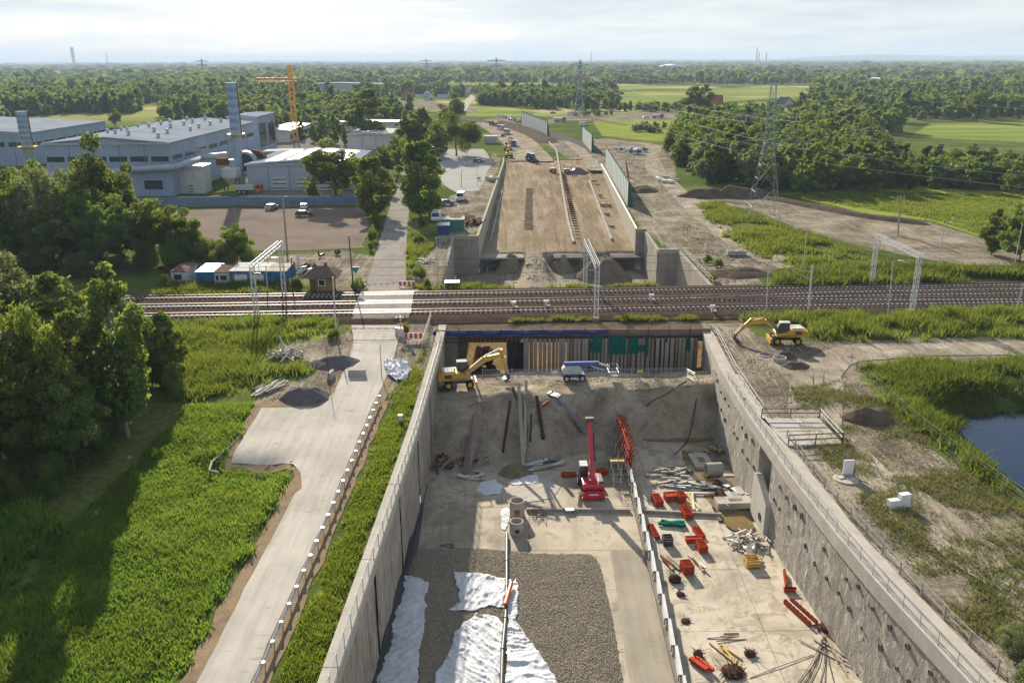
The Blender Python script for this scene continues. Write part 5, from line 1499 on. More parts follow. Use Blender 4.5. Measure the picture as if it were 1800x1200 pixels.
# --- grass and weeds: blades as real geometry, one mass per stand
def blades(name, label, pg, dens, h, w, m, per=5, spread=.18, z=None, seed=0, cat='grass', excl=(), clump=None, lean=.45, hv=.75, edge=.7):
    rg = np.random.default_rng(seed); A = np.array(pg); lo, hi = A.min(0), A.max(0)
    n = int((hi - lo).prod() * dens); p = rg.uniform(lo, hi, (n, 2)); p = p[inside(p, pg)]
    p = p[sdist(p, pg) > rg.uniform(0, edge, len(p)) + (fbm(p[:, 0], p[:, 1], 2.5, seed + 9) - .47) * edge * 3]
    for e in excl: p = p[~inside(p, e)]
    if clump: p = p[fbm(p[:, 0], p[:, 1], clump[0], seed + 5) + rg.uniform(-.08, .08, len(p)) > clump[1]]
    n = len(p); hm = h * (1 - hv + 2 * hv * fbm(p[:, 0], p[:, 1], 4.0, seed + 2)) 
    zz = ground_h(p[:, 0], p[:, 1]) - .04 if z is None else np.full(n, z)
    P3 = np.repeat(np.c_[p, zz], per, 0); H = np.repeat(hm, per) * rg.uniform(.55, 1.2, n * per)
    P3[:, :2] += rg.normal(0, spread, (n * per, 2))
    a = rg.uniform(0, 6.28, n * per); ln = rg.normal(0, lean, (n * per, 2)) * H[:, None]
    ww = w * rg.uniform(.6, 1.3, n * per); dx = np.c_[np.cos(a), np.sin(a)] * ww[:, None]
    tip = P3 + np.c_[ln, H]
    V = np.stack([P3 + np.c_[dx, np.zeros(n * per)], P3 - np.c_[dx, np.zeros(n * per)], tip], 1).reshape(-1, 3)
    me = np_mesh(name, V, np.arange(len(V)).reshape(-1, 3), m, tone=np.repeat(rg.uniform(0, 1, n), per * 3))
    print(name, len(V) // 3)
    return tag(link(name, me), label, cat, None, 'stuff')
crop = [(-19.7, 30), (-19.9, 43), (-19.5, 54), (-19.4, 68)] + P([(510, 834), (495, 826), (385, 826), (425, 760), (446, 712)]) + P([(330, 716), (250, 790), (130, 900), (0, 1040), (-120, 1180)]) + [(-52, 30)]
blades('crop_plants', 'dense green crop covering the field left of the service road', crop, 26, .55, .085, GRASS_CROP, 6, .16, seed=1, edge=1.1)
blades('dry_field_patches', 'yellowing patches in the crop field left of the road', crop, 9, .62, .07, GRASS_WEED, 5, .2, seed=21, clump=(6, .55))
blades('maize_rows', 'dark broad-leaved crop in the shade at the far left', P([(-120, 1060), (0, 1035), (130, 905), (60, 880), (-120, 860)]), 7, 1.3, .14, GRASS_CROP, 6, .2, seed=2)
blades('grass_strip', 'bright grass strip between the guard rail and the west wall', [(-14.3, 30), (-13.9, 43), (-13.2, 66), (-12.9, 82), (-11.2, 92), (-10.6, 98), (-10.1, 98), (-9.95, 84), (-10.75, 66), (-11.55, 43), (-12, 30)], 42, .42, .055, GRASS_STRIP, 6, .13, seed=3)
blades('bay_hedge_grass', 'dark rough grass under the edge of the turning bay', P([(395, 818), (505, 822), (515, 836), (500, 834), (380, 828)]), 30, .6, .06, REED, 6, .15, seed=4)
blades('weeds', 'tall yellow-green weeds left of the crossing', P([(316, 566), (440, 558), (585, 562), (580, 588), (500, 606), (470, 640), (572, 650), (578, 662), (520, 668), (440, 695), (330, 712), (290, 690), (270, 620)]), 9, 1.15, .10, GRASS_WEED, 6, .3, seed=5, cat='weeds', clump=(5, .40), edge=1.5, excl=[P([(470, 602), (535, 602), (540, 642), (480, 642)])])
blades('lineside_weeds', 'tall green weeds along the near side of the railway on the right', P([(1290, 560), (1400, 552), (1560, 552), (1800, 545), (1950, 540), (1950, 592), (1800, 594), (1640, 598), (1440, 603), (1410, 575), (1330, 572)]), 9, 1.25, .10, GRASS_WEED, 6, .3, seed=6, cat='weeds', clump=(5, .38), edge=1.2)
blades('far_side_weeds', 'dense weeds on the bank beyond the railway on the right', P([(1340, 508), (1400, 470), (1450, 470), (1560, 470), (1720, 476), (1900, 478), (1900, 494), (1700, 500), (1500, 506)]), 7, 1.7, .16, REED, 5, .35, seed=7, cat='weeds', clump=(7, .38), edge=1.6)
blades('bank_weeds', 'green weeds on the slope below the pylon', P([(1222, 360), (1270, 358), (1330, 382), (1420, 408), (1500, 440), (1560, 470), (1400, 472), (1330, 450), (1275, 420)]), 5, 1.1, .15, GRASS_WEED, 5, .4, seed=8, cat='weeds', clump=(8, .40), edge=2.5)
blades('pond_reeds', 'green reeds and grass on the banks of the pond', P([(1500, 640), (1640, 636), (1800, 630), (1950, 628), (1950, 735), (1800, 718), (1690, 724), (1660, 742), (1700, 775), (1745, 815), (1800, 866), (1880, 930), (1880, 965), (1800, 900), (1720, 842), (1640, 778), (1560, 712)]), 13, 1.0, .085, REED, 6, .25, seed=9, cat='reeds', clump=(5, .36), edge=1.2)
blades('dry_weeds', 'dry grey-green weeds scattered over the east bank', [(30, 30), (30, 60), (30, 80), (33, 92), (40, 94), (43.5, 82), (44, 65), (49, 50), (52, 30)], 13, .38, .06, GRASS_DRY, 6, .25, seed=10, cat='weeds', clump=(4, .46))
blades('verge_weeds', 'green weeds on the edges of the north road', P([(716, 500), (728, 470), (764, 430), (730, 425), (722, 400), (716, 440)]), 6, .9, .12, GRASS_WEED, 5, .3, seed=11, cat='weeds')
blades('pit_edge_weeds', 'low green weeds along the north edge of the railway', P([(716, 512), (900, 512), (1150, 506), (1150, 500), (900, 504), (720, 504)]), 12, .8, .1, GRASS_WEED, 5, .25, seed=12, cat='weeds', clump=(4, .44))
blades('bridge_edge_weeds', 'low weeds on the ballast edge above the cutting', P([(900, 563), (1060, 560), (1250, 556), (1290, 560), (1250, 563), (1060, 566), (900, 568)]), 26, .55, .07, GRASS_WEED, 5, .2, z=.1, seed=13, cat='weeds', clump=(3, .42))
blades('hut_weeds', 'overgrown weeds in front of the railway huts', P([(270, 524), (280, 505), (480, 500), (560, 508), (560, 516), (400, 520)]), 10, 1.3, .11, GRASS_WEED, 6, .3, seed=14, cat='weeds')
blades('siding_weeds', 'weeds along the near rail left of the crossing', P([(300, 568), (440, 566), (600, 562), (585, 574), (440, 580), (320, 584)]), 12, 1.0, .09, GRASS_WEED, 6, .3, seed=15, cat='weeds', clump=(4, .36))
blades('cutting_edge_weeds', 'thin weeds on the west bank beside the wall end', P([(690, 690), (745, 610), (755, 600), (735, 680), (712, 740), (700, 760), (680, 760)]), 16, .5, .06, GRASS_WEED, 6, .2, seed=16, cat='weeds', clump=(3, .44))
blades('meadow_grass', 'yellow-green meadow grass beyond the right hand bank', P([(1380, 344), (1520, 336), (1800, 344), (1800, 440), (1640, 386), (1430, 352)]), 2.2, .5, .14, GRASS_WEED, 5, .4, seed=17)
# ------------------------------------------------------------------ machines and vehicles
def wheel_part(t, c, r, w, rim=GREY_M, ax='y'):
    d = Vector((0, w / 2, 0)) if ax == 'y' else Vector((w / 2, 0, 0)); c = Vector(c)
    o = MB().bar(c - d, c + d, r, 18).build('wheel', RUBBER, t, smooth=False, bevel=.04)
    MB().bar(c - d * 1.06, c + d * 1.06, r * .55, 12).build('rim', rim, o)
def excavator(label, loc, rz, body, boom, wheeled=True, name='excavator', group=None, deep=True):
    t = thing(name, label, 'excavator', loc, rz, group)
    if wheeled:
        for x in (-1.35, 1.35):
            for y in (-1.05, 1.05): wheel_part(t, (x, y, .52), .52, .5, body)
        MB().box((0, 0, .75), (3.6, 1.0, .5)).box((0, 0, 1.0), (1.6, 1.6, .25)).build('chassis', STEEL_D, t)
        b = MB(); b.side([(2.15, .15), (2.3, .15), (2.3, .85), (2.05, .85)], -1.2, 1.2); b.build('dozer_blade', body, t)
    else:
        for y in (-1.05, 1.05):
            b = MB(); b.side([(-1.9, .45), (-1.6, .05), (1.6, .05), (1.9, .45), (1.6, .88), (-1.6, .88)], y - .28, y + .28); b.build('track', RUBBER, t)
        MB().box((0, 0, .75), (2.4, 1.6, .5)).build('chassis', STEEL_D, t)
    b = MB(); b.side([(-2.3, 1.15), (1.5, 1.15), (1.5, 1.55), (.4, 1.75), (-.2, 2.15), (-2.1, 2.15), (-2.45, 1.9)], -1.22, 1.22); h = b.build('house', body, t, bevel=.05)
    MB().box((-1.25, 0, 2.2), (1.5, 1.7, .16)).build('engine_cover', WHITE_D if deep else body, h)
    MB().bar((-.5, -.7, 2.1), (-.5, -.7, 2.75), .07, 8).build('exhaust', STEEL_D, h)
    b = MB(); b.side([(-2.75, 1.2), (-2.3, 1.12), (-2.3, 1.95), (-2.6, 1.9)], -1.2, 1.2); b.build('counterweight', body, t, bevel=.06)
    b = MB(); b.side([(-.15, 1.6), (1.45, 1.6), (1.5, 2.3), (1.15, 3.05), (-.1, 3.05)], .25, 1.2); cab = b.build('cab', STEEL_D, t, bevel=.05)
    MB().side([(.0, 2.05), (1.35, 2.05), (1.38, 2.35), (1.08, 2.95), (.0, 2.95)], 1.18, 1.215).build('window', GLASS, cab)
    MB().side([(.0, 2.05), (1.35, 2.05), (1.38, 2.35), (1.08, 2.95), (.0, 2.95)], .235, .27).build('window', GLASS, cab)
    MB().add([(1.49, .32, 1.75), (1.49, 1.13, 1.75), (1.53, 1.13, 2.3), (1.53, .32, 2.3)], [(0, 1, 2, 3)]).build('windscreen', GLASS, cab)
    MB().box((.5, .72, 3.09), (1.3, .95, .08)).build('cab_roof', WHITE_D, cab)
    for y in (-1.235, 1.235):
        if y < 0 or True: MB().box((-1.35, y, 1.72), (.9, .03, .45)).build('grille', STEEL_D, h)
        MB().box((-.1, y, 1.35), (2.2, .025, .07)).build('stripe', STEEL_D, h)
    MB().bar((1.35, 1.25, 2.2), (1.7, 1.45, 2.6), .025, 4).box((1.72, 1.5, 2.7), (.06, .2, .3)).build('mirror', STEEL_D, cab)
    MB().path([(-1.9, -1.1, 2.15), (-1.9, -1.1, 2.65), (-.4, -1.1, 2.65), (-.4, -1.1, 2.15)], .025, 4).build('guard_rail', STEEL_D, h)
    pts = [Vector((p[0], -.25, p[1])) for p in boom]
    MB().path([pts[0] + Vector((.2, .3, .35)), pts[1] + Vector((-.1, .3, .42)), pts[2] + Vector((-.1, .28, .3)), pts[2].lerp(pts[3], .5) + Vector((.2, .2, 0))], .035, 5).build('hydraulic_hose', BLACK_P, t)
    def arm(nm, a, b_, w, h0, h1, m=body):
        d = (b_ - a).normalized(); u = Vector((-d.z, 0, d.x)); vs = []
        for p, hh in ((a, h0), (b_, h1)):
            for i, j in ((-1, -1), (1, -1), (1, 1), (-1, 1)): vs.append(p + Vector((0, i * w / 2, 0)) + u * (j * hh / 2))
        return MB().add(vs, [(3, 2, 1, 0), (4, 5, 6, 7), (0, 1, 5, 4), (1, 2, 6, 5), (2, 3, 7, 6), (3, 0, 4, 7)]).build(nm, m, t)
    bo = arm('boom', pts[0], pts[1], .5, .45, .75); arm('boom_end', pts[1], pts[2], .46, .75, .4)
    arm('stick', pts[2] + (pts[2] - pts[3]).normalized() * .7, pts[3], .34, .5, .28)
    for y in (-.62, .12): MB().bar((.9, y, 1.5), pts[1] + Vector((-.25, y + .25, -.2)), .085, 8).build('boom_cylinder', GREY_M, t)
    MB().bar(pts[1] + Vector((.1, 0, .45)), pts[2] + (pts[2] - pts[3]).normalized() * .7 + Vector((0, 0, .1)), .085, 8).build('stick_cylinder', GREY_M, t)
    MB().bar(pts[2].lerp(pts[3], .15) + Vector((.35, 0, .05)), pts[3] + Vector((.25, 0, .1)), .07, 8).build('bucket_cylinder', GREY_M, t)
    q = pts[3]; b = MB(); b.side([(q.x - .15, q.z + .15), (q.x + .3, q.z + .1), (q.x + .45, q.z - .45), (q.x + .1, q.z - .85), (q.x - .55, q.z - .8), (q.x - .35, q.z - .65), (q.x - .05, q.z - .55), (q.x + .05, q.z - .25)], -.8, .3)
    b.build('bucket', STEEL_D, t)
    return t
excavator('dusty yellow wheeled excavator on the berm beside the west wall', W(806, 678, -3.2), R(8), YELLOW, [(.9, 1.7), (3.3, 3.5), (5.5, 4.0), (6.1, 1.45)])
excavator('yellow wheeled excavator parked on the dirt right of the cutting', W(1380, 602, 0), R(176), YELLOW, [(.9, 1.8), (2.9, 2.95), (5.0, 2.65), (6.55, 1.0)])
excavator('orange excavator standing in the shade under the rail bridge', (WD(848, 600, 122).x, 122.5, -8.2), R(262), ORANGE_M, [(.9, 1.8), (2.6, 3.6), (4.6, 3.2), (5.6, 1.2)], False)

def boom_lift():
    p = W(1008, 666, -3.2); t = thing('boom_lift', 'blue and grey boom lift parked in front of the pile wall', 'boom lift', p, R(3))
    for x in (-1.0, 1.0):
        for y in (-.95, .95): wheel_part(t, (x, y, .45), .45, .38, WHITE_D)
    MB().box((0, 0, .65), (2.7, 1.5, .4)).build('chassis', BLUE_M, t)
    b = MB(); b.side([(-1.5, .95), (.9, .95), (1.0, 1.6), (.4, 2.0), (-1.3, 2.0), (-1.6, 1.6)], -.95, .2); b.build('turret', GREY_M, t, bevel=.08)
    MB().box((-.3, .55, 1.3), (2.0, .7, .7)).build('engine_cover', GREY_M, t, bevel=.06)
    MB().beam((-1.3, -.3, 2.25), (3.2, -.3, 2.25), .4, .42).build('boom', BLUE_M, t); MB().beam((-1.2, .1, 1.75), (2.2, .1, 1.9), .3, .3).build('lower_boom', BLUE_M, t)
    MB().beam((3.1, -.3, 2.2), (4.6, -.3, 1.7), .22, .24).build('jib', WHITE_D, t); MB().bar((2.2, .1, 1.7), (3.9, -.2, 1.2), .08, 8).build('cylinder', STEEL, t)
    bk = MB(); x0, x1 = 4.5, 5.7
    MB().box((5.1, -.2, .62), (1.2, 2.0, .08)).build('basket_floor', STEEL_D, t)
    for x in (x0, x1):
        for y in (-1.2, -.2, .8): MB().bar((x, y, .62), (x, y, 1.7), .035, 6).build('basket_post', BLUE_M, t)
    for z in (1.15, 1.7): MB().path([(x0, -1.2, z), (x1, -1.2, z), (x1, .8, z), (x0, .8, z), (x0, -1.2, z)], .035).build('basket_rail', BLUE_M if z < 1.5 else WHITE_D, t)
boom_lift()

def telehandler():
    p = W(1038, 862, ZF); t = thing('telehandler', 'bright red rotating telehandler with raised boom on the cutting floor', 'telehandler', p, R(92))
    for x in (-1.5, 1.5):
        for y in (-1.0, 1.0): wheel_part(t, (x, y, .6), .6, .5, WHITE_D)
    MB().box((0, 0, .85), (4.6, 1.3, .5)).build('chassis', RED_M, t, bevel=.05)
    b = MB(); b.side([(-2.5, .45), (-2.15, .45), (-2.15, 1.1), (-2.5, 1.0)], -1.2, 1.2); b.build('rear_bumper', RED_M, t)
    for x in (-2.3, 2.3): MB().box((x, 0, .35), (.25, 2.5, .25)).build('outrigger', RED_M, t)
    b = MB(); b.side([(-2.1, 1.2), (1.2, 1.2), (1.2, 1.55), (-.6, 1.9), (-2.1, 1.9), (-2.25, 1.6)], -1.1, 1.1); b.build('turntable', RED_M, t, bevel=.06)
    b = MB(); b.side([(-1.9, 1.5), (-.9, 1.5), (-.6, 2.3), (-1.9, 2.3)], -.4, .45); b.build('boom_pivot', RED_M, t)
    MB().box((-1.0, -.85, 1.95), (1.9, .5, .35)).build('engine_cover', STEEL_D, t, bevel=.04)
    b = MB(); b.side([(-.1, 1.3), (1.45, 1.3), (1.6, 2.2), (1.2, 3.0), (0, 3.0)], .35, 1.2); cab = b.build('cab', STEEL_D, t, bevel=.05)
    MB().box((.6, .78, 3.04), (1.3, .85, .07)).build('cab_roof', WHITE_D, cab)
    MB().box((.7, 1.215, 2.3), (1.1, .02, 1.0)).build('window', GLASS, cab)
    MB().add([(-.13, .42, 1.8), (-.13, 1.13, 1.8), (-.03, 1.13, 2.9), (-.03, .42, 2.9)], [(0, 1, 2, 3)]).build('rear_window', GLASS, cab)
    A = Vector((-1.3, 0, 2.05)); B = Vector((1.7, 0, 6.4)); d = (B - A).normalized()
    MB().beam(A, B, .46, .55, (0, 0, 1)).build('boom', RED_M, t); MB().beam(B - d * .2, B + d * 1.0, .34, .42).build('inner_boom', RED_M, t)
    MB().box(B + d * 1.25, (.5, .9, .5)).build('boom_head', STEEL_D, t)
    MB().beam(A.lerp(B, .35) + Vector((.18, -.36, 0)), A.lerp(B, .95) + Vector((.18, -.36, 0)), .16, .18).build('hose_guide', BLACK_P, t)
    MB().bar((-.6, 0, 1.7), A.lerp(B, .42) + Vector((.2, 0, -.3)), .11, 8).build('lift_cylinder', STEEL, t)
    MB().box((-2.52, 0, .85), (.03, 1.0, .16)).build('label_plate', WHITE, t)
telehandler()

GLASSY = GLASS
def car(label, loc, rz, paint, kind='car', group=None, name=None):
    nm = name or {'car': 'car', 'van': 'van', 'truck': 'truck'}[kind]
    t = thing(nm, label, nm.split('_')[-1] if nm != 'pickup_truck' else 'pickup truck', loc, rz, group)
    if kind == 'car':
        b = MB(); b.side([(-2.15, .35), (2.1, .35), (2.2, .7), (1.95, .88), (1.0, .98), (.35, 1.42), (-1.2, 1.45), (-1.95, 1.0), (-2.2, .9)], -.86, .86); b.build('body', paint, t, bevel=.10)
        MB().side([(.98, 1.0), (.40, 1.36), (-1.15, 1.38), (-1.8, 1.02)], -.875, .875).build('window', GLASS, t)
        MB().add([(1.08, -.72, 1.0), (1.08, .72, 1.0), (.44, .62, 1.43), (.44, -.62, 1.43)], [(0, 1, 2, 3)]).build('windscreen', GLASS, t)
        MB().add([(-1.98, -.72, 1.02), (-1.98, .72, 1.02), (-1.3, .62, 1.45), (-1.3, -.62, 1.45)], [(3, 2, 1, 0)]).build('rear_window', GLASS, t)
        for y in (-.6, .6): MB().box((2.14, y, .72), (.1, .32, .14)).build('headlight', WHITE, t)
        wx, wr = (-1.32, 1.32), .32; wy = .78
    elif kind == 'van':
        b = MB(); b.side([(-2.7, .4), (2.5, .4), (2.6, 1.0), (1.9, 1.25), (1.35, 2.15), (-2.7, 2.25)], -.98, .98); b.build('body', paint, t, bevel=.08)
        MB().add([(1.95, -.85, 1.27), (1.95, .85, 1.27), (1.42, .8, 2.1), (1.42, -.8, 2.1)], [(0, 1, 2, 3)]).build('windscreen', GLASS, t)
        MB().side([(1.7, 1.3), (1.25, 2.0), (.5, 2.0), (.5, 1.3)], -.992, .992).build('window', GLASS, t)
        for y in (-.7, .7): MB().box((2.56, y, .85), (.1, .3, .2)).build('headlight', WHITE, t)
        wx, wr = (-1.7, 1.7), .36; wy = .9
    else:
        b = MB(); b.side([(1.7, .6), (3.5, .6), (3.55, 1.6), (3.3, 2.7), (1.7, 2.75)], -1.15, 1.15); b.build('cab', paint, t, bevel=.08)
        MB().add([(3.58, -1.0, 1.6), (3.58, 1.0, 1.6), (3.36, .95, 2.6), (3.36, -.95, 2.6)], [(0, 1, 2, 3)]).build('windscreen', GLASS, t)
        MB().side([(2.1, 1.6), (3.2, 1.6), (3.05, 2.4), (2.1, 2.4)], -1.165, 1.165).build('window', GLASS, t)
        MB().box((-.6, 0, .75), (6.2, 1.0, .3)).build('chassis', STEEL_D, t)
        b = MB(); b.side([(-3.6, 1.1), (1.5, 1.1), (1.5, 2.4), (-3.9, 2.3)], -1.2, 1.2); b.build('tipper_body', GREY_M if paint is not GREY_M else BLUE_M, t)
        wx, wr = (-2.8, -1.5, 2.5), .5; wy = 1.0
    for x in wx:
        for y in (-wy, wy):
            o = MB().bar((x, y - .11, wr), (x, y + .11, wr), wr, 14).build('wheel', RUBBER, t)
            MB().bar((x, y - .12, wr), (x, y + .12, wr), wr * .6, 10).build('rim', STEEL, o)
    return t
CARBLK = mat('car_black', (.012, .013, .016), .2, 1, .25, coat=1.0)
CARWHT = mat('car_white', (.75, .76, .77), .08, 1, .3, coat=.8)
CARSIL = mat('car_silver', (.42, .44, .47), .1, 1, .3, .5, coat=.8)
CARBLU = mat('car_blue', (.05, .12, .30), .15, 1, .3, coat=.8)
CARRED = mat('car_red', (.40, .03, .03), .15, 1, .3, coat=.8)
car('black estate car parked across the gravel lot', W(535, 380), R(6), CARBLK)
car('white car parked by the blue fence', W(535, 367), R(100), CARWHT)
car('dark car parked close to the blue fence, left of the lamp pole', W(478, 368), R(75), CARSIL)
car('white van facing the camera behind the green container', W(810, 352), R(-95), CARWHT, 'van')
car('blue-grey car beside the round bush and van', W(785, 360), R(20), CARBLU)
car('small white pickup left of the green container', W(767, 388), R(-92), CARWHT, 'van', name='pickup_truck')
car('dark car at the corner of the concrete yard', W(842, 286), R(10), CARBLK)
for i, (px, py, rz, m, lab) in enumerate(((776, 268, 20, CARBLK, 'black car under the big willow'), (770, 262, 15, CARSIL, 'silver car under the big willow'))):
    car(lab, W(px, py), R(rz), m)
# works traffic on the northern bed
bz_ = lambda px, py: bed_z(W(px, py, -1.5).y)
for i, (px, py, rz, m, k, lab) in enumerate((
    (903, 257, -95, BLUE_M, 'truck', 'blue tipper truck beside the yellow excavator column'), (891, 236, -100, GREY_M, 'truck', 'grey truck third in the column by the left wall'),
    (880, 228, -110, CARWHT, 'truck', 'white truck near the head of the column'), (868, 221, -120, CARRED, 'truck', 'red truck at the head of the column'),
    (897, 246, -100, CARRED, 'car', 'red car between the trucks of the column'), (884, 240, -100, CARBLK, 'car', 'black car squeezed between the trucks of the column'))):
    z = bz_(px, py); car(lab, W(px, py, z), R(rz), m, k)
excavator('yellow excavator, nearest machine of the column by the left wall', W(895, 277, bz_(895, 277)), R(95), YELLOW, [(.9, 1.7), (3.0, 3.6), (5.0, 4.0), (6.0, 1.5)], False, deep=False)
excavator('yellow excavator, second machine of the column by the left wall', W(893, 264, bz_(893, 264)), R(80), YELLOW, [(.9, 1.7), (3.0, 3.6), (5.0, 4.0), (6.0, 1.5)], False, deep=False)
def roller(label, loc, rz, m):
    t = thing('road_roller', label, 'roller', loc, rz)
    MB().wheel((1.5, 0, .7), .7, 1.9, n=20).build('drum', STEEL, t)
    for y in (-.8, .8): wheel_part(t, (-1.3, y, .65), .65, .5)
    b = MB(); b.side([(-2.1, .8), (-.2, .8), (-.2, 1.5), (-2.0, 1.4)], -.9, .9); b.build('body', m, t, bevel=.05)
    MB().side([(-.3, .6), (2.3, .6), (2.3, .85), (-.3, .9)], -1.05, 1.05).build('frame', m, t)
    b = MB()
    for x in (-.9, .2):
        for y in (-.7, .7): b.bar((x, y, 1.3), (x, y, 2.5), .05, 4)
    b.build('cab_posts', STEEL_D, t); MB().box((-.35, 0, 2.55), (1.5, 1.6, .12)).build('canopy', WHITE_D, t)
roller('white and orange road roller on the road bed right of the tractor', W(971, 302, bz_(971, 302)), R(100), ORANGE_M)
roller('orange road roller beside the dark stone heap on the road bed', W(1002, 304, bz_(1002, 304)), R(5), ORANGE_M)
def tractor(label, loc, rz, m):
    t = thing('tractor', label, 'tractor', loc, rz)
    for y in (-.9, .9): wheel_part(t, (-1.0, y, .85), .85, .5); wheel_part(t, (1.4, y, .55), .55, .35)
    MB().side([(.1, .8), (2.2, .8), (2.2, 1.5), (.1, 1.6)], -.45, .45).build('hood', m, t, bevel=.05)
    b = MB(); b.side([(-1.5, 1.0), (.1, 1.0), (.2, 1.7), (0, 2.8), (-1.4, 2.8)], -.75, .75); c = b.build('cab', GLASS, t); MB().box((-.7, 0, 2.86), (1.6, 1.6, .1)).build('cab_roof', WHITE, c)
    MB().side([(2.3, .4), (3.4, .3), (3.4, .9), (2.6, 1.0)], -1.0, 1.0).build('loader_bucket', STEEL_D, t)
tractor('blue tractor with white roof, left one of the pair on the road bed', W(930, 282, bz_(930, 282)), R(-80), BLUE_M)
tractor('blue tractor with front bucket, right one of the pair on the road bed', W(937, 284, bz_(937, 284)), R(-70), BLUE_M)
# far traffic and parked cars around the junction
for i in range(7):
    px, py = lerp(880, 912, i / 6), lerp(206, 214, i / 6)
    car('parked car %s in the row left of the first noise barrier' % ('leftmost', 'second from the left', 'third from the left', 'in the middle', 'third from the right', 'second from the right', 'rightmost')[i], W(px, py), R(70), (CARWHT, CARSIL, CARBLU, CARWHT, CARSIL, CARBLK, CARWHT)[i], 'van' if i % 3 == 0 else 'car', 'cars parked at the junction', name='parked_car')
for i, (px, py, m, k, lab) in enumerate(((984, 214, BLUE_M, 'truck', 'blue truck parked on the junction meadow'), (1027, 221, CARWHT, 'van', 'white van on the meadow right of the first noise barrier'), (972, 200, CARBLK, 'car', 'dark car on the far straight road'),
        (1003, 202, CARWHT, 'van', 'left white van on the far straight road'), (1022, 202, CARWHT, 'van', 'right white van on the far straight road'), (1136, 208, CARWHT, 'car', 'white car at the far storage yard'), (1156, 208, CARRED, 'truck', 'brown truck at the far storage yard'))):
    car(lab, W(px, py), R(5), m, k)
# ------------------------------------------------------------------ things on the cutting floor
def pile_of(name, label, cat, loc, n, rad, size, mats, part, h=.5, dirz=None, flat_=.25, rng=1):
    """a heap of separate boards / bars, each a part"""
    rg = random.Random(rng); t = thing(name, label, cat, loc)
    for i in range(n):
        a = rg.uniform(0, 6.28); r = rad * math.sqrt(rg.random()); l = size[0] * rg.uniform(.5, 1.2); th = (dirz + rg.gauss(0, .18)) if dirz is not None else rg.uniform(0, 6.28)
        z = h * (1 - r / rad * .8) * rg.random() + size[2]; tilt = rg.gauss(0, flat_)
        c = Vector((r * math.cos(a), r * math.sin(a), z)); d = Vector((math.cos(th) * math.cos(tilt), math.sin(th) * math.cos(tilt), math.sin(tilt))) * l / 2
        z0 = min((c - d).z, (c + d).z); c.z += max(0, size[2] * .6 - z0)
        MB().beam(c - d, c + d, size[1] * rg.uniform(.7, 1.3), size[2]).build(part, rg.choice(mats), t)
    return t
def formwork(label, loc, rz, l=1.6, w=.85, n=4, tilt=0.0):
    """stack of red framed panels with ribs"""
    t = thing('formwork_stack', label, 'formwork', loc, rz, 'red formwork stacks')
    for k in range(n):
        z = .09 + k * .19
        f = MB(); 
        for x in (-l / 2, l / 2): f.box((x, 0, z), (.07, w, .13))
        for y in (-w / 2, w / 2): f.box((0, y, z), (l + .07, .06, .13))
        m = max(4, int(l / .22))
        for i in range(1, m): f.box((-l / 2 + l * i / m, 0, z), (.035, w, .10))
        f.box((0, 0, z - .04), (l, w, .02))
        f.build('panel', FORM_R, t)
    return t
for px, py, rz, l, w, n, lab in ((1155, 884, 98, 1.7, .8, 4, 'red formwork stack nearest the median wall, left of a pair'), (1179, 878, 8, 1.3, 1.0, 4, 'wide red formwork stack beside the yellow planks'), (1197, 880, 96, 1.2, .7, 5, 'narrow red formwork stack touching the wide one'),
        (1206, 906, 98, 1.9, .8, 4, 'red formwork stack lying across the concrete kerb'), (1149, 936, 97, 2.4, .5, 2, 'long thin red formwork leaning at the median wall'), (1228, 938, 98, 1.8, .7, 2, 'flat red formwork panel right of the dark crate'),
        (1219, 952, 3, 1.5, .6, 3, 'red formwork stack end-on, middle of the group'), (1233, 966, 97, 1.2, .8, 4, 'red formwork stack behind the white timber'), (1207, 1004, 100, 1.2, .9, 5, 'red formwork cube alone left of the white timber'),
        (1000, 836, 4, 1.6, .7, 2, 'red formwork panels left of the telehandler'), (1058, 832, 20, 1.0, .9, 3, 'tangle of red formwork right of the telehandler')):
    formwork(lab, W(px, py, ZF + .02), R(rz), l, w, n)
def red_beam_set(label, a, b_, w, n=2):
    a, b_ = Vector(a), Vector(b_); t = thing('formwork_beam', label, 'formwork', (a + b_) / 2); d = (b_ - a).normalized(); s = Vector((-d.y, d.x, 0))
    for k in range(n):
        o = s * ((k - (n - 1) / 2) * w)
        MB().beam(a + o + Vector((0, 0, .2)), b_ + o + Vector((0, 0, .2)), .22, .4).build('beam', FORM_R, t, True)
        for i in range(7): MB().box(a.lerp(b_, (i + .5) / 7) + o + Vector((0, 0, .43)), (.3, .16, .1), math.atan2(d.y, d.x)).build('bracket', RUST, t, True)
    if n > 1: MB().beam(a + Vector((0, 0, .12)), b_ + Vector((0, 0, .12)), w * .5, .12).build('filler', GREY_M, t, True)
red_beam_set('pair of long red formwork beams with grey filler near the east wall', W(1384, 1058, ZF), W(1430, 1100, ZF), .65)
red_beam_set('upright red beam piece lying below the wooden crate', W(1378, 1006, ZF), W(1382, 1034, ZF), .4, 1)
red_beam_set('short red beam piece beside the upright one', W(1378, 1040, ZF), W(1398, 1040, ZF), .4, 1)
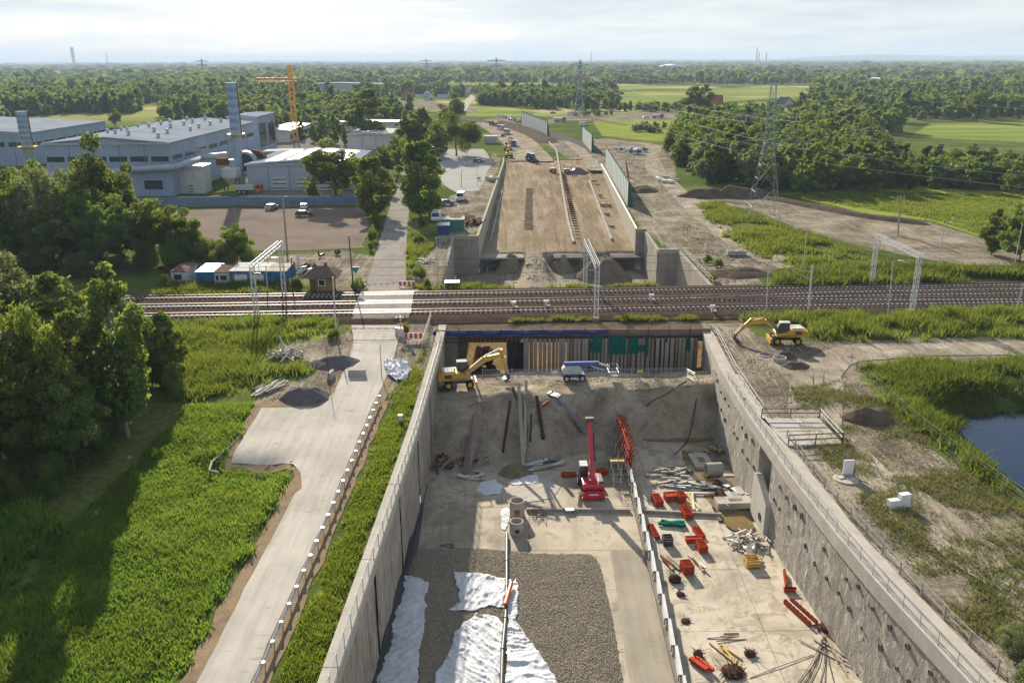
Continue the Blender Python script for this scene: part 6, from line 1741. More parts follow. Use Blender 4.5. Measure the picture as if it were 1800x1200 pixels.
# standing formwork and scaffold at the end of the median wall
def standing_form():
    t = thing('standing_formwork', 'tall rust-red wall formwork with props at the far end of the median wall', 'formwork', (14.2, 92, ZF))
    y = 87.0
    i = 0
    while y < 97.5:
        x = XM(y) + .1
        MB().box((x, y + .55, ZF + 1.6), (.12, 1.05, 3.1)).build('panel', mat('rust_panel', (.32, .12, .07), .3, 1.5, .8), t, True)
        b = MB(); b.box((x - .16, y + .5, ZF + 1.6), (.14, .12, 3.3)); b.box((x + .16, y + .5, ZF + 1.6), (.14, .12, 3.3)); b.build('waler', FORM_R, t, True)
        MB().bar((x + .2, y + .5, ZF + 2.9), (x + .7, y + .5, ZF + 2.9), .05, 4).bar((x + .7, y + .5, ZF + 2.9), (x + .2, y + .5, ZF + 2.2), .05, 4).build('bracket', FORM_R, t, True)
        MB().bar((x - .25, y + .4, ZF + 3.1), (x - 1.5, y + .2, ZF + .05), .05, 5).build('prop', WOOD_W if i % 2 else STEEL, t, True)
        y += 1.1; i += 1
    for k in range(4):
        z = ZF + .6 + k * 1.0; MB().box((XM(92) - .32, 92, z), (.14, 10.6, .16)).build('rail', FORM_R, t, True)
    s = thing('scaffold', 'thin steel scaffold left of the standing formwork', 'scaffold', (12.6, 88, ZF))
    rg = random.Random(4)
    for ix in range(3):
        for iy in range(6): MB().bar((11.9 + ix * .8, 84 + iy * 1.4, ZF), (11.9 + ix * .8, 84 + iy * 1.4, ZF + (2.0 if ix < 1 else 3.0)), .03, 4).build('standard', STEEL_D if iy % 2 else STEEL, s, True)
    for iy in range(6):
        for z in (1.0, 1.9): MB().bar((11.9, 84 + iy * 1.4, ZF + z), (13.5, 84 + iy * 1.4, ZF + z), .026, 4).build('transom', STEEL_D, s, True)
    for ix in range(3):
        for z in (1.0, 1.9): MB().bar((11.9 + ix * .8, 84, ZF + z), (11.9 + ix * .8, 91, ZF + z), .026, 4).build('ledger', STEEL_D, s, True)
    for k in range(8): a = Vector((11.9 + rg.random() * 1.2, 83 + rg.random() * 8, ZF + .05)); MB().bar(a, a + Vector((rg.uniform(-1, 1), rg.uniform(-1.5, 1.5), rg.uniform(.8, 2.0))), .026, 4).build('brace', STEEL_D, s, True)
    MB().box((12.7, 87.4, ZF + 1.95), (1.6, .5, .05)).build('platform', WOOD_Y, s, True)
standing_form()
# manhole shafts
def shaft(label, loc, r, h, holes=()):
    t = thing('manhole_shaft', label, 'manhole', loc)
    nseg = max(1, round(h / .75))
    for k in range(nseg):
        a, b_ = h * k / nseg + .01, h * (k + 1) / nseg
        MB().lathe((0, 0, 0), [(r - .13, a), (r, a), (r, b_ - .02), (r - .03, b_), (r - .13, b_), (r - .13, a)], 28).build('ring', CONC_L, t, smooth=False)
    MB().bar((0, 0, .02), (0, 0, .05), r - .12, 20).build('base', CONC_D, t)
    for ang, z, rr, m in holes: MB().bar((math.cos(ang) * (r - .06), math.sin(ang) * (r - .06), z), (math.cos(ang) * (r + .02), math.sin(ang) * (r + .02), z), rr, 14).build('pipe_hole', m, t)
    return t
pA = W(909, 905, ZF); pB = W(908, 936, ZF)
shaft('taller grey concrete manhole shaft on the cutting floor', pA, .78, 1.75, [(-math.pi / 2, .75, .28, BLACK_P)])
shaft('shorter grey manhole shaft in front of the taller one', pB, .70, 1.35, [(-math.pi / 2 + .1, .55, .24, BLACK_P)])
t = MB().bar(pA + Vector((0, -.75, .8)), pB + Vector((0, .6, .75)), .22, 12).build('connecting_pipe', mat('red_pipe', (.45, .06, .04), .2, 2, .5), None); tag(t, 'red pipe joining the two manhole shafts', 'pipe')
# drain pipes on the gravel
def pipe(label, pts, r, m, name='drain_pipe'):
    t = thing(name, label, 'pipe', pts[0])
    for i in range(len(pts) - 1):
        MB().bar(pts[i], pts[i + 1], r, 14).build('pipe_section', m, t, True)
        if i: d = (Vector(pts[i + 1]) - Vector(pts[i])).normalized() * .12; MB().bar(Vector(pts[i]) - d, Vector(pts[i]) + d, r * 1.25, 14).build('collar', m, t, True)
ZG = ZF + .22
pipe('long black drain pipe running from the shafts over the gravel', [W(891, 938, ZF + .3), W(891, 985, ZG + .15), W(891, 1030, ZG + .2), W(889, 1085, ZG + .2), W(884, 1140, ZG + .2), W(881, 1230, ZG + .2)], .17, BLACK_P)
pipe('short orange pipe lying on the white sheet', [W(899, 1024, ZG + .5), W(888, 1062, ZG + .45)], .19, ORANGE_P, 'orange_pipe')
# curb beams across the slab
for lab, a, b_ in (('low concrete kerb across the west lane of the cutting', W(925, 898, ZF), W(1108, 899, ZF)), ('low concrete kerb across the east lane of the cutting', W(1122, 900, ZF), W(1268, 907, ZF))):
    t = thing('floor_kerb', lab, 'kerb', a); n = 5
    for i in range(n): MB().beam(a.lerp(b_, (i + .01) / n) + Vector((0, 0, .18)), a.lerp(b_, (i + .99) / n) + Vector((0, 0, .18)), .3, .36).build('kerb_stone', CONC, t, True)
# gravel bed: a low sheet plus real stones
gb = smooth_poly(poly([(712, 966), (800, 962), (890, 968), (960, 975), (1035, 972), (1052, 985), (1066, 1040), (1078, 1100), (1088, 1160), (1110, 1290), (600, 1290), (652, 1180), (688, 1030)], ZF), 1)
gV, gF = tri_region(gb, .5, rag=.08); s = np.clip(sdist(gV, gb) * .6, 0, 1)
gz = lambda x, y: ZF + .03 + .17 * np.clip(sdist(np.c_[x, y], gb) * .6, 0, 1) + (fbm(x, y, 2.5, 41) - .47) * .16
tag(link('gravel_bed', np_mesh('gravel_bed', np.c_[gV, gz(gV[:, 0], gV[:, 1])], gF, GRAVEL, True)), 'grey gravel bed on the cutting floor', None, None, 'structure')
def stones(name, label, pts, zf, size, m, seed=0):
    rg = np.random.default_rng(seed); n = len(pts)
    base = np.array([(1, 0, 0), (-1, 0, 0), (0, 1, 0), (0, -1, 0), (0, 0, 1), (0, 0, -1)], float)
    F = np.array([(0, 2, 4), (2, 1, 4), (1, 3, 4), (3, 0, 4), (2, 0, 5), (1, 2, 5), (3, 1, 5), (0, 3, 5)])
    sc = size * rg.uniform(.5, 1.4, (n, 1, 1)) * rg.uniform(.6, 1.2, (n, 1, 3)); V = base[None] * sc + rg.normal(0, .12, (n, 6, 3)) * sc
    a = rg.uniform(0, 6.28, n); c, s = np.cos(a), np.sin(a); t = rg.uniform(-.6, .6, n)
    X = V[:, :, 0] * c[:, None] - V[:, :, 1] * s[:, None]; Y = V[:, :, 0] * s[:, None] + V[:, :, 1] * c[:, None]; Z = V[:, :, 2] + X * t[:, None]
    A = np.stack([X + pts[:, :1], Y + pts[:, 1:2], Z + zf[:, None] + size * .15], 2).reshape(-1, 3)
    me = np_mesh(name, A, (F[None] + (np.arange(n) * 6)[:, None, None]).reshape(-1, 3), m)
    return tag(link(name, me), label, 'gravel', None, 'stuff')
q = RNG.uniform(np.array(gb).min(0), np.array(gb).max(0), (90000, 2)); q = q[inside(q, gb)]; q = q[q[:, 1] > 46]
SHEETS = [[(700, 1010), (728, 1014), (755, 1026), (748, 1052), (744, 1110), (736, 1150), (730, 1260), (628, 1260), (650, 1180), (676, 1080)],
          [(798, 1006), (850, 1012), (898, 1020), (892, 1070), (862, 1066), (832, 1076), (790, 1074), (808, 1058)],
          [(836, 1082), (872, 1084), (886, 1100), (882, 1160), (876, 1260), (750, 1260), (768, 1180), (790, 1150), (800, 1110)],
          [(906, 1016), (912, 1030), (908, 1090), (925, 1120), (950, 1150), (985, 1210), (1010, 1260), (888, 1260), (890, 1150), (890, 1090), (885, 1065)]]
for s_ in SHEETS: q = q[sdist(q, poly(s_, ZG)) < .12]
stones('gravel_stones', 'loose grey stones covering the gravel bed', q, gz(q[:, 0], q[:, 1]), .066, STONE, 3)
# white geotextile sheets
def cloth(label, px, seed, amp=.13, name='geotextile_sheet', z0=None, step=.11, m=None, base=None, zp=None):
    pg = densify(poly(px, ZG if zp is None else zp), .35); rg = random.Random(seed); pg = [(x + rg.gauss(0, .07), y + rg.gauss(0, .07)) for x, y in pg]; pg = smooth_poly(pg, 1)
    V, F = tri_region(pg, step, seed=seed)
    x, y = V[:, 0], V[:, 1]; z = 0
    wx, wy = x + (fbm(x, y, 1.5, seed) - .5) * 1.1, y + (fbm(x, y, 1.5, seed + 2) - .5) * 1.1
    for k, (an, sa, sb, am) in enumerate(((.2 + seed, .42, 2.4, 1.0), (1.1 + seed * .7, .36, 1.5, .7), (2.3 + seed * .3, .55, 1.9, .6))):
        u, v = wx * math.cos(an) + wy * math.sin(an), -wx * math.sin(an) + wy * math.cos(an)
        z = z + am * amp * np.clip(1 - np.abs(2 * vnoise(u / sa, v / sb, 1.0, seed + k) - 1) * 1.5, 0, 1) ** 2
    z = z + (fbm(x, y, 3, seed + 4) - .4) * amp + (gz(x, y) if base is None else base) + .05
    me = np_mesh(name, np.c_[V, z], F, m or CLOTH, True); o = link(name, me); s = o.modifiers.new('thick', 'SOLIDIFY'); s.thickness = .012
    return tag(o, label, 'sheet')
cloth('long white sheet in the shade along the west wall', SHEETS[0], 11)
cloth('small white sheet at the head of the gravel bed', SHEETS[1], 12)
cloth('large white sheet left of the black pipe', SHEETS[2], 13)
cloth('white sheet trailing right of the black pipe', SHEETS[3], 14)
# east lane clutter
pile_of('timber_stack', 'yellow planks beside the wide red formwork stack', 'timber', W(1219, 886, ZF), 9, .7, (3.2, .2, .12), [WOOD_Y, WOOD_W], 'plank', .25, R(98), .02, 3)
pile_of('timber_stack', 'two yellow planks above the rusty brush near the front', 'timber', W(1281, 1150, ZF), 4, .45, (3.6, .2, .1), [WOOD_Y], 'plank', .05, R(104), .01, 5)
pile_of('timber_stack', 'white and yellow boards leaning by the lone red cube', 'timber', W(1224, 990, ZF), 5, .4, (2.6, .2, .1), [WOOD_W, WOOD_Y], 'plank', .3, R(100), .05, 6)
pile_of('plank_heap', 'brown planks along the median wall', 'timber', W(1180, 992, ZF), 6, .5, (2.8, .25, .1), [WOOD, RUST], 'plank', .4, R(108), .1, 7)
pile_of('debris_heap', 'pale rubble and beams on the slab before the puddle', 'debris', W(1180, 838, ZF), 30, 2.3, (1.9, .25, .16), [WOOD_W, CONC_L, STEEL_D, WOOD], 'board', .5, R(5), .12, 8)
pile_of('steel_heap', 'grey steel sections lying below the rubble heap', 'steel', W(1215, 858, ZF), 9, 1.6, (3.2, .22, .16), [STEEL, GREY_M, STEEL_D], 'section', .25, R(-6), .03, 9)
pile_of('debris_heap', 'white broken slabs along the foot of the east wall', 'debris', W(1262, 856, ZF), 16, 1.6, (1.1, .55, .14), [WHITE_D, CONC_L, RUST], 'slab', .7, R(110), .25, 10)
pile_of('debris_heap', 'heap of splintered pale wood against the east wall', 'debris', W(1316, 952, ZF), 34, 2.1, (1.7, .16, .1), [WOOD_W, WOOD, STEEL_D], 'board', .8, None, .3, 11)
pile_of('debris_heap', 'brown timber scraps by the berm foot at the east wall', 'debris', W(1258, 796, ZF), 14, 1.4, (1.4, .2, .12), [WOOD, WOOD_Y, RUST], 'board', .8, None, .3, 12)
pile_of('debris_heap', 'white sheets and boards beside the outfall slab', 'debris', W(1298, 870, ZF + .3), 9, 1.1, (1.7, .7, .05), [WHITE_D, GREY_M], 'board', .5, R(100), .2, 13)
pile_of('plank_heap', 'rusty planks and bars in the lower right by the wall foot', 'timber', W(1500, 1150, ZF), 14, 2.2, (4.5, .14, .06), [RUST, WOOD, WOOD_Y], 'plank', .1, R(112), .01, 14)
def rods(label, a, bs, loc, m=RUST_D, r=.025):
    t = thing('rebar_rods', label, 'rebar', loc)
    for k, b_ in enumerate(bs): MB().path([a + Vector((random.uniform(-.1, .1), random.uniform(-.1, .1), .06 + .02 * k)), a.lerp(b_, .5) + Vector((random.uniform(-.25, .25), 0, .1)), b_ + Vector((0, 0, .04))], r, 4).build('rod', m, t, True)
a = W(1450, 1120, ZF); rods('fan of dark reinforcement rods spreading over the slab', a, [W(px, py, ZF) for px, py in ((1405, 1215), (1412, 1220), (1418, 1215), (1440, 1210), (1450, 1215), (1470, 1215), (1490, 1190), (1390, 1220))], a)
a = W(1430, 1152, ZF); rods('long thin rod curving over the front slab', a, [W(1318, 1192, ZF)], a)
def brush(label, loc, n, rad, h, m=RUST, name='rebar_tangle'):
    t = thing(name, label, 'rebar', loc); rg = random.Random(int(loc[0] * 31))
    core = MB(); core.lathe((0, 0, 0), [(rad * .75, 0), (rad * .8, h * .3), (rad * .45, h * .6), (.02, h * .7)], 9); core.build('clump', RUST_D, t)
    for k in range(n):
        a = rg.uniform(0, 6.28); r = rad * rg.random() * .7; p = Vector((r * math.cos(a), r * math.sin(a), rg.uniform(0, h * .6))); d = Vector((math.cos(a + rg.gauss(0, .8)), math.sin(a + rg.gauss(0, .8)), rg.uniform(-.05, .9))).normalized() * rg.uniform(.3, .9) * rad
        q = p + d; q.z = max(q.z, .03); MB().bar(p, q, .03, 3).build('bar', m if k % 3 else RUST_D, t)
for px, py, n, rad, h, lab in ((1186, 1020, 30, .75, .9, 'dark rusty reinforcement tangle against the median wall'), (1288, 1182, 44, 1.15, .55, 'wide rusty brush of bars at the front edge of the slab'), (1318, 1150, 26, .6, .55, 'rusty basket of wire ties on the slab'), (1227, 1152, 24, .5, .8, 'rusty bundle standing by the median wall near the front'),
        (1448, 1106, 30, .8, .5, 'rusty bar tangle at the foot of the east wall'), (1196, 1045, 14, .5, .4, 'small rusty tangle just below the dark one at the median wall'), (1205, 1092, 12, .5, .3, 'little rusty tangle half way along the median wall')):
    brush(lab, W(px, py, ZF), n, rad, h)
def crate(label, loc, rz, sz, m, name='wooden_crate'):
    t = thing(name, label, 'crate', loc, rz); x, y, z = sz
    for s in (-1, 1):
        for k in range(3):
            MB().box((0, s * y / 2, z * (k + .5) / 3), (x, .05, z / 3 - .03)).build('board', m, t); MB().box((s * x / 2, 0, z * (k + .5) / 3), (.05, y - .06, z / 3 - .03)).build('board', m, t)
    MB().box((0, 0, .06), (x - .06, y - .06, .06)).build('floor', m, t)
    return t
crate('brown wooden crate under the splintered wood heap', W(1321, 992, ZF), R(5), (1.3, 1.1, .8), WOOD_Y)
t = pile_of('rag_heap', 'white foil bundle on top of the wooden crate', 'rags', W(1321, 976, ZF + .1) + Vector((0, .6, .0)), 8, .5, (.8, .5, .1), [WHITE, WHITE_D], 'fold', .9, None, .4, 21)
crate('dark tool crate between the red formwork stacks', W(1173, 956, ZF), R(3), (.9, .9, .9), STEEL_D, 'tool_crate')
def concrete_pipe():
    p = W(1254, 836, ZF); t = thing('concrete_pipe', 'short thick concrete pipe lying at the edge of the puddle', 'pipe', p, R(4))
    n = 24; prof = [(.62, -.9), (.80, -.9), (.80, .9), (.62, .9), (.62, -.9)]; b = MB(); vs = []; fs = []
    for r, x in prof:
        for i in range(n): a = 2 * math.pi * i / n; vs.append((x, r * math.cos(a), .8 + r * math.sin(a)))
    for k in range(len(prof) - 1):
        for i in range(n): fs.append((k * n + i, k * n + (i + 1) % n, (k + 1) * n + (i + 1) % n, (k + 1) * n + i))
    b.add(vs, fs); b.build('barrel', CONC, t)
    MB().box((0, -.75, .08), (1.2, .15, .16)).build('chock', WOOD, t)
concrete_pipe()
for lab, px in (('muddy brown puddle along the east wall foot', [(1190, 790), (1225, 795), (1262, 860), (1300, 900), (1330, 925), (1315, 935), (1280, 930), (1262, 900), (1235, 870)]), ('dark water standing at the foot of the berm', [(1100, 770), (1180, 766), (1250, 768), (1256, 776), (1160, 778)])):
    pv, pf = tri_region(smooth_poly(poly(px, ZF), 1), .6, rag=.05); tag(link('puddle', np_mesh('puddle', np.c_[pv, np.full(len(pv), ZF + .035)], pf, MUDW, True)), lab, None, None, 'structure')
for lab, px, py, sx, sy, h in (('pale concrete step at the outfall', 1292, 888, 4.2, 1.6, .7), ('pale concrete sill with a square hole near the berm', 1232, 812, 2.2, 3.6, .35)):
    p = W(px, py, ZF); t = thing('concrete_step', lab, 'step', p, R(3)); MB().box((0, 0, h / 2), (sx, sy, h)).build('block', CONC_L, t, bevel=.03)
    MB().box((0, 0, h + .012), (sx * .35, sy * .35, .02)).build('hole_shade_plate', CONC_D, t)  # flat dark plate on top: shade of a hole put into its colour
pile_of('net_roll', 'dark green net roll lying across the east lane', 'net', W(1180, 925, ZF), 5, .5, (2.4, .35, .22), [NET_G, BLACK_P, NET_G], 'roll', .1, R(-3), .02, 31)
pile_of('bent_steelwork', 'thin bent steel frame on the front slab', 'frame', W(1277, 1120, ZF), 4, .7, (2.2, .05, .05), [STEEL_D, RUST], 'bar', .1, R(0), .05, 32)
pile_of('red_beam', 'red and black beam lying in the shade of the median wall', 'beam', W(1232, 1170, ZF), 2, .3, (1.7, .3, .25), [FORM_R, STEEL_D], 'beam', .1, R(-55), .05, 33)
# west lane clutter
pile_of('debris_heap', 'dark tangled scrap at the foot of the berm by the west wall', 'debris', W(785, 812, ZF + .1), 26, 2.6, (1.3, .2, .12), [STEEL_D, RUST_D, BLACK_P, FORM_R], 'scrap', .7, None, .3, 41)
pile_of('debris_heap', 'dark rusty offcuts strewn along the berm foot left of the beams', 'debris', W(845, 800, ZF + .1), 24, 2.4, (1.5, .25, .14), [RUST_D, STEEL_D, WOOD, SOIL_D], 'scrap', .6, None, .25, 46)
pile_of('debris_heap', 'pale sheets and boards below the steel beams', 'debris', W(955, 812, ZF + .1), 14, 2.2, (2.2, .5, .06), [WHITE_D, GREY_M, WOOD, BLUEP], 'board', .4, R(15), .12, 42)
pile_of('debris_heap', 'grey crumpled sheets left of the steel beams', 'debris', W(828, 838, ZF), 12, 1.4, (1.0, .5, .05), [WHITE_D, GREY_M, CONC_L], 'sheet', .4, None, .2, 43)
mound('brushwood_heap', 'brown brushwood and soil heap below the leaning beams', *W2(905, 830, ZF), 2.0, 1.6, .9, mat('brush_soil', (.22, .17, .11), .4, 2, .97, bmp=1, bscale=5), ZF, 9)
cloth('pale cement spill left of the telehandler', [(900, 852), (960, 838), (985, 850), (975, 872), (930, 880), (905, 870)], 24, .02, 'cement_spill', base=ZF - .035, m=CONC_L)
cloth('white cement-splashed foil on the floor below the beams', [(842, 846), (870, 840), (884, 852), (878, 866), (850, 868), (838, 858)], 21, .06, 'foil_sheet', base=ZF - .03)
cloth('white foil spread before the brushwood heap', [(890, 846), (920, 832), (944, 832), (948, 846), (905, 850)], 22, .05, 'foil_sheet', base=ZF - .03)
cloth('white foil strip around the manhole shafts', [(880, 892), (892, 888), (900, 900), (888, 930), (882, 925)], 23, .05, 'foil_sheet', base=ZF - .03)
pile_of('wire_cage', 'black wire frame right of the manhole shafts', 'frame', W(945, 906, ZF), 12, .7, (1.3, .05, .05), [STEEL_D, RUST_D], 'bar', .8, None, .6, 44)
t = MB().box((0, 0, .35), (.9, .6, .04), .1).box((0, -.3, .18), (.06, .06, .36)).build('white_board', WHITE, None); t.location = W(1001, 900, ZF) + Vector((0, 0, .02)); tag(t, 'small white board on the west lane kerb', 'board')
pile_of('dark_pallet', 'flat dark pallet at the corner of the gravel bed', 'pallet', W(783, 962, ZF), 5, .35, (1.2, .25, .08), [STEEL_D, WOOD], 'board', .05, R(0), .01, 45)
# steel beams leaning on the berm
def bz_at(x, y): return float(berm_h(np.array([x]), np.array([y]))[0])
for i, (a, b_, w, m, lab) in enumerate((((912, 690), (920, 822), .42, WOOD, 'longest pale beam leaning down the middle of the berm'), ((925, 685), (922, 812), .36, WOOD, 'pale beam just right of the longest one on the berm'), ((897, 712), (884, 806), .3, RUST_D, 'dark beam leaning left of the pale beams'),
        ((908, 706), (902, 760), .28, RUST_D, 'short dark beam between the pale beams and the left dark one'), ((943, 704), (955, 800), .4, RUST_D, 'thick dark beam right of the pale beams'), ((953, 720), (962, 776), .3, RUST, 'rusty beam at the right of the thick dark one'), ((934, 735), (932, 800), .25, STEEL_D, 'thin black beam between pale and thick dark beams'))):
    zt = -3.5; zb = ZF + .2
    P0 = W(*a, zt); P1 = W(*b_, zb); P0.z = max(bz_at(P0.x, P0.y), zt) + .35; P1.z = bz_at(P1.x, P1.y) + .25
    mid = P0.lerp(P1, .5); lift = max(0, bz_at(mid.x, mid.y) + .15 - mid.z); P0.z += lift; P1.z += lift * .5
    t = thing('steel_beam', lab, 'beam', P1); d = (P1 - P0).normalized()
    MB().beam(P0, P1, w, .06).build('flange', m, t, True); MB().beam(P0 + Vector((0, 0, .26)), P1 + Vector((0, 0, .26)), w, .06).build('flange', m, t, True); MB().beam(P0 + Vector((0, 0, .13)), P1 + Vector((0, 0, .13)), .08, .2).build('web', m, t, True)
for lab, px in (('flat pinkish steel sheet half buried in the left of the berm', [(828, 690), (846, 690), (848, 730), (826, 735)]), ('second pinkish sheet below the first on the berm', [(835, 738), (852, 742), (822, 790), (810, 784)])):
    q = [W(a, b_, -5.6) for a, b_ in px]
    for v in q: v.z = bz_at(v.x, v.y) + .16
    t = MB().add([v for v in q] + [v - Vector((0, 0, .12)) for v in q], [(0, 1, 2, 3), (7, 6, 5, 4), (0, 4, 5, 1), (1, 5, 6, 2), (2, 6, 7, 3), (3, 7, 4, 0)]).build('steel_sheet', mat('pink_steel', (.27, .20, .17), .2, 1, .8), None); tag(t, lab, 'sheet')
def stair():
    a = W(966, 706, -4.2); b_ = W(1028, 770, -8.0); t = thing('site_stair', 'metal site stair with yellow handrail down the berm', 'stair', a); n = 22
    a.z = bz_at(a.x, a.y) + .25; b_.z = bz_at(b_.x, b_.y) + .3; d = (b_ - a); s = Vector((-d.y, d.x, 0)).normalized() * .55
    for k in range(n):
        p = a.lerp(b_, k / (n - 1)); p.z = max(p.z, bz_at(p.x, p.y) + .15); MB().beam(p - s, p + s, .30, .06).build('tread', STEEL, t, True)
    for sg, m in ((-1, STEEL_D), (1, STEEL_D)): MB().beam(a + s * sg, b_ + s * sg, .06, .22).build('stringer', m, t, True)
    for k in range(5): p = a.lerp(b_, k / 4) + s; MB().bar(p, p + Vector((0, 0, 1.0)), .03, 5).build('post', YELP, t, True)
    MB().bar(a + s + Vector((0, 0, 1.0)), b_ + s + Vector((0, 0, 1.0)), .035, 6).build('handrail', YELP, t, True)
stair()
def hose(label, px, zs, r=.07, name='hose'):
    pts = []
    for (a, b_), z in zip(px, zs):
        p = W(a, b_, z)
        if 89 < p.y < 112: p.z = bz_at(p.x, p.y) + .1
        pts.append(p)
    c = bpy.data.curves.new(name, 'CURVE'); c.dimensions = '3D'; c.bevel_depth = r; sp = c.splines.new('NURBS'); sp.points.add(len(pts) - 1)
    for q, p in zip(sp.points, pts): q.co = (*p, 1)
    sp.use_endpoint_u = True; sp.order_u = 3; c.materials.append(BLACK_P)
    o = bpy.data.objects.new(name, c); dg = bpy.context.evaluated_depsgraph_get(); COL.objects.link(o); bpy.context.view_layer.update()
    me = bpy.data.meshes.new_from_object(o.evaluated_get(bpy.context.evaluated_depsgraph_get())); bpy.data.objects.remove(o)
    q = link(name, me); return tag(q, label, 'hose')
hose('dark hose running diagonally down the smooth face of the berm', [(1206, 672), (1190, 692), (1168, 722), (1145, 748), (1133, 758)], [-3.5, -4.5, -6.4, -8.2, -8.8])
hose('dark hose hanging down the berm at the east wall and over the slab', [(1228, 668), (1224, 710), (1220, 745), (1212, 770), (1195, 790), (1186, 798)], [-3.5, -5.5, -8, -8.9, -8.9, -8.9])
hose('thin cable crossing the east lane to the outfall step', [(1205, 822), (1230, 848), (1256, 872), (1282, 890)], [-8.7, -8.8, -8.8, -8.2], .04, 'cable')
# mesh fence on the berm crest
def mesh_fence(label, pts, h, name, step=2.4, m=STEEL, wires=5, sign=(), k8=8, wr=.016):
    t = thing(name, label, 'fence', pts[0]); k = 0
    for i in range(len(pts) - 1):
        a, b_ = Vector(pts[i]), Vector(pts[i + 1]); n = max(1, round((b_ - a).length / step))
        for j in range(n):
            p, q = a.lerp(b_, j / n), a.lerp(b_, (j + 1) / n)
            MB().bar(p, p + Vector((0, 0, h)), .035, 5).build('post', m, t, True)
            f = MB()
            for w in range(wires): z = h * (w + .5) / wires; f.bar(p + Vector((0, 0, z)), q + Vector((0, 0, z)), wr if w < wires - 1 else wr * 1.7, 3, cap=False)
            for w in range(k8): r = p.lerp(q, w / k8); f.bar(r, r + Vector((0, 0, h * .9)), .008, 3, cap=False)
            f.build('mesh_panel', m, t, True)
            if k in sign: MB().box(p.lerp(q, .5) + Vector((0, -.05, h * .62)), (.75, .02, .3)).build('notice_board', YELP if k % 3 == 0 else WHITE, t, True)
            k += 1
    return t
y0 = 104.2
fp = [Vector((WD(px, 650, y0).x, y0, -3.3)) for px in (848, 900, 960, 1020, 1080, 1140, 1206)] + [Vector((WD(1222, 655, 102.4).x, 102.4, -3.3))]
mesh_fence('wire mesh fence on the berm crest before the pile wall', fp, 1.25, 'mesh_fence', 2.3, sign=(1, 4, 5, 9, 12, 13, 15))
# ------------------------------------------------------------------ railway furniture
def truss(b, a, c, w, r, n, up=(0, 0, 1)):
    """square lattice beam between two points"""
    a, c = Vector(a), Vector(c); d = (c - a).normalized(); up = Vector(up)
    if abs(d.dot(up)) > .9: up = Vector((0, 1, 0))
    s = d.cross(up).normalized(); u = s.cross(d); K = [s * i * w / 2 + u * j * w / 2 for i, j in ((-1, -1), (1, -1), (1, 1), (-1, 1))]
    for k in K: b.bar(a + k, c + k, r, 4)
    for i in range(n):
        p, q = a.lerp(c, i / n), a.lerp(c, (i + 1) / n)
        for e in range(4): f = (e + 1) % 4; x, y = (e, f) if i % 2 else (f, e); b.bar(p + K[x], q + K[y], r * .6, 3, cap=False)
    return b
def gantry(label, x, y0, y1, h):
    t = thing('catenary_gantry', label, 'gantry', (x, (y0 + y1) / 2, 0))
    for y in (y0, y1):
        b = MB(); truss(b, (x, y, 0), (x, y, h), .55, .055, 12); b.build('leg', LATTICE, t, True)
        MB().box((x, y, .1), (.9, .9, .5)).build('footing', CONC, t, True)
    b = MB(); truss(b, (x, y0 - .4, h), (x, y1 + .4, h), .6, .055, 20); b.build('beam', LATTICE, t, True)
    for k in range(3):
        y = track_y(k, x); MB().bar((x, y, h - .3), (x, y, h - 1.8), .04, 5).bar((x - .9, y, h - 1.8), (x + .2, y, h - 1.8), .03, 4).build('hanger', STEEL, t, True)
gantry('white lattice catenary gantry left of the level crossing', -35.8, 118.8, 134.9, 8.4)
gantry('white lattice catenary gantry over the middle of the railway', 13.4, 119.1, 136.7, 8.1)
gantry('white lattice catenary gantry on the right', 61.0, 122.0, 136.9, 8.6)
def pole(label, px, py, tx, ty, r=.12, m=LATTICE, name='mast', arm=None, cat='mast', z=0.0):
    p = W(px, py, z); q = WD(tx, ty, p.y); t = thing(name, label, cat, p)
    MB().bar(p - Vector((0, 0, .2)), q, r, 8, r * .65).build('shaft', m, t, True)
    if arm == 'lamp':
        MB().bar(q, q + Vector((.5, -.4, .25)), .05, 5).build('arm', m, t, True); MB().box(q + Vector((.8, -.6, .28)), (.7, .3, .12), -.6).build('lamp_head', WHITE_D, t, True)
    elif arm == 'cross':
        MB().box(q - Vector((0, 0, .3)), (1.7, .1, .1)).build('crossarm', m, t, True)
        for s in (-.7, 0, .7): MB().bar(q + Vector((s, 0, -.25)), q + Vector((s, 0, .1)), .06, 6).build('insulator', WHITE_D, t, True)
    elif arm == 'bracket':
        MB().bar(q + Vector((0, .3, -1.0)), q + Vector((-2.6, .9, -.6)), .05, 5).bar(q + Vector((0, .3, -2.2)), q + Vector((-2.6, .9, -.9)), .04, 5).build('cantilever', STEEL, t, True)
    return t, q
pole('single catenary mast with side bracket right of the cutting', 1421, 553, 1428, 467, .19, LATTICE, arm='bracket')
for px, py, tx, ty, lab in ((1347, 553, 1351, 460, 'slim lamp post nearest the cutting on the right'), (1560, 560, 1570, 460, 'slim lamp post between the catenary mast and the right gantry'), (1411, 485, 1419, 395, 'lamp post beyond the tracks above the catenary mast'),
        (1647, 480, 1660, 393, 'lamp post beyond the tracks right of the gantry'), (1780, 480, 1797, 395, 'lamp post beyond the tracks at the right edge'), (1785, 553, 1799, 498, 'lamp post at the right picture edge on the near side')):
    pole(lab, px, py, tx, ty, .09, LATTICE, 'lamp_post', 'lamp', 'lamp post')
pole('grey concrete pole with crossarm on the dirt bank', 1578, 413, 1584, 345, .2, CONC, 'utility_pole', 'cross', 'pole')
pole('tall brown pole with lamp at the edge of the gravel lot', 505, 445, 497, 347, .22, WOOD, 'utility_pole', 'lamp', 'pole')
pole('thin dark pole in the middle of the gravel lot edge', 414, 400, 413, 364, .12, WOOD, 'utility_pole', None, 'pole')
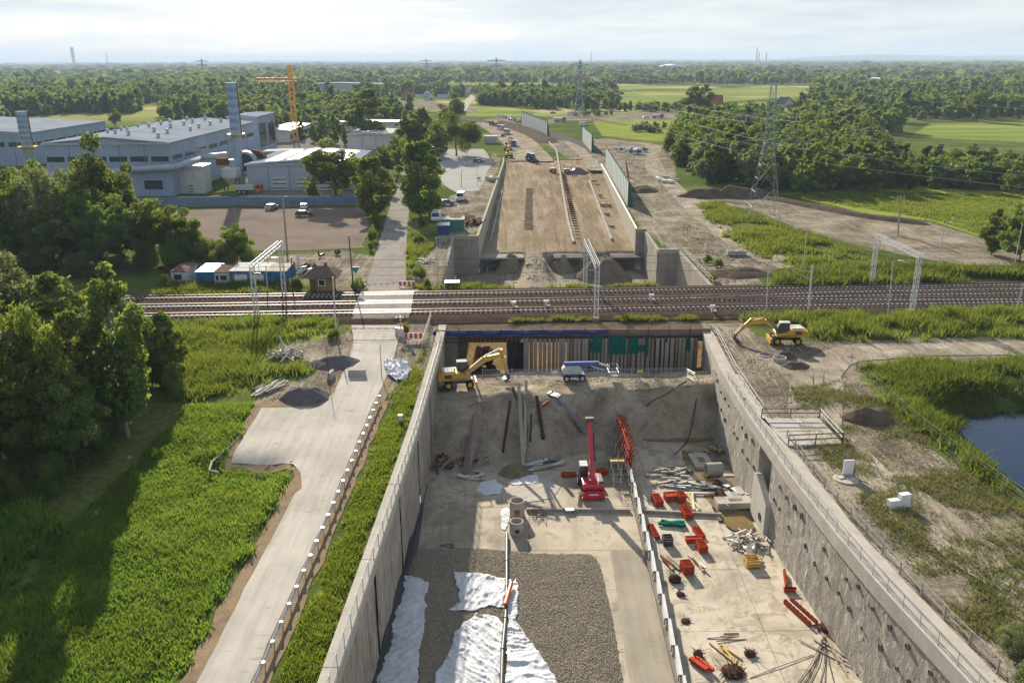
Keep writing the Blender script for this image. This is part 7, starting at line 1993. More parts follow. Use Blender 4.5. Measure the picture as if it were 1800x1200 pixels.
pole('tall dark pole right of the signal hut', 622, 512, 613, 413, .14, STEEL_D, 'utility_pole', None, 'pole')
pole('white post in the shrub left of the near barrier', 591, 590, 585, 487, .12, LATTICE, 'mast', None, 'mast')
pole('black mast left of the signal hut', 514, 512, 512, 452, .12, STEEL_D, 'signal_mast', None, 'mast')
pole('white mast in front of the blue container', 471, 517, 467, 466, .1, LATTICE, 'mast', None, 'mast')
pole('wooden pole right of the north road', 754, 378, 752, 328, .14, WOOD, 'utility_pole', 'cross', 'pole')
pole('grey post at the edge of the concrete yard', 811, 330, 811, 300, .09, STEEL_D, 'lamp_post', 'lamp', 'lamp post')
pole('lamp post beside the concrete yard and the wall', 839, 325, 838, 284, .09, STEEL, 'lamp_post', 'lamp', 'lamp post')
pole('thin lamp post in front of the left wing wall', 770, 500, 767, 418, .08, STEEL, 'lamp_post', None, 'lamp post')
pole('rusty stake left of the concrete barrier', 579, 676, 574, 612, .05, RUST, 'stake', None, 'stake')
pole('dark stake right of the concrete barrier', 671, 664, 668, 607, .05, RUST_D, 'stake', None, 'stake')
# contact wires
def wires(label, a, c, n, sag, r=.012, name='overhead_wire', m=STEEL_D):
    a, c = Vector(a), Vector(c); pts = [a.lerp(c, i / n) - Vector((0, 0, sag * 4 * (i / n) * (1 - i / n))) for i in range(n + 1)]
    b = MB(); b.path(pts, r, 3); return tag(b.build(name, m, None), label, 'wire')
for k, nm in enumerate(('nearest', 'middle', 'farthest')):
    for x0, x1, w in ((-140, -35.8, 'left of the left gantry'), (-35.8, 13.4, 'between the left and middle gantries'), (13.4, 61, 'between the middle and right gantries'), (61, 150, 'right of the right gantry')):
        wires('contact wire over the %s track %s' % (nm, w), (x0, track_y(k, x0), 6.3), (x1, track_y(k, x1), 6.3), 14, .35, .028)
# barriers, signals, signs at the crossing
def striped(t, part, a, c, r, n, box=None):
    a, c = Vector(a), Vector(c)
    for i in range(n):
        p, q = a.lerp(c, i / n), a.lerp(c, (i + 1) / n)
        (MB().beam(p, q, .06, box) if box else MB().bar(p, q, r, 6)).build(part, WHITE if i % 2 else REDP, t, True)
def boom_barrier(label, a, c):
    t = thing('barrier_gate', label, 'barrier', a)
    striped(t, 'boom', Vector(a) + Vector((0, 0, 1.05)), Vector(c) + Vector((0, 0, 1.05)), .07, 13)
    MB().box(Vector(a) + Vector((0, 0, .6)), (.45, .5, 1.2)).build('drive_box', GREY_M, t, True, bevel=.03); MB().box(Vector(a) + Vector((.5, 0, 1.05)), (.7, .25, .3)).build('counterweight', REDP, t, True)
    MB().bar(Vector(c), Vector(c) + Vector((0, 0, 1.0)), .05, 6).build('rest', GREY_M, t, True)
boom_barrier('closed red and white barrier boom on the near side of the crossing', W(698, 590), W(607, 590))
boom_barrier('closed red and white barrier boom on the far side of the crossing', W(634, 512), W(706, 508))
def fence_board(label, a, c, h=.8):
    t = thing('warning_board', label, 'board', a); n = 7
    for i in range(n): p, q = Vector(a).lerp(Vector(c), i / n), Vector(a).lerp(Vector(c), (i + 1) / n); MB().beam(p + Vector((0, 0, .85)), q + Vector((0, 0, .85)), .05, h).build('stripe', WHITE if i % 2 else REDP, t, True)
    for p in (a, c): MB().bar(Vector(p), Vector(p) + Vector((0, 0, 1.2)), .04, 5).build('post', STEEL, t, True)
fence_board('red and white striped board beside the near barrier', W(712, 601), W(742, 600))
fence_board('red and white striped board beside the far barrier', W(702, 507), W(729, 507))
def signal():
    p = W(705, 592); t = thing('crossing_signal', 'crossing signal with twin black lamps and yellow box', 'signal', p)
    MB().bar(p, p + Vector((0, 0, 2.9)), .07, 8).build('post', STEEL, t, True); MB().box(p + Vector((0, 0, 2.45)), (1.3, .08, .12)).build('crossbar', STEEL, t, True)
    for s in (-.45, .45):
        o = MB().bar(p + Vector((s, -.12, 2.45)), p + Vector((s, .02, 2.45)), .36, 18).build('lamp_disc', BLACK_P, t, True); MB().bar(p + Vector((s, -.24, 2.45)), p + Vector((s, -.1, 2.45)), .14, 12).build('lens', mat('red_lens', (.25, .02, .02), .1, 1, .2), t, True)
    MB().box(p + Vector((.6, .2, 3.1)), (.4, .2, .75)).build('bell_box', YELP, t, True); MB().box(p + Vector((0, 0, .6)), (.8, .6, 1.2)).build('cabinet', WHITE_D, t, True, bevel=.03)
    for s in (-1, 1): striped(t, 'saltire', p + Vector((-.5 * s, -.05, 1.5)), p + Vector((.5 * s, -.05, 2.0)), .06, 5)
signal()
def sign():
    p = W(627, 512); t = thing('traffic_sign', 'green back of a triangular road sign by the far barrier', 'sign', p)
    MB().bar(p, p + Vector((0, 0, 3.8)), .05, 6).build('post', STEEL, t, True)
    b = MB(); b.side([(p.x - .65, p.z + 4.1), (p.x + .65, p.z + 4.1), (p.x + .62, p.z + 3.8), (p.x + .1, p.z + 3.1), (p.x - .1, p.z + 3.1), (p.x - .62, p.z + 3.8)], p.y - .05, p.y + .02); b.build('plate', mat('sign_green', (.02, .30, .22), .1, 1, .5), t, True)
sign()
for lab, px, py in (('white shunting signal between near and middle tracks, left one', 903, 541), ('white shunting signal between near and middle tracks, right one', 960, 539), ('white shunting signal by the right wing wall', 1145, 528), ('white shunting signal near the right lamp posts', 1252, 548)):
    p = W(px, py, .3); t = thing('shunting_signal', lab, 'signal', p); MB().box((0, 0, .35), (.3, .3, .7)).build('body', WHITE_D, t); MB().box((0, 0, .85), (.75, .3, .35)).build('head', WHITE, t); MB().box((.35, 0, .12), (.5, .4, .24)).build('motor', WHITE_D, t)
# cabins and huts
def cabin(label, x, y, w, d, h, wall, roof, rz=0.0, windows=(), name='site_cabin', slope=.15, door=None, z=0.0):
    t = thing(name, label, 'cabin', (x, y, z), rz)
    b = MB(); b.add([(-w/2, -d/2, 0), (w/2, -d/2, 0), (w/2, d/2, 0), (-w/2, d/2, 0), (-w/2, -d/2, h), (w/2, -d/2, h), (w/2, d/2, h + slope), (-w/2, d/2, h + slope)], [(0, 3, 2, 1), (4, 5, 6, 7), (0, 1, 5, 4), (1, 2, 6, 5), (2, 3, 7, 6), (3, 0, 4, 7)]); b.build('wall', wall, t)
    n = max(2, int(w / .6))
    for i in range(1, n): MB().box((-w / 2 + w * i / n, -d / 2 - .01, h / 2), (.05, .05, h - .1)).build('rib', wall, t)
    a = math.atan(slope / d); m = Matrix.Rotation(a, 3, 'X'); MB().box((0, 0, h + slope / 2 + .07), (w + .3, d + .4, .1), m=m).build('roof', roof, t)
    for x0, x1, z0, z1, gm in windows:
        f = MB().box(((x0 + x1) / 2, -d / 2 - .03, (z0 + z1) / 2), (x1 - x0 + .12, .06, z1 - z0 + .12)).build('window', WHITE, t); MB().box(((x0 + x1) / 2, -d / 2 - .07, (z0 + z1) / 2), (x1 - x0, .03, z1 - z0)).build('pane', gm, f)
    if door: MB().box((door, -d / 2 - .03, 1.0), (.9, .06, 2.0)).build('door', WHITE_D, t)
    return t
cabin('white cabin with brown flat roof at the left of the row', -54.6, 142.8, 2.6, 5.2, 2.5, WHITE_D, mat('rust_brown_roof', (.22, .13, .10), .3, 1, .8), 0, [(-.8, .5, 1.2, 2.1, GLASS)])
cabin('blue container with white roof beside the white cabin', -50.2, 143, 3.0, 5.4, 2.4, BLUEP, WHITE, 0)
cabin('white container with door in front of the blue containers', -47.3, 142.2, 2.4, 5.0, 2.45, WHITE_D, BROWNROOF, 0, [(-1.0, -.5, 1.2, 2.0, GLASS), (-.2, .9, 1.2, 2.0, GLASS)])
cabin('long grey-blue container with two white shutters', -42.9, 143, 6.2, 5.4, 2.5, mat('grey_blue', (.16, .24, .35), .2, 1, .6), WHITE_D, 0, [(-2.4, -.4, .7, 1.9, WHITE), (.3, 2.4, .7, 1.9, WHITE)])
cabin('blue container with rusty roof at the right of the row', -38.2, 142.6, 3.2, 5.0, 2.5, BLUEP, mat('rusty_white_roof', (.55, .48, .40), .3, 1, .8), 0)
cabin('green shipping container beside the left wing wall', -11.4, 189.5, 5.2, 3.4, 2.5, GREENP, mat('sandy_roof', (.56, .50, .40), .2, 1, .8), R(3), name='shipping_container')
cabin('small deep blue container before the green one', -13.1, 185.0, 2.5, 2.6, 2.0, BLUEP_D, CARSIL, R(3), name='shipping_container')
cabin('green and white cabinet at the foot of the left wing wall', W(795, 506).x, W(795, 506).y, 2.2, 1.2, 1.0, GREENP, WHITE, 0, name='equipment_cabinet', slope=.05)
cabin('small grey site shed beside the column of machines', *W2(863, 252), 6, 4, 3.2, CARSIL, WHITE_D, R(-10), name='site_shed')
def hut():
    p = Vector((-30.0, 137.6, 0)); t = thing('signal_hut', 'brown wooden signal hut with a hipped roof left of the crossing', 'hut', p)
    MB().box((0, 0, 1.35), (3.6, 3.2, 2.7)).build('wall', OCHRE, t)
    b = MB(); e = 3.0; f = 2.7; b.add([(-e, -f, 2.55), (e, -f, 2.55), (e, f, 2.55), (-e, f, 2.55), (-.9, 0, 4.0), (.9, 0, 4.0)], [(0, 1, 5, 4), (1, 2, 5), (2, 3, 4, 5), (3, 0, 4), (3, 2, 1, 0)]); r = b.build('roof', BROWNROOF, t); MB().box((.6, .4, 4.0), (.5, .5, 1.0)).build('chimney', BRICKM, r)
    w = MB().box((.2, -1.63, 1.55), (1.2, .06, 1.1)).build('window', WHITE, t); MB().box((.2, -1.67, 1.55), (.9, .03, .85)).build('pane', GLASS, w)
    MB().box((-1.2, -1.63, 1.05), (.8, .06, 2.0)).build('door', BROWNROOF, t); MB().box((0, -2.6, .1), (4.2, 1.6, .25)).build('step', CONC, t)
hut()
pile_of('yard_scrap', 'black railway scrap and cable drums behind the signal hut', 'scrap', W(536, 478), 22, 2.6, (2.2, .4, .4), [STEEL_D, RUST_D, WOOD, WHITE_D], 'piece', 1.6, None, .5, 51)
pile_of('yard_scrap', 'pale boards and pipes right of the north road', 'scrap', W(745, 458), 16, 2.6, (2.6, .3, .15), [WHITE_D, WOOD_W, CONC_L], 'piece', .4, None, .15, 52)
pile_of('sheet_piles', 'stack of rusty sheet piles beside the green container', 'sheet piles', W(833, 392), 16, 2.2, (7.5, .5, .14), [RUST, RUST_D], 'pile', 1.2, R(86), .06, 53)
pile_of('sheet_piles', 'second rusty sheet pile stack along the left wall', 'sheet piles', W(822, 384), 9, 1.0, (5.5, .45, .14), [RUST, RUST_D], 'pile', 1.0, R(92), .05, 54)
pile_of('white_blocks', 'white blocks on the strip left of the northern wall', 'blocks', W(858, 318), 9, 3.2, (1.4, 1.0, .8), [WHITE, CONC_L], 'block', .1, R(0), 0, 55)
for i, (px, py) in enumerate(((562, 452), (595, 448))):
    pile_of('pipe_clamp_heap', ('left', 'right')[i] + ' small dark valve heap on the path behind the hut', 'scrap', W(px, py), 7, .6, (1.0, .25, .25), [RUST_D, STEEL_D], 'piece', 1.0, None, .8, 60 + i)
# ------------------------------------------------------------------ west bank things
def guardrail():
    t = thing('guard_rail', 'galvanised steel guard rail along the service road', 'guard rail', (-14.9, 66, 0))
    gx = lambda y: interp([(28, -15.6), (43, -15.1), (66, -14.45), (88, -13.95)], y)
    ys = np.arange(30, 88.5, 2.0)
    for y in ys:
        MB().box((gx(y) + .14, y, .36), (.06, .12, .92)).build('post', STEEL, t, True)
        MB().box((gx(y) + .06, y, .70), (.22, .2, .26)).build('spacer', mat('glint_zinc', (.80, .80, .78), .05, 2, .3, .3), t, True)  # near-white zinc: sun glints on the spacers put into the colour
    prof = [(0, .46), (-.07, .52), (0, .59), (0, .63), (-.07, .70), (0, .77)]
    V = []; F = []; w = len(prof); yy = np.arange(28, 89, 2.0)
    for y in yy: V += [(gx(y) + a, y, z) for a, z in prof]
    for i in range(len(yy) - 1):
        for j in range(w - 1): a = i * w + j; F.append((a, a + w, a + w + 1, a + 1))
    o = MB().add(V, F).build('beam', STEEL, t, True); s = o.modifiers.new('thick', 'SOLIDIFY'); s.thickness = .02
guardrail()
def stone_heap(lab, px, py, rx, ry, h, m, seed):
    x, y = W2(px, py); mound('gravel_heap', lab, x, y, rx, ry, h, mat('heap_' + str(seed), (.15, .14, .145), .3, 2, .97, bmp=1.0, bscale=9, fine=9), 0, seed)
stone_heap('dark gravel heap at the head of the turning bay', 540, 700, 2.9, 2.2, 1.55, None, 61)
stone_heap('flat dark gravel heap behind the stake', 590, 640, 3.3, 2.3, .95, None, 62)
pile_of('timber_heap', 'tangled heap of bleached timber in the weeds left of the crossing', 'timber', W(505, 625), 40, 1.9, (2.4, .14, .12), [WOOD_W, WOOD_W, WOOD], 'pole', 1.0, None, .35, 71)
pile_of('timber_heap', 'flat stack of bleached poles beside the gravel heap', 'timber', W(470, 684), 18, 1.4, (3.0, .16, .14), [WOOD_W, WOOD], 'pole', .5, R(62), .05, 72)
cloth('crumpled white foil heap near the dark stake', [(674, 640), (690, 634), (716, 640), (722, 652), (716, 668), (700, 672), (682, 662)], 31, .30, 'foil_heap', base=.02, zp=0.0)
for lab, px, py, rz, l in (('pale concrete barrier block across the closed road', 628, 661, 0, 2.1), ('short concrete block beside the rusty stake', 582, 664, 80, 1.4)):
    t = thing('concrete_barrier', lab, 'barrier', W(px, py), R(rz)); MB().add([(-l/2, -.3, 0), (l/2, -.3, 0), (l/2, .3, 0), (-l/2, .3, 0), (-l/2, -.18, .85), (l/2, -.18, .85), (l/2, .18, .85), (-l/2, .18, .85)], [(0, 3, 2, 1), (4, 5, 6, 7), (0, 1, 5, 4), (1, 2, 6, 5), (2, 3, 7, 6), (3, 0, 4, 7)]).build('block', CONC_L, t)
guard('wooden steps railing at the north end of the west wall', [W(742, 612), W(750, 586), W(758, 560)], m=WOOD_W, step=1.4)
guard('brown landing railing at the wall head', [W(744, 612), W(764, 604)], m=WOOD, step=1.0)
MBx = MB(); p = W(704, 742); t = thing('marker_box', 'small white cabinet in the grass by the west wall', 'cabinet', p); MB().box((0, 0, .4), (.4, .35, .8)).build('body', WHITE_D, t); MB().box((0, 0, .83), (.46, .4, .06)).build('lid', WHITE, t)
pipe('curved grey culvert mouth at the corner of the turning bay', [W(430, 758, .05), W(404, 784, .05), W(372, 812, .0), W(368, 826, .0), W(384, 830, .0)], .1, CONC_L, 'culvert_edge')
hose('thin pale hose in the grass at the thicket edge', [(330, 716), (338, 722), (352, 722), (372, 720)], [0, 0, 0, 0], .05)
# ------------------------------------------------------------------ east bank things
p = W(1487, 842); t = thing('manhole_cover', 'round concrete manhole cover with two hatches and a white panel', 'manhole', p)
MB().lathe((0, 0, 0), [(0, .12), (1.05, .12), (1.12, .05), (1.12, -.1)], 30).build('disc', CONC_L, t); MB().box((-.45, .1, .17), (.55, .5, .08), .3).build('hatch', GREY_M, t); MB().box((.45, -.35, .17), (.6, .45, .08), .3).build('hatch', GREY_M, t)
MB().box((.38, .65, .85), (.95, .16, 1.5), .05).build('panel', WHITE, t, bevel=.02); MB().bar((.9, .5, .1), (.9, .5, .9), .05, 6).build('vent', BLACK_P, t)
p = W(1574, 893); t = thing('block_stack', 'white block wall of two steps on the weedy east bank', 'blocks', p, R(12))
for i in range(2):
    for j in range(3 if i else 2):
        for k in range(2): MB().box((-.5 + i * .98 + k * .47, 0, .22 + j * .44), (.45, .55, .42)).build('block', WHITE, t, bevel=.02)
for lab, px, py, r, h in (('concrete shaft ring sunk in the dirt before the wheeled excavator', 1370, 634, .85, .55), ('second concrete ring flush with the dirt left of the first', 1344, 624, .85, .15), ('flat concrete ring by the pale railing, left one', 1229, 462, .8, .2), ('flat concrete ring by the pale railing, right one', 1243, 466, .8, .2)):
    shaft(lab, W(px, py, 0) - Vector((0, 0, .05)), r, h)
for lab, px, py, rx, ry, h, sd in (('brown earth heap with grass roots on the east bank', 1530, 735, 2.9, 2.2, 1.2, 81), ('small dark soil heap beside the shaft ring', 1400, 645, 1.8, 1.4, .6, 82), ('soil mound behind the shaft ring', 1382, 628, 1.2, 1.0, .8, 83), ('dark earth heap by the pylon foot', 1300, 345, 9, 5, 2.4, 84), ('long earth ridge along the meadow edge', 1240, 345, 8, 4, 2.0, 85),
        ('churned soil mound right of the wing wall', 1300, 480, 6, 4, .9, 86), ('dark soil mound behind the noise barrier', 1130, 335, 5, 6, 1.4, 87), ('dark stone heap beside the orange roller', 1016, 300, 4, 4, 1.8, 88)):
    x, y = W2(px, py); mound('soil_heap', lab, x, y, rx, ry, h, SOIL_D if sd != 88 else STONE_D, bed_z(y) if sd == 88 else 0, sd)
# soil dam of the curving junction
def dam(label, px, w, h, m, name='earth_dam', z0=None):
    c = smooth_poly([W2(a, b) for a, b in px], 2, False); V = []; F = []; k = 9
    for i, p in enumerate(c):
        a = Vector(c[max(i - 1, 0)]); b_ = Vector(c[min(i + 1, len(c) - 1)]); d = (b_ - a).normalized(); n = Vector((-d.y, d.x)); e = min(1, i / 3, (len(c) - 1 - i) / 3)
        for j in range(k): u = j / (k - 1) * 2 - 1; q = Vector(p) + n * u * w; V.append((q.x, q.y, -.3 + (h + .3) * e * max(0, 1 - abs(u) ** 1.6) * random.uniform(.8, 1.15)))
    for i in range(len(c) - 1):
        for j in range(k - 1): a = i * k + j; F.append((a, a + k, a + k + 1, a + 1))
    o = MB().add(V, F).build(name, m, None, smooth=True); tag(o, label, 'earth dam', None, 'structure')
dam('dark curving earth dam between the road bed and the first noise barrier', [(856, 214), (890, 219), (925, 230), (950, 241), (966, 252)], 6, 1.8, SOIL_D)
dam('low earth ridge along the meadow below the wood', [(1330, 346), (1420, 362), (1520, 382), (1640, 396)], 2.2, 1.0, SOIL_D)
t = thing('concrete_troughs', 'pair of pale concrete troughs on the haul road bend', 'blocks', W(1285, 448))
for s in (0, 1.9): MB().box((s, 0, .45), (1.8, 1.4, .9), .05).build('trough', CONC_L, t); MB().box((s, 0, .91), (1.3, .9, .03), .05).build('trough_shade_plate', CONC_D, t)  # dark plates painted as the shaded inside of the solid troughs
guard('small brown platform railing above the stepped wing wall', [W(1162, 443), W(1190, 436), W(1245, 436)], m=WOOD, step=3)
pole('white marker post on the bank right of the wing wall', 1240, 440, 1240, 428, .22, WHITE, 'marker_post', None, 'post')
fpts = [W(px, py) for px, py in ((1496, 640), (1530, 672), (1566, 706), (1602, 738), (1650, 778), (1700, 815), (1750, 850), (1810, 890))]
mesh_fence('thin wire fence along the pond bank', fpts, 1.4, 'wire_fence', 3.2, mat('wire_grey', (.25, .25, .24), .2, 2, .8), 4, k8=2, wr=.008)
pole('braced fence corner post at the pond', 1762, 868, 1764, 838, .06, STEEL, 'fence_post', None, 'post')
# fenced bags and rows of stored white sacks beyond the barrier
pile_of('white_sacks', 'group of white bulk bags stored beside the haul road', 'bags', W(1108, 268), 26, 7.5, (1.3, 1.2, 1.1), [WHITE, WHITE_D, CARSIL, BLUEP], 'bag', .1, R(0), 0, 91)
pile_of('pipe_pieces', 'white pipe pieces along the right edge of the haul road', 'pipes', W(1180, 318), 10, 6, (3.4, .6, .6), [WHITE, CONC_L], 'piece', .1, R(115), 0, 92)
pile_of('white_sacks', 'long row of white bags at the far storage yard', 'bags', W(1345, 200), 40, 24, (2.6, 2.0, 1.8), [WHITE, WHITE_D], 'bag', .2, R(0), 0, 93)
t = car('yellow truck at the far storage yard', W(1262, 206), R(4), YELP, 'truck')
# noise barriers
def noise_barrier(label, a, c, h0, h1, n, extra=0.0):
    a, c = Vector(a), Vector(c); t = thing('noise_barrier', label, 'noise barrier', a); d = (c - a).normalized(); s = Vector((-d.y, d.x, 0))
    for i in range(n):
        p, q = a.lerp(c, (i + .04) / n), a.lerp(c, (i + .96) / n); h = lerp(h0, h1, (i + .5) / n)
        for k in range(4): MB().beam(p + Vector((0, 0, .5 + (k + .5) * (h - .5) / 4)), q + Vector((0, 0, .5 + (k + .5) * (h - .5) / 4)), .16, (h - .5) / 4 - .05).build('panel', BARRIER, t, True)
        MB().beam(p + Vector((0, 0, .25)), q + Vector((0, 0, .25)), .3, .5).build('base_panel', CONC, t, True)
    for i in range(n + 1):
        p = a.lerp(c, i / n); h = lerp(h0, h1, i / n); MB().box(p + Vector((0, 0, h / 2 + .1)), (.28, .28, h + .2), math.atan2(d.y, d.x)).build('post', BARRIER_G, t, True)
    MB().beam(a + Vector((0, 0, h0 + .1)) + s * .12, c + Vector((0, 0, h1 + .1)) + s * .12, .3, .2).build('cap', BARRIER_G, t, True)
    b = MB(); b.add([a + Vector((0, 0, 0)), a + Vector((.1, 0, h0)), a + s * -.2 + Vector((1.2, 0, 0)), a + Vector((0, .4, 0)), a + Vector((.1, .4, h0)), a + Vector((1.2, .4, 0))], [(0, 2, 1), (3, 4, 5), (0, 1, 4, 3), (1, 2, 5, 4)]); b.build('end_fin', BARRIER_G, t, True)
noise_barrier('long noise barrier nearest the camera on the right of the bed', (32.1, 219.5, 0), (35.6, 300, 0), 6.6, 7.6, 18)
noise_barrier('short noise barrier in the middle distance', (36.3, 356, 0), (36.8, 404, 0), 7.3, 7.0, 10)
noise_barrier('farthest noise barrier at the junction curve', (21.9, 431, 0), (10.8, 503, 0), 8.0, 8.4, 14)
pole('dark red drilling mast behind the long noise barrier', 1105, 312, 1100, 283, .3, CARRED, 'drill_mast', None, 'mast')

# loose clods and stones lying on bare soil
def clods(name, label, pg, n, size, m, hf, seed, y0=0):
    A = np.array(pg); q = np.random.default_rng(seed).uniform(A.min(0), A.max(0), (n, 2)); q = q[inside(q, pg)]; q = q[fbm(q[:, 0], q[:, 1], 3.5, seed) > .44]
    stones(name, label, q, hf(q[:, 0], q[:, 1]) - .03, size, m, seed)
clods('loose_clods', 'loose soil clods and stones on the dirt east of the cutting', [(29.5, 40), (29, 116), (44, 116), (60, 112), (60, 104), (43, 100), (43, 60), (46, 40)], 26000, .07, SOIL, ground_h, 201)
clods('berm_clods', 'lumps of soil on the berm slope', [(-8, 91), (-8, 111), (26.5, 111), (26, 98), (12, 94)], 9000, .09, BERM, berm_h, 202)
clods('bed_clods', 'lumps of soil in the northern pit', [(-10, 160), (-10, 186), (30, 186), (33, 160)], 7000, .13, SOIL, bed_h, 203)
clods('bank_clods', 'loose soil clods around the wing wall and haul road', P([(1200, 390), (1290, 430), (1395, 458), (1330, 490), (1250, 505), (1200, 450)]), 5000, .12, SOIL, ground_h, 204)
clods('yard_clods', 'stones on the bare ground around the crossing', P([(480, 610), (640, 578), (760, 565), (740, 690), (690, 700), (590, 715), (440, 715), (560, 660)]), 9000, .06, SOIL, ground_h, 205)

# tyre ruts pressed into the east bank: pairs of raised dark ridges
for lab, px in (('outer curved tyre rut on the weedy east bank', [(1556, 832), (1580, 838), (1594, 852), (1598, 872)]), ('inner curved tyre rut on the weedy east bank', [(1548, 838), (1570, 845), (1582, 858), (1584, 876)]), ('third curved tyre rut beside the manhole cover', [(1538, 844), (1558, 852), (1568, 866), (1566, 882)]),
        ('long tyre rut from the excavator towards the earth heap', [(1430, 640), (1428, 680), (1446, 720), (1470, 745)]), ('second long tyre rut beside the first', [(1450, 640), (1446, 680), (1462, 716), (1490, 738)]), ('short dark rut fanning left of the dirt track', [(1436, 690), (1410, 704), (1376, 712)]), ('second dark rut fanning left of the dirt track', [(1440, 698), (1420, 714), (1390, 724)])):
    dam(lab, px, .22, .09, SOIL_D, 'tyre_rut')
# ------------------------------------------------------------------ factory
def hall(label, x0, x1, y0, y1, h, ridge, wall, roofm, name='factory_hall', win=None, vents=(), side_win=None, doors=(), lights=()):
    t = thing(name, label, 'building', ((x0 + x1) / 2, y0, 0)); xm = (x0 + x1) / 2
    b = MB(); b.side([(x0, 0), (x1, 0), (x1, h), (xm, h + ridge), (x0, h)], y0, y1); b.build('wall', wall, t, True)
    for s, (xa, xb) in ((1, (x0 - .4, xm)), (-1, (xm, x1 + .4))):
        za, zb = (h, h + ridge) if s > 0 else (h + ridge, h); r = MB(); r.side([(xa, za + .05), (xb, zb + .05), (xb, zb + .35), (xa, za + .35)], y0 - .4, y1 + .4); r.build('roof', roofm, t, True)
    n = int((x1 - x0) / 6)
    for i in range(1, n): MB().box((lerp(x0, x1, i / n), y0 - .04, h / 2), (.16, .10, h - .3)).build('seam', FENCEB, t, True)
    MB().box((xm, y0 - .45, h + .1), (x1 - x0 + .9, .12, .5)).build('fascia', CLAD_L, t, True)
    if win:
        z0, z1, k = win
        for i in range(k):
            a, c = lerp(x0, x1, (i + .08) / k), lerp(x0, x1, (i + .92) / k); MB().box(((a + c) / 2, y0 - .03, (z0 + z1) / 2), (c - a, .08, z1 - z0)).build('window', GLASS, t, True)
    if side_win:
        z0, z1, k = side_win
        for i in range(k):
            a, c = lerp(y0, y1, (i + .12) / k), lerp(y0, y1, (i + .88) / k); MB().box((x1 + .03, (a + c) / 2, (z0 + z1) / 2), (.08, c - a, z1 - z0)).build('window', GLASS, t, True)
            MB().box((x1 + .05, lerp(y0, y1, i / k), h / 2), (.1, .2, h - .4)).build('downpipe', CLAD, t, True)
    for x, w, hh in doors: 
        d = MB().box((x, y0 - .05, hh / 2), (w, .12, hh)).build('door', WHITE_D, t, True)
        for k in range(3): MB().box((x, y0 - .13, hh * (k + .5) / 3), (w - .2, .04, .25)).build('door_slat', SLATE, t, True)
    for u, v in vents:
        x = lerp(x0, x1, u); y = lerp(y0, y1, v); z = h + ridge * (1 - abs(u - .5) * 2) + .3
        o = MB().bar((x, y, z), (x, y, z + .9), .35, 8).build('roof_vent', CLAD_L, t, True); MB().bar((x, y, z + .9), (x, y, z + 1.3), .65, 10, .2).build('cowl', CLAD_L, o, False)
        o.location = (0, 0, 0)
    for u0, u1, v0, v1 in lights:
        for uu0, uu1 in ((u0, u1),):
            q = []
            for u, v in ((uu0, v0), (uu1, v0), (uu1, v1), (uu0, v1)): q.append(Vector((lerp(x0, x1, u), lerp(y0, y1, v), h + ridge * (1 - abs(u - .5) * 2) + .42)))
            MB().add(q + [p - Vector((0, 0, .12)) for p in q], [(0, 1, 2, 3), (0, 4, 5, 1), (1, 5, 6, 2), (2, 6, 7, 3), (3, 7, 4, 0)]).build('skylight', SKYLIGHT, t, True)
    return t
rv = random.Random(3)
def vgrid(n, m):
    return [(.12 + .76 * (i + .5) / n + rv.uniform(-.04, .04), .08 + .84 * (j + .5) / m + rv.uniform(-.04, .04)) for i in range(n) for j in range(m)]
def big_hall():
    t = hall('big blue-grey factory hall with rows of roof vents', -127, -92.4, 242, 326, 14.4, 1.6, CLAD, ROOFM, win=(9.6, 11.0, 6), side_win=(9.8, 11.0, 8))
    for u, v in vgrid(4, 6):
        x = lerp(-127, -92.4, u); y = lerp(242, 326, v); z = 14.4 + 1.6 * (1 - abs(u - .5) * 2) + .3
        MB().bar((x, y, z), (x, y, z + .8), .4, 8).bar((x, y, z + .8), (x, y, z + 1.4), .75, 10, .25).build('roof_vent', CLAD_L, t, True)
    b = MB(); b.path([(-127, 240.5, 6), (-112, 240.6, 6.4), (-104, 240.6, 7.6), (-91, 240.6, 8.2), (-90.9, 262, 8.6), (-85, 268, 8.6)], .95, 12); b.build('exhaust_duct', CLAD_L, t, True, True)
    MB().box((-98, 241.9, 3.2), (5, .2, 2.4)).build('shutter', SLATE, t, True)
big_hall()
hall('long grey factory hall at the left picture edge', -260, -171, 318, 380, 11.5, 2.0, CLAD, ROOFM, win=(6.8, 8.4, 10), side_win=(7.0, 8.2, 7))
hall('tower block at the back of the big factory hall', -106, -94.6, 340, 366, 15.5, .4, CLAD, ROOFM, name='factory_annex', side_win=(4, 13, 2))
hall('small grey workshop hall with white skylight strips', -74.7, -44, 252.5, 290, 7.3, 1.1, CLAD_L, ROOFM, name='workshop', doors=((-65.5, 4.2, 3.8), (-58, 5, 3.8), (-51.5, 5, 3.8)), lights=((.15, .3, .1, .92), (.36, .48, .1, .92), (.54, .68, .1, .92), (.76, .9, .1, .92)))
hall('low white office wing between the big hall and the silo', -93.5, -85.5, 247, 253, 7.4, .3, WHITE_D, CLAD_L, name='factory_annex', doors=((-89.5, 1.6, 2.6),))
hall('flat white shed beyond the workshop', -66, -48, 372, 402, 6.0, .6, PLASTER, WHITE_D, name='shed', lights=((.2, .45, .1, .8),))
hall('long flat grey store behind the workshop', -88, -66, 318, 326, 4.4, .3, CLAD_L, WHITE_D, name='shed')
hall('white warehouse with bright roof behind the tower block', -111, -99, 408, 452, 5.2, .5, WHITE_D, WHITE, name='warehouse', side_win=(1.5, 3.5, 6))
hall('long low white sheds behind the poplar group', -112, -46, 470, 484, 4.5, .6, PLASTER, WHITE, name='shed')
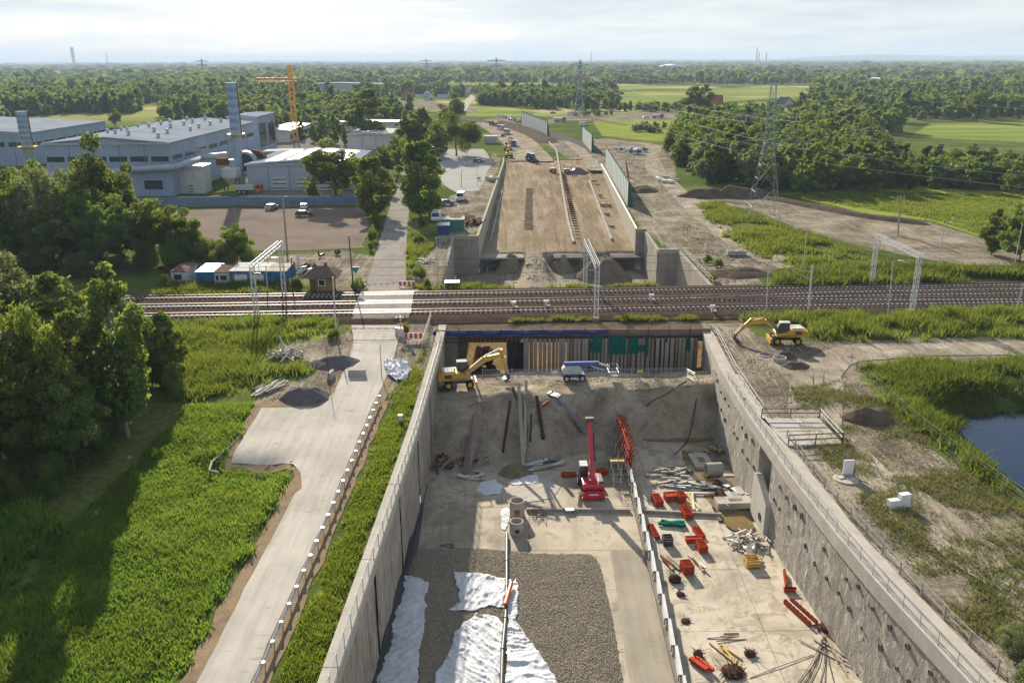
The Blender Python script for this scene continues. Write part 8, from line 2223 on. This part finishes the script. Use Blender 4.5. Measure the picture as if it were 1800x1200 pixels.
def stack(label, x, y, z0, h, r, legs=False):
    t = thing('chimney_stack', label, 'chimney', (x, y, 0)); n = 7
    for k in range(n):
        a, c = lerp(z0, h, k / n), lerp(z0, h, (k + 1) / n); MB().bar((x, y, a + .03), (x, y, c), r, 28).build('segment', STACKM, t, True, True); MB().bar((x, y, c - .12), (x, y, c + .04), r * 1.04, 28).build('flange', CLAD, t, True)
    MB().bar((x, y, z0 + .8), (x, y, z0 + 1.0), r * 1.7, 16).build('platform', YELP, t, True)
    for k in range(12):
        a = k * math.pi / 6; MB().bar((x + r * 1.65 * math.cos(a), y + r * 1.65 * math.sin(a), z0 + 1), (x + r * 1.65 * math.cos(a), y + r * 1.65 * math.sin(a), z0 + 2.1), .05, 4).build('railing_post', YELP, t, True)
    MB().bar((x + r + .15, y, z0), (x + r + .15, y, h), .12, 5).build('ladder', RUST, t, True)
    if legs:
        MB().bar((x, y, z0 - 3), (x, y, z0), r * .25, 18, r).build('cone', CLAD_L, t, True)
        for k in range(4): a = k * math.pi / 2 + .4; MB().bar((x + r * math.cos(a), y + r * math.sin(a), 0), (x + r * math.cos(a), y + r * math.sin(a), z0), .18, 5).build('leg', STEEL, t, True)
    else: MB().bar((x, y, 0), (x, y, z0), r * .8, 18).build('base', CLAD, t, True)
stack('tall ringed steel chimney beside the big factory hall', -79.6, 262, 14.5, 30.0, 1.55)
stack('shorter ringed silo stack at the left factory hall', -166.5, 307, 7.0, 19.8, 1.9, True)
def filter_plant():
    t = thing('filter_plant', 'rusty dust filter with big round drums under the chimney', 'plant', (-79, 258, 0))
    for i, (x, y) in enumerate(((-77.8, 263), (-75.6, 266))): MB().bar((x, y - 1.2, 7.0), (x, y + 1.2, 7.0), 3.4, 24).build('drum', RUST if i else CLAD_L, t, True); MB().bar((x, y - 1.3, 7.0), (x, y + 1.3, 7.0), 2.6, 24).build('drum_face', SLATE, t, True)
    b = MB(); b.lathe((-80, 254.5, 0), [(1.0, 1.6), (2.9, 3.8), (2.9, 6.2), (0, 6.4)], 8); b.build('hopper', PLASTER, t, True)
    for s in (-1, 1):
        for q in (-1, 1): MB().bar((-80 + s * 1.8, 254.5 + q * 1.8, 0), (-80 + s * 1.8, 254.5 + q * 1.8, 4), .15, 5).build('leg', STEEL_D, t, True)
    MB().box((-82.5, 256, 8.0), (3.2, 2.4, 2.0)).build('motor_house', RUST, t, True); MB().bar((-79.5, 256, 6.3), (-79.5, 256, 8.6), 1.2, 14).build('dome', CLAD_L, t, True)
filter_plant()
t = car('orange skip container in the factory yard', W(440, 340), 0, ORANGE_M, 'truck', name='skip_truck')
def panel_fence():
    t = thing('panel_fence', 'long blue-grey metal panel fence behind the gravel lot', 'fence', (-64, 224, 0)); x = -104.0
    while x < -36.5:
        MB().box((x + 1.2, 224.6, 1.2), (2.36, .1, 2.35)).build('panel', FENCEB, t, True); MB().box((x, 224.6, 1.25), (.12, .16, 2.5)).build('post', FENCEB, t, True)
        x += 2.4
panel_fence()
def crane():
    x, y = -96.8, 409; t = thing('tower_crane', 'orange tower crane with short jib behind the factory', 'crane', (x, y, 0))
    b = MB(); truss(b, (x, y, 0), (x, y, 27.5), 2.0, .22, 14); b.build('mast', CRANE_Y, t, True)
    b = MB(); truss(b, (x + 4.5, y - 2, 28), (x - 13, y - 10, 28), 1.5, .25, 12); b.build('jib', CRANE_Y, t, True)
    b = MB(); truss(b, (x, y, 28.5), (x, y, 34.3), 1.3, .2, 4); b.build('apex', CRANE_Y, t, True)
    MB().bar((x, y, 34.2), (x - 7, y - 5, 28.7), .22, 5).build('tie', WOOD_W, t, True); MB().bar((x, y, 34.2), (x + 4.3, y - 2, 28.6), .15, 5).build('tie', CRANE_Y, t, True)
    MB().box((x - 1.6, y - 1.5, 26.6), (1.6, 1.6, 2)).build('cab', WHITE_D, t, True); MB().box((x + 4, y - 2, 27), (1.6, 1.6, 2.4)).build('counterweight', CONC, t, True)
crane()
# ------------------------------------------------------------------ power line
def pylon(label, x, y, h, w, arms, rz=0.0, r=.13):
    t = thing('power_pylon', label, 'pylon', (x, y, 0), rz); B = MB()
    lv = [(0, w), (h * .22, w * .74), (h * .42, w * .48), (h * .58, w * .30), (h * .80, w * .22), (h, w * .16)]
    for (za, wa), (zb, wb) in zip(lv[:-1], lv[1:]):
        C = [(-1, -1), (1, -1), (1, 1), (-1, 1)]
        for i in range(4):
            a = Vector((C[i][0] * wa / 2, C[i][1] * wa / 2, za)); b_ = Vector((C[i][0] * wb / 2, C[i][1] * wb / 2, zb)); j = (i + 1) % 4
            c = Vector((C[j][0] * wa / 2, C[j][1] * wa / 2, za)); d = Vector((C[j][0] * wb / 2, C[j][1] * wb / 2, zb))
            B.bar(a, b_, r, 4); B.bar(a, d, r * .65, 3); B.bar(c, b_, r * .65, 3); B.bar(b_, d, r * .6, 3)
            m = a.lerp(b_, .5); n_ = c.lerp(d, .5); B.bar(m, n_, r * .5, 3)
    B.build('tower', PYLON, t)
    for z, l in arms:
        A = MB()
        for s in (-1, 1):
            for k in (-.4, .4): A.bar((0, k, z - .6), (s * l, 0, z), r, 3); A.bar((0, k, z + 1.1), (s * l, 0, z), r * .9, 3)
            for q in (.33, .66): A.bar((s * l * q, 0, z - .6 * (1 - q)), (s * l * q, 0, z + 1.1 * (1 - q)), r * .5, 3)
        A.build('crossarm', PYLON, t)
        for s in (-1, 1): MB().bar((s * l, 0, z), (s * l, 0, z - 1.6), .1, 5).build('insulator', WHITE_D, t)
    return t
PY = (61.3, 200.5)
arms = [(17.8, 8.6), (24.0, 5.6)]
pylon('large lattice power pylon standing right of the haul road', *PY, 30.5, 7.0, arms, R(-6), .052)
FAR = [(Vector((W(1018, 205).x, W(1018, 205).y, 0)), WD(1018, 105, W(1018, 205).y).z)]
fx, fy = FAR[0][0].x, FAR[0][0].y
pylon('lattice power pylon beyond the junction', fx, fy, 36, 7, [(26, 9), (33, 6)], 0, .2)
WIRE = mat('conductor', (.6, .6, .6), .1, 1, .5, .4)
k = 0
for z, l in arms:
    for s in (-1, 1):
        a = Vector((PY[0] + s * l * math.cos(R(-6)), PY[1] + s * l * math.sin(R(-6)), z - 1.6))
        nm = ('lower' if z < 20 else 'upper') + (' left' if s < 0 else ' right')
        wires('%s conductor from the big pylon to the far pylon' % nm, a, (fx + s * l, fy, z + 7), 16, 5, .034, 'power_line', WIRE)
        wires('%s conductor from the big pylon out to the right' % nm, a, (PY[0] + 190 + s * 9, 100 + s * 20, z - 1), 18, 6, .03, 'power_line', WIRE)
wires('earth wire from the top of the big pylon to the right', (PY[0], PY[1], 30.4), (250, 110, 28), 18, 5, .03, 'power_line', WIRE)
wires('earth wire from the top of the big pylon to the far pylon', (PY[0], PY[1], 30.4), (fx, fy, 36), 16, 4, .03, 'power_line', WIRE)
for lab, px, py, ty, h in (('far pylon left of centre on the horizon', 873, 150, 102, 0), ('far pylon above the crane on the left horizon', 358, 142, 104, 0), ('faint pylon on the horizon between crane and junction', 750, 135, 104, 0)):
    p = W(px, py); q = WD(px, ty, p.y); pylon(lab, p.x, p.y, q.z, 8, [(q.z * .72, 10), (q.z * .9, 14)], 0, .45)
# ------------------------------------------------------------------ houses and far landmarks
def house(label, px, py, w, d, h, rh, wall, roof, rz=0.0, name='house', dorm=False):
    p = W(px, py); t = thing(name, label, 'house', p, rz)
    b = MB(); b.side([(-w / 2, 0), (w / 2, 0), (w / 2, h), (0, h + rh), (-w / 2, h)], -d / 2, d / 2); b.build('wall', wall, t)
    for s in (-1, 1): r = MB(); r.side([(0, h + rh + .15), (s * (w / 2 + .6), h - .3), (s * (w / 2 + .6), h), (0, h + rh + .5)], -d / 2 - .5, d / 2 + .5); r.build('roof', roof, t)
    MB().box((w * .2, 0, h + rh), (.8, .8, 1.8)).build('chimney', BRICKM, t)
    for i in range(2):
        for z in (1.4, 4.0)[:2 if h > 4.5 else 1]: f = MB().box((-w / 4 + i * w / 2, -d / 2 - .03, z), (1.4, .08, 1.4)).build('window', WHITE, t); MB().box((-w / 4 + i * w / 2, -d / 2 - .08, z), (1.1, .04, 1.1)).build('pane', GLASS, f)
    MB().box((0, -d / 2 - .03, 1.1), (1.1, .08, 2.2)).build('door', BROWNROOF, t)
house('white house with dark roof behind the pylon', 1378, 196, 9, 10, 5.5, 4, PLASTER, SLATE, R(20))
house('brick house with brown roof left of the poplars', 1256, 192, 10, 10, 5, 5, BRICKM, TILE, R(70))
house('house with steep red roof in the village', 716, 176, 12, 12, 3, 7, BRICKM, TILE, R(5))
house('village house with blue-grey roof', 744, 172, 14, 10, 4, 4, PLASTER, SLATE, R(60))
house('village house with turquoise roof', 754, 176, 8, 8, 3, 3, PLASTER, mat('turquoise_roof', (.10, .32, .34), .1, 1, .6), R(40))
house('white village house on the right of the group', 780, 172, 16, 10, 4, 4, PLASTER, SLATE, R(85))
house('white house among the trees beyond the junction', 1040, 150, 26, 16, 7, 6, PLASTER, TILE, R(15))
house('red roofed house among the trees beyond the junction', 1028, 152, 18, 14, 5, 7, BRICKM, TILE, R(75))
house('small house at the far left of the village road', 824, 164, 14, 12, 4, 5, PLASTER, TILE, R(30))
def far_box(label, px, py, w, d, h, wall, roof, name='warehouse'):
    p = W(px, py); t = thing(name, label, 'building', p)
    b = MB(); b.side([(-w / 2, 0), (w / 2, 0), (w / 2, h), (0, h * 1.2), (-w / 2, h)], -d / 2, d / 2); b.build('wall', wall, t)
    for s in (-1, 1): r = MB(); r.side([(0, h * 1.2 + .1), (s * (w / 2 + 1), h), (s * (w / 2 + 1), h + .6), (0, h * 1.2 + .7)], -d / 2 - 1, d / 2 + 1); r.build('roof', roof, t)
far_box('white roofed hall far off on the right, left one', 1545, 146, 52, 60, 6, WHITE_D, WHITE)
far_box('long pale hall at the far right edge', 1740, 148, 90, 60, 7, WHITE_D, WHITE)
far_box('grey low sheds between the two far white halls', 1640, 148, 70, 40, 5, CLAD_L, CLAD_L)
far_box('long pale hall beside the motorway', 600, 160, 120, 30, 8, CLAD_L, WHITE_D)
far_box('white building left of the crane by the motorway', 494, 158, 30, 20, 9, WHITE, WHITE_D)
p = W(1186, 126); t = thing('arched_hall', 'pale arched hall roof above the far trees', 'building', p); b = MB(); b.side([(60 * math.cos(a), 22 * math.sin(a)) for a in np.linspace(0, math.pi, 18)], -60, 60); b.build('shell', WHITE, t)
def landmark(label, px, py, ty, w, name, cat, twin=False, dist=None):
    p = W(px, py); q = WD(px, ty, p.y); t = thing(name, label, cat, p)
    if twin:
        for s in (-1, 1): MB().box((s * w * .32, 0, q.z * .25), (w * .3, w * .8, q.z * .5)).build('leg', CONC_D, t)
        MB().box((0, 0, q.z * .72), (w, w, q.z * .5)).build('head', CONC_D, t); MB().box((0, 0, q.z * .985), (w * .5, w * .5, q.z * .05)).build('cap', CONC, t)
    else:
        n = 5
        for k in range(n): MB().bar((0, 0, q.z * k / n), (0, 0, q.z * (k + 1) / n), lerp(w, w * .6, k / n) / 2, 12, lerp(w, w * .6, (k + 1) / n) / 2).build('segment', CONC_D if k % 2 else BRICKM, t)
landmark('grey twin-legged winding tower on the left horizon', 131, 117, 83, 20, 'winding_tower', 'tower', True)
landmark('thin chimney right of the winding tower', 190, 117, 91, 9, 'chimney', 'chimney')
for lab, px, ty, w in (('tallest thin chimney on the right horizon', 1329, 84, 18), ('second thin chimney on the right horizon', 1333, 91, 16), ('third thin chimney on the right horizon', 1346, 92, 16), ('faint chimney near the centre of the horizon', 1039, 92, 16)):
    landmark(lab, px, 113.6, ty, w * .6, 'chimney', 'chimney')
# ------------------------------------------------------------------ air
def haze():
    b = MB(); b.box((0, 11500, 74), (64000, 34000, 172)); o = b.build('haze', None, None)
    m = bpy.data.materials.new('haze'); m.use_nodes = True; nt = m.node_tree; nt.nodes.clear()
    out = nt.nodes.new('ShaderNodeOutputMaterial'); v = nt.nodes.new('ShaderNodeVolumePrincipled')
    v.inputs['Color'].default_value = (.64, .80, 1.0, 1); v.inputs['Density'].default_value = 1.2e-4; v.inputs['Anisotropy'].default_value = 0.0
    nt.links.new(v.outputs[0], out.inputs['Volume']); o.data.materials.append(m)
    tag(o, 'thin blue summer haze over the whole plain', 'haze', None, 'stuff')
haze()
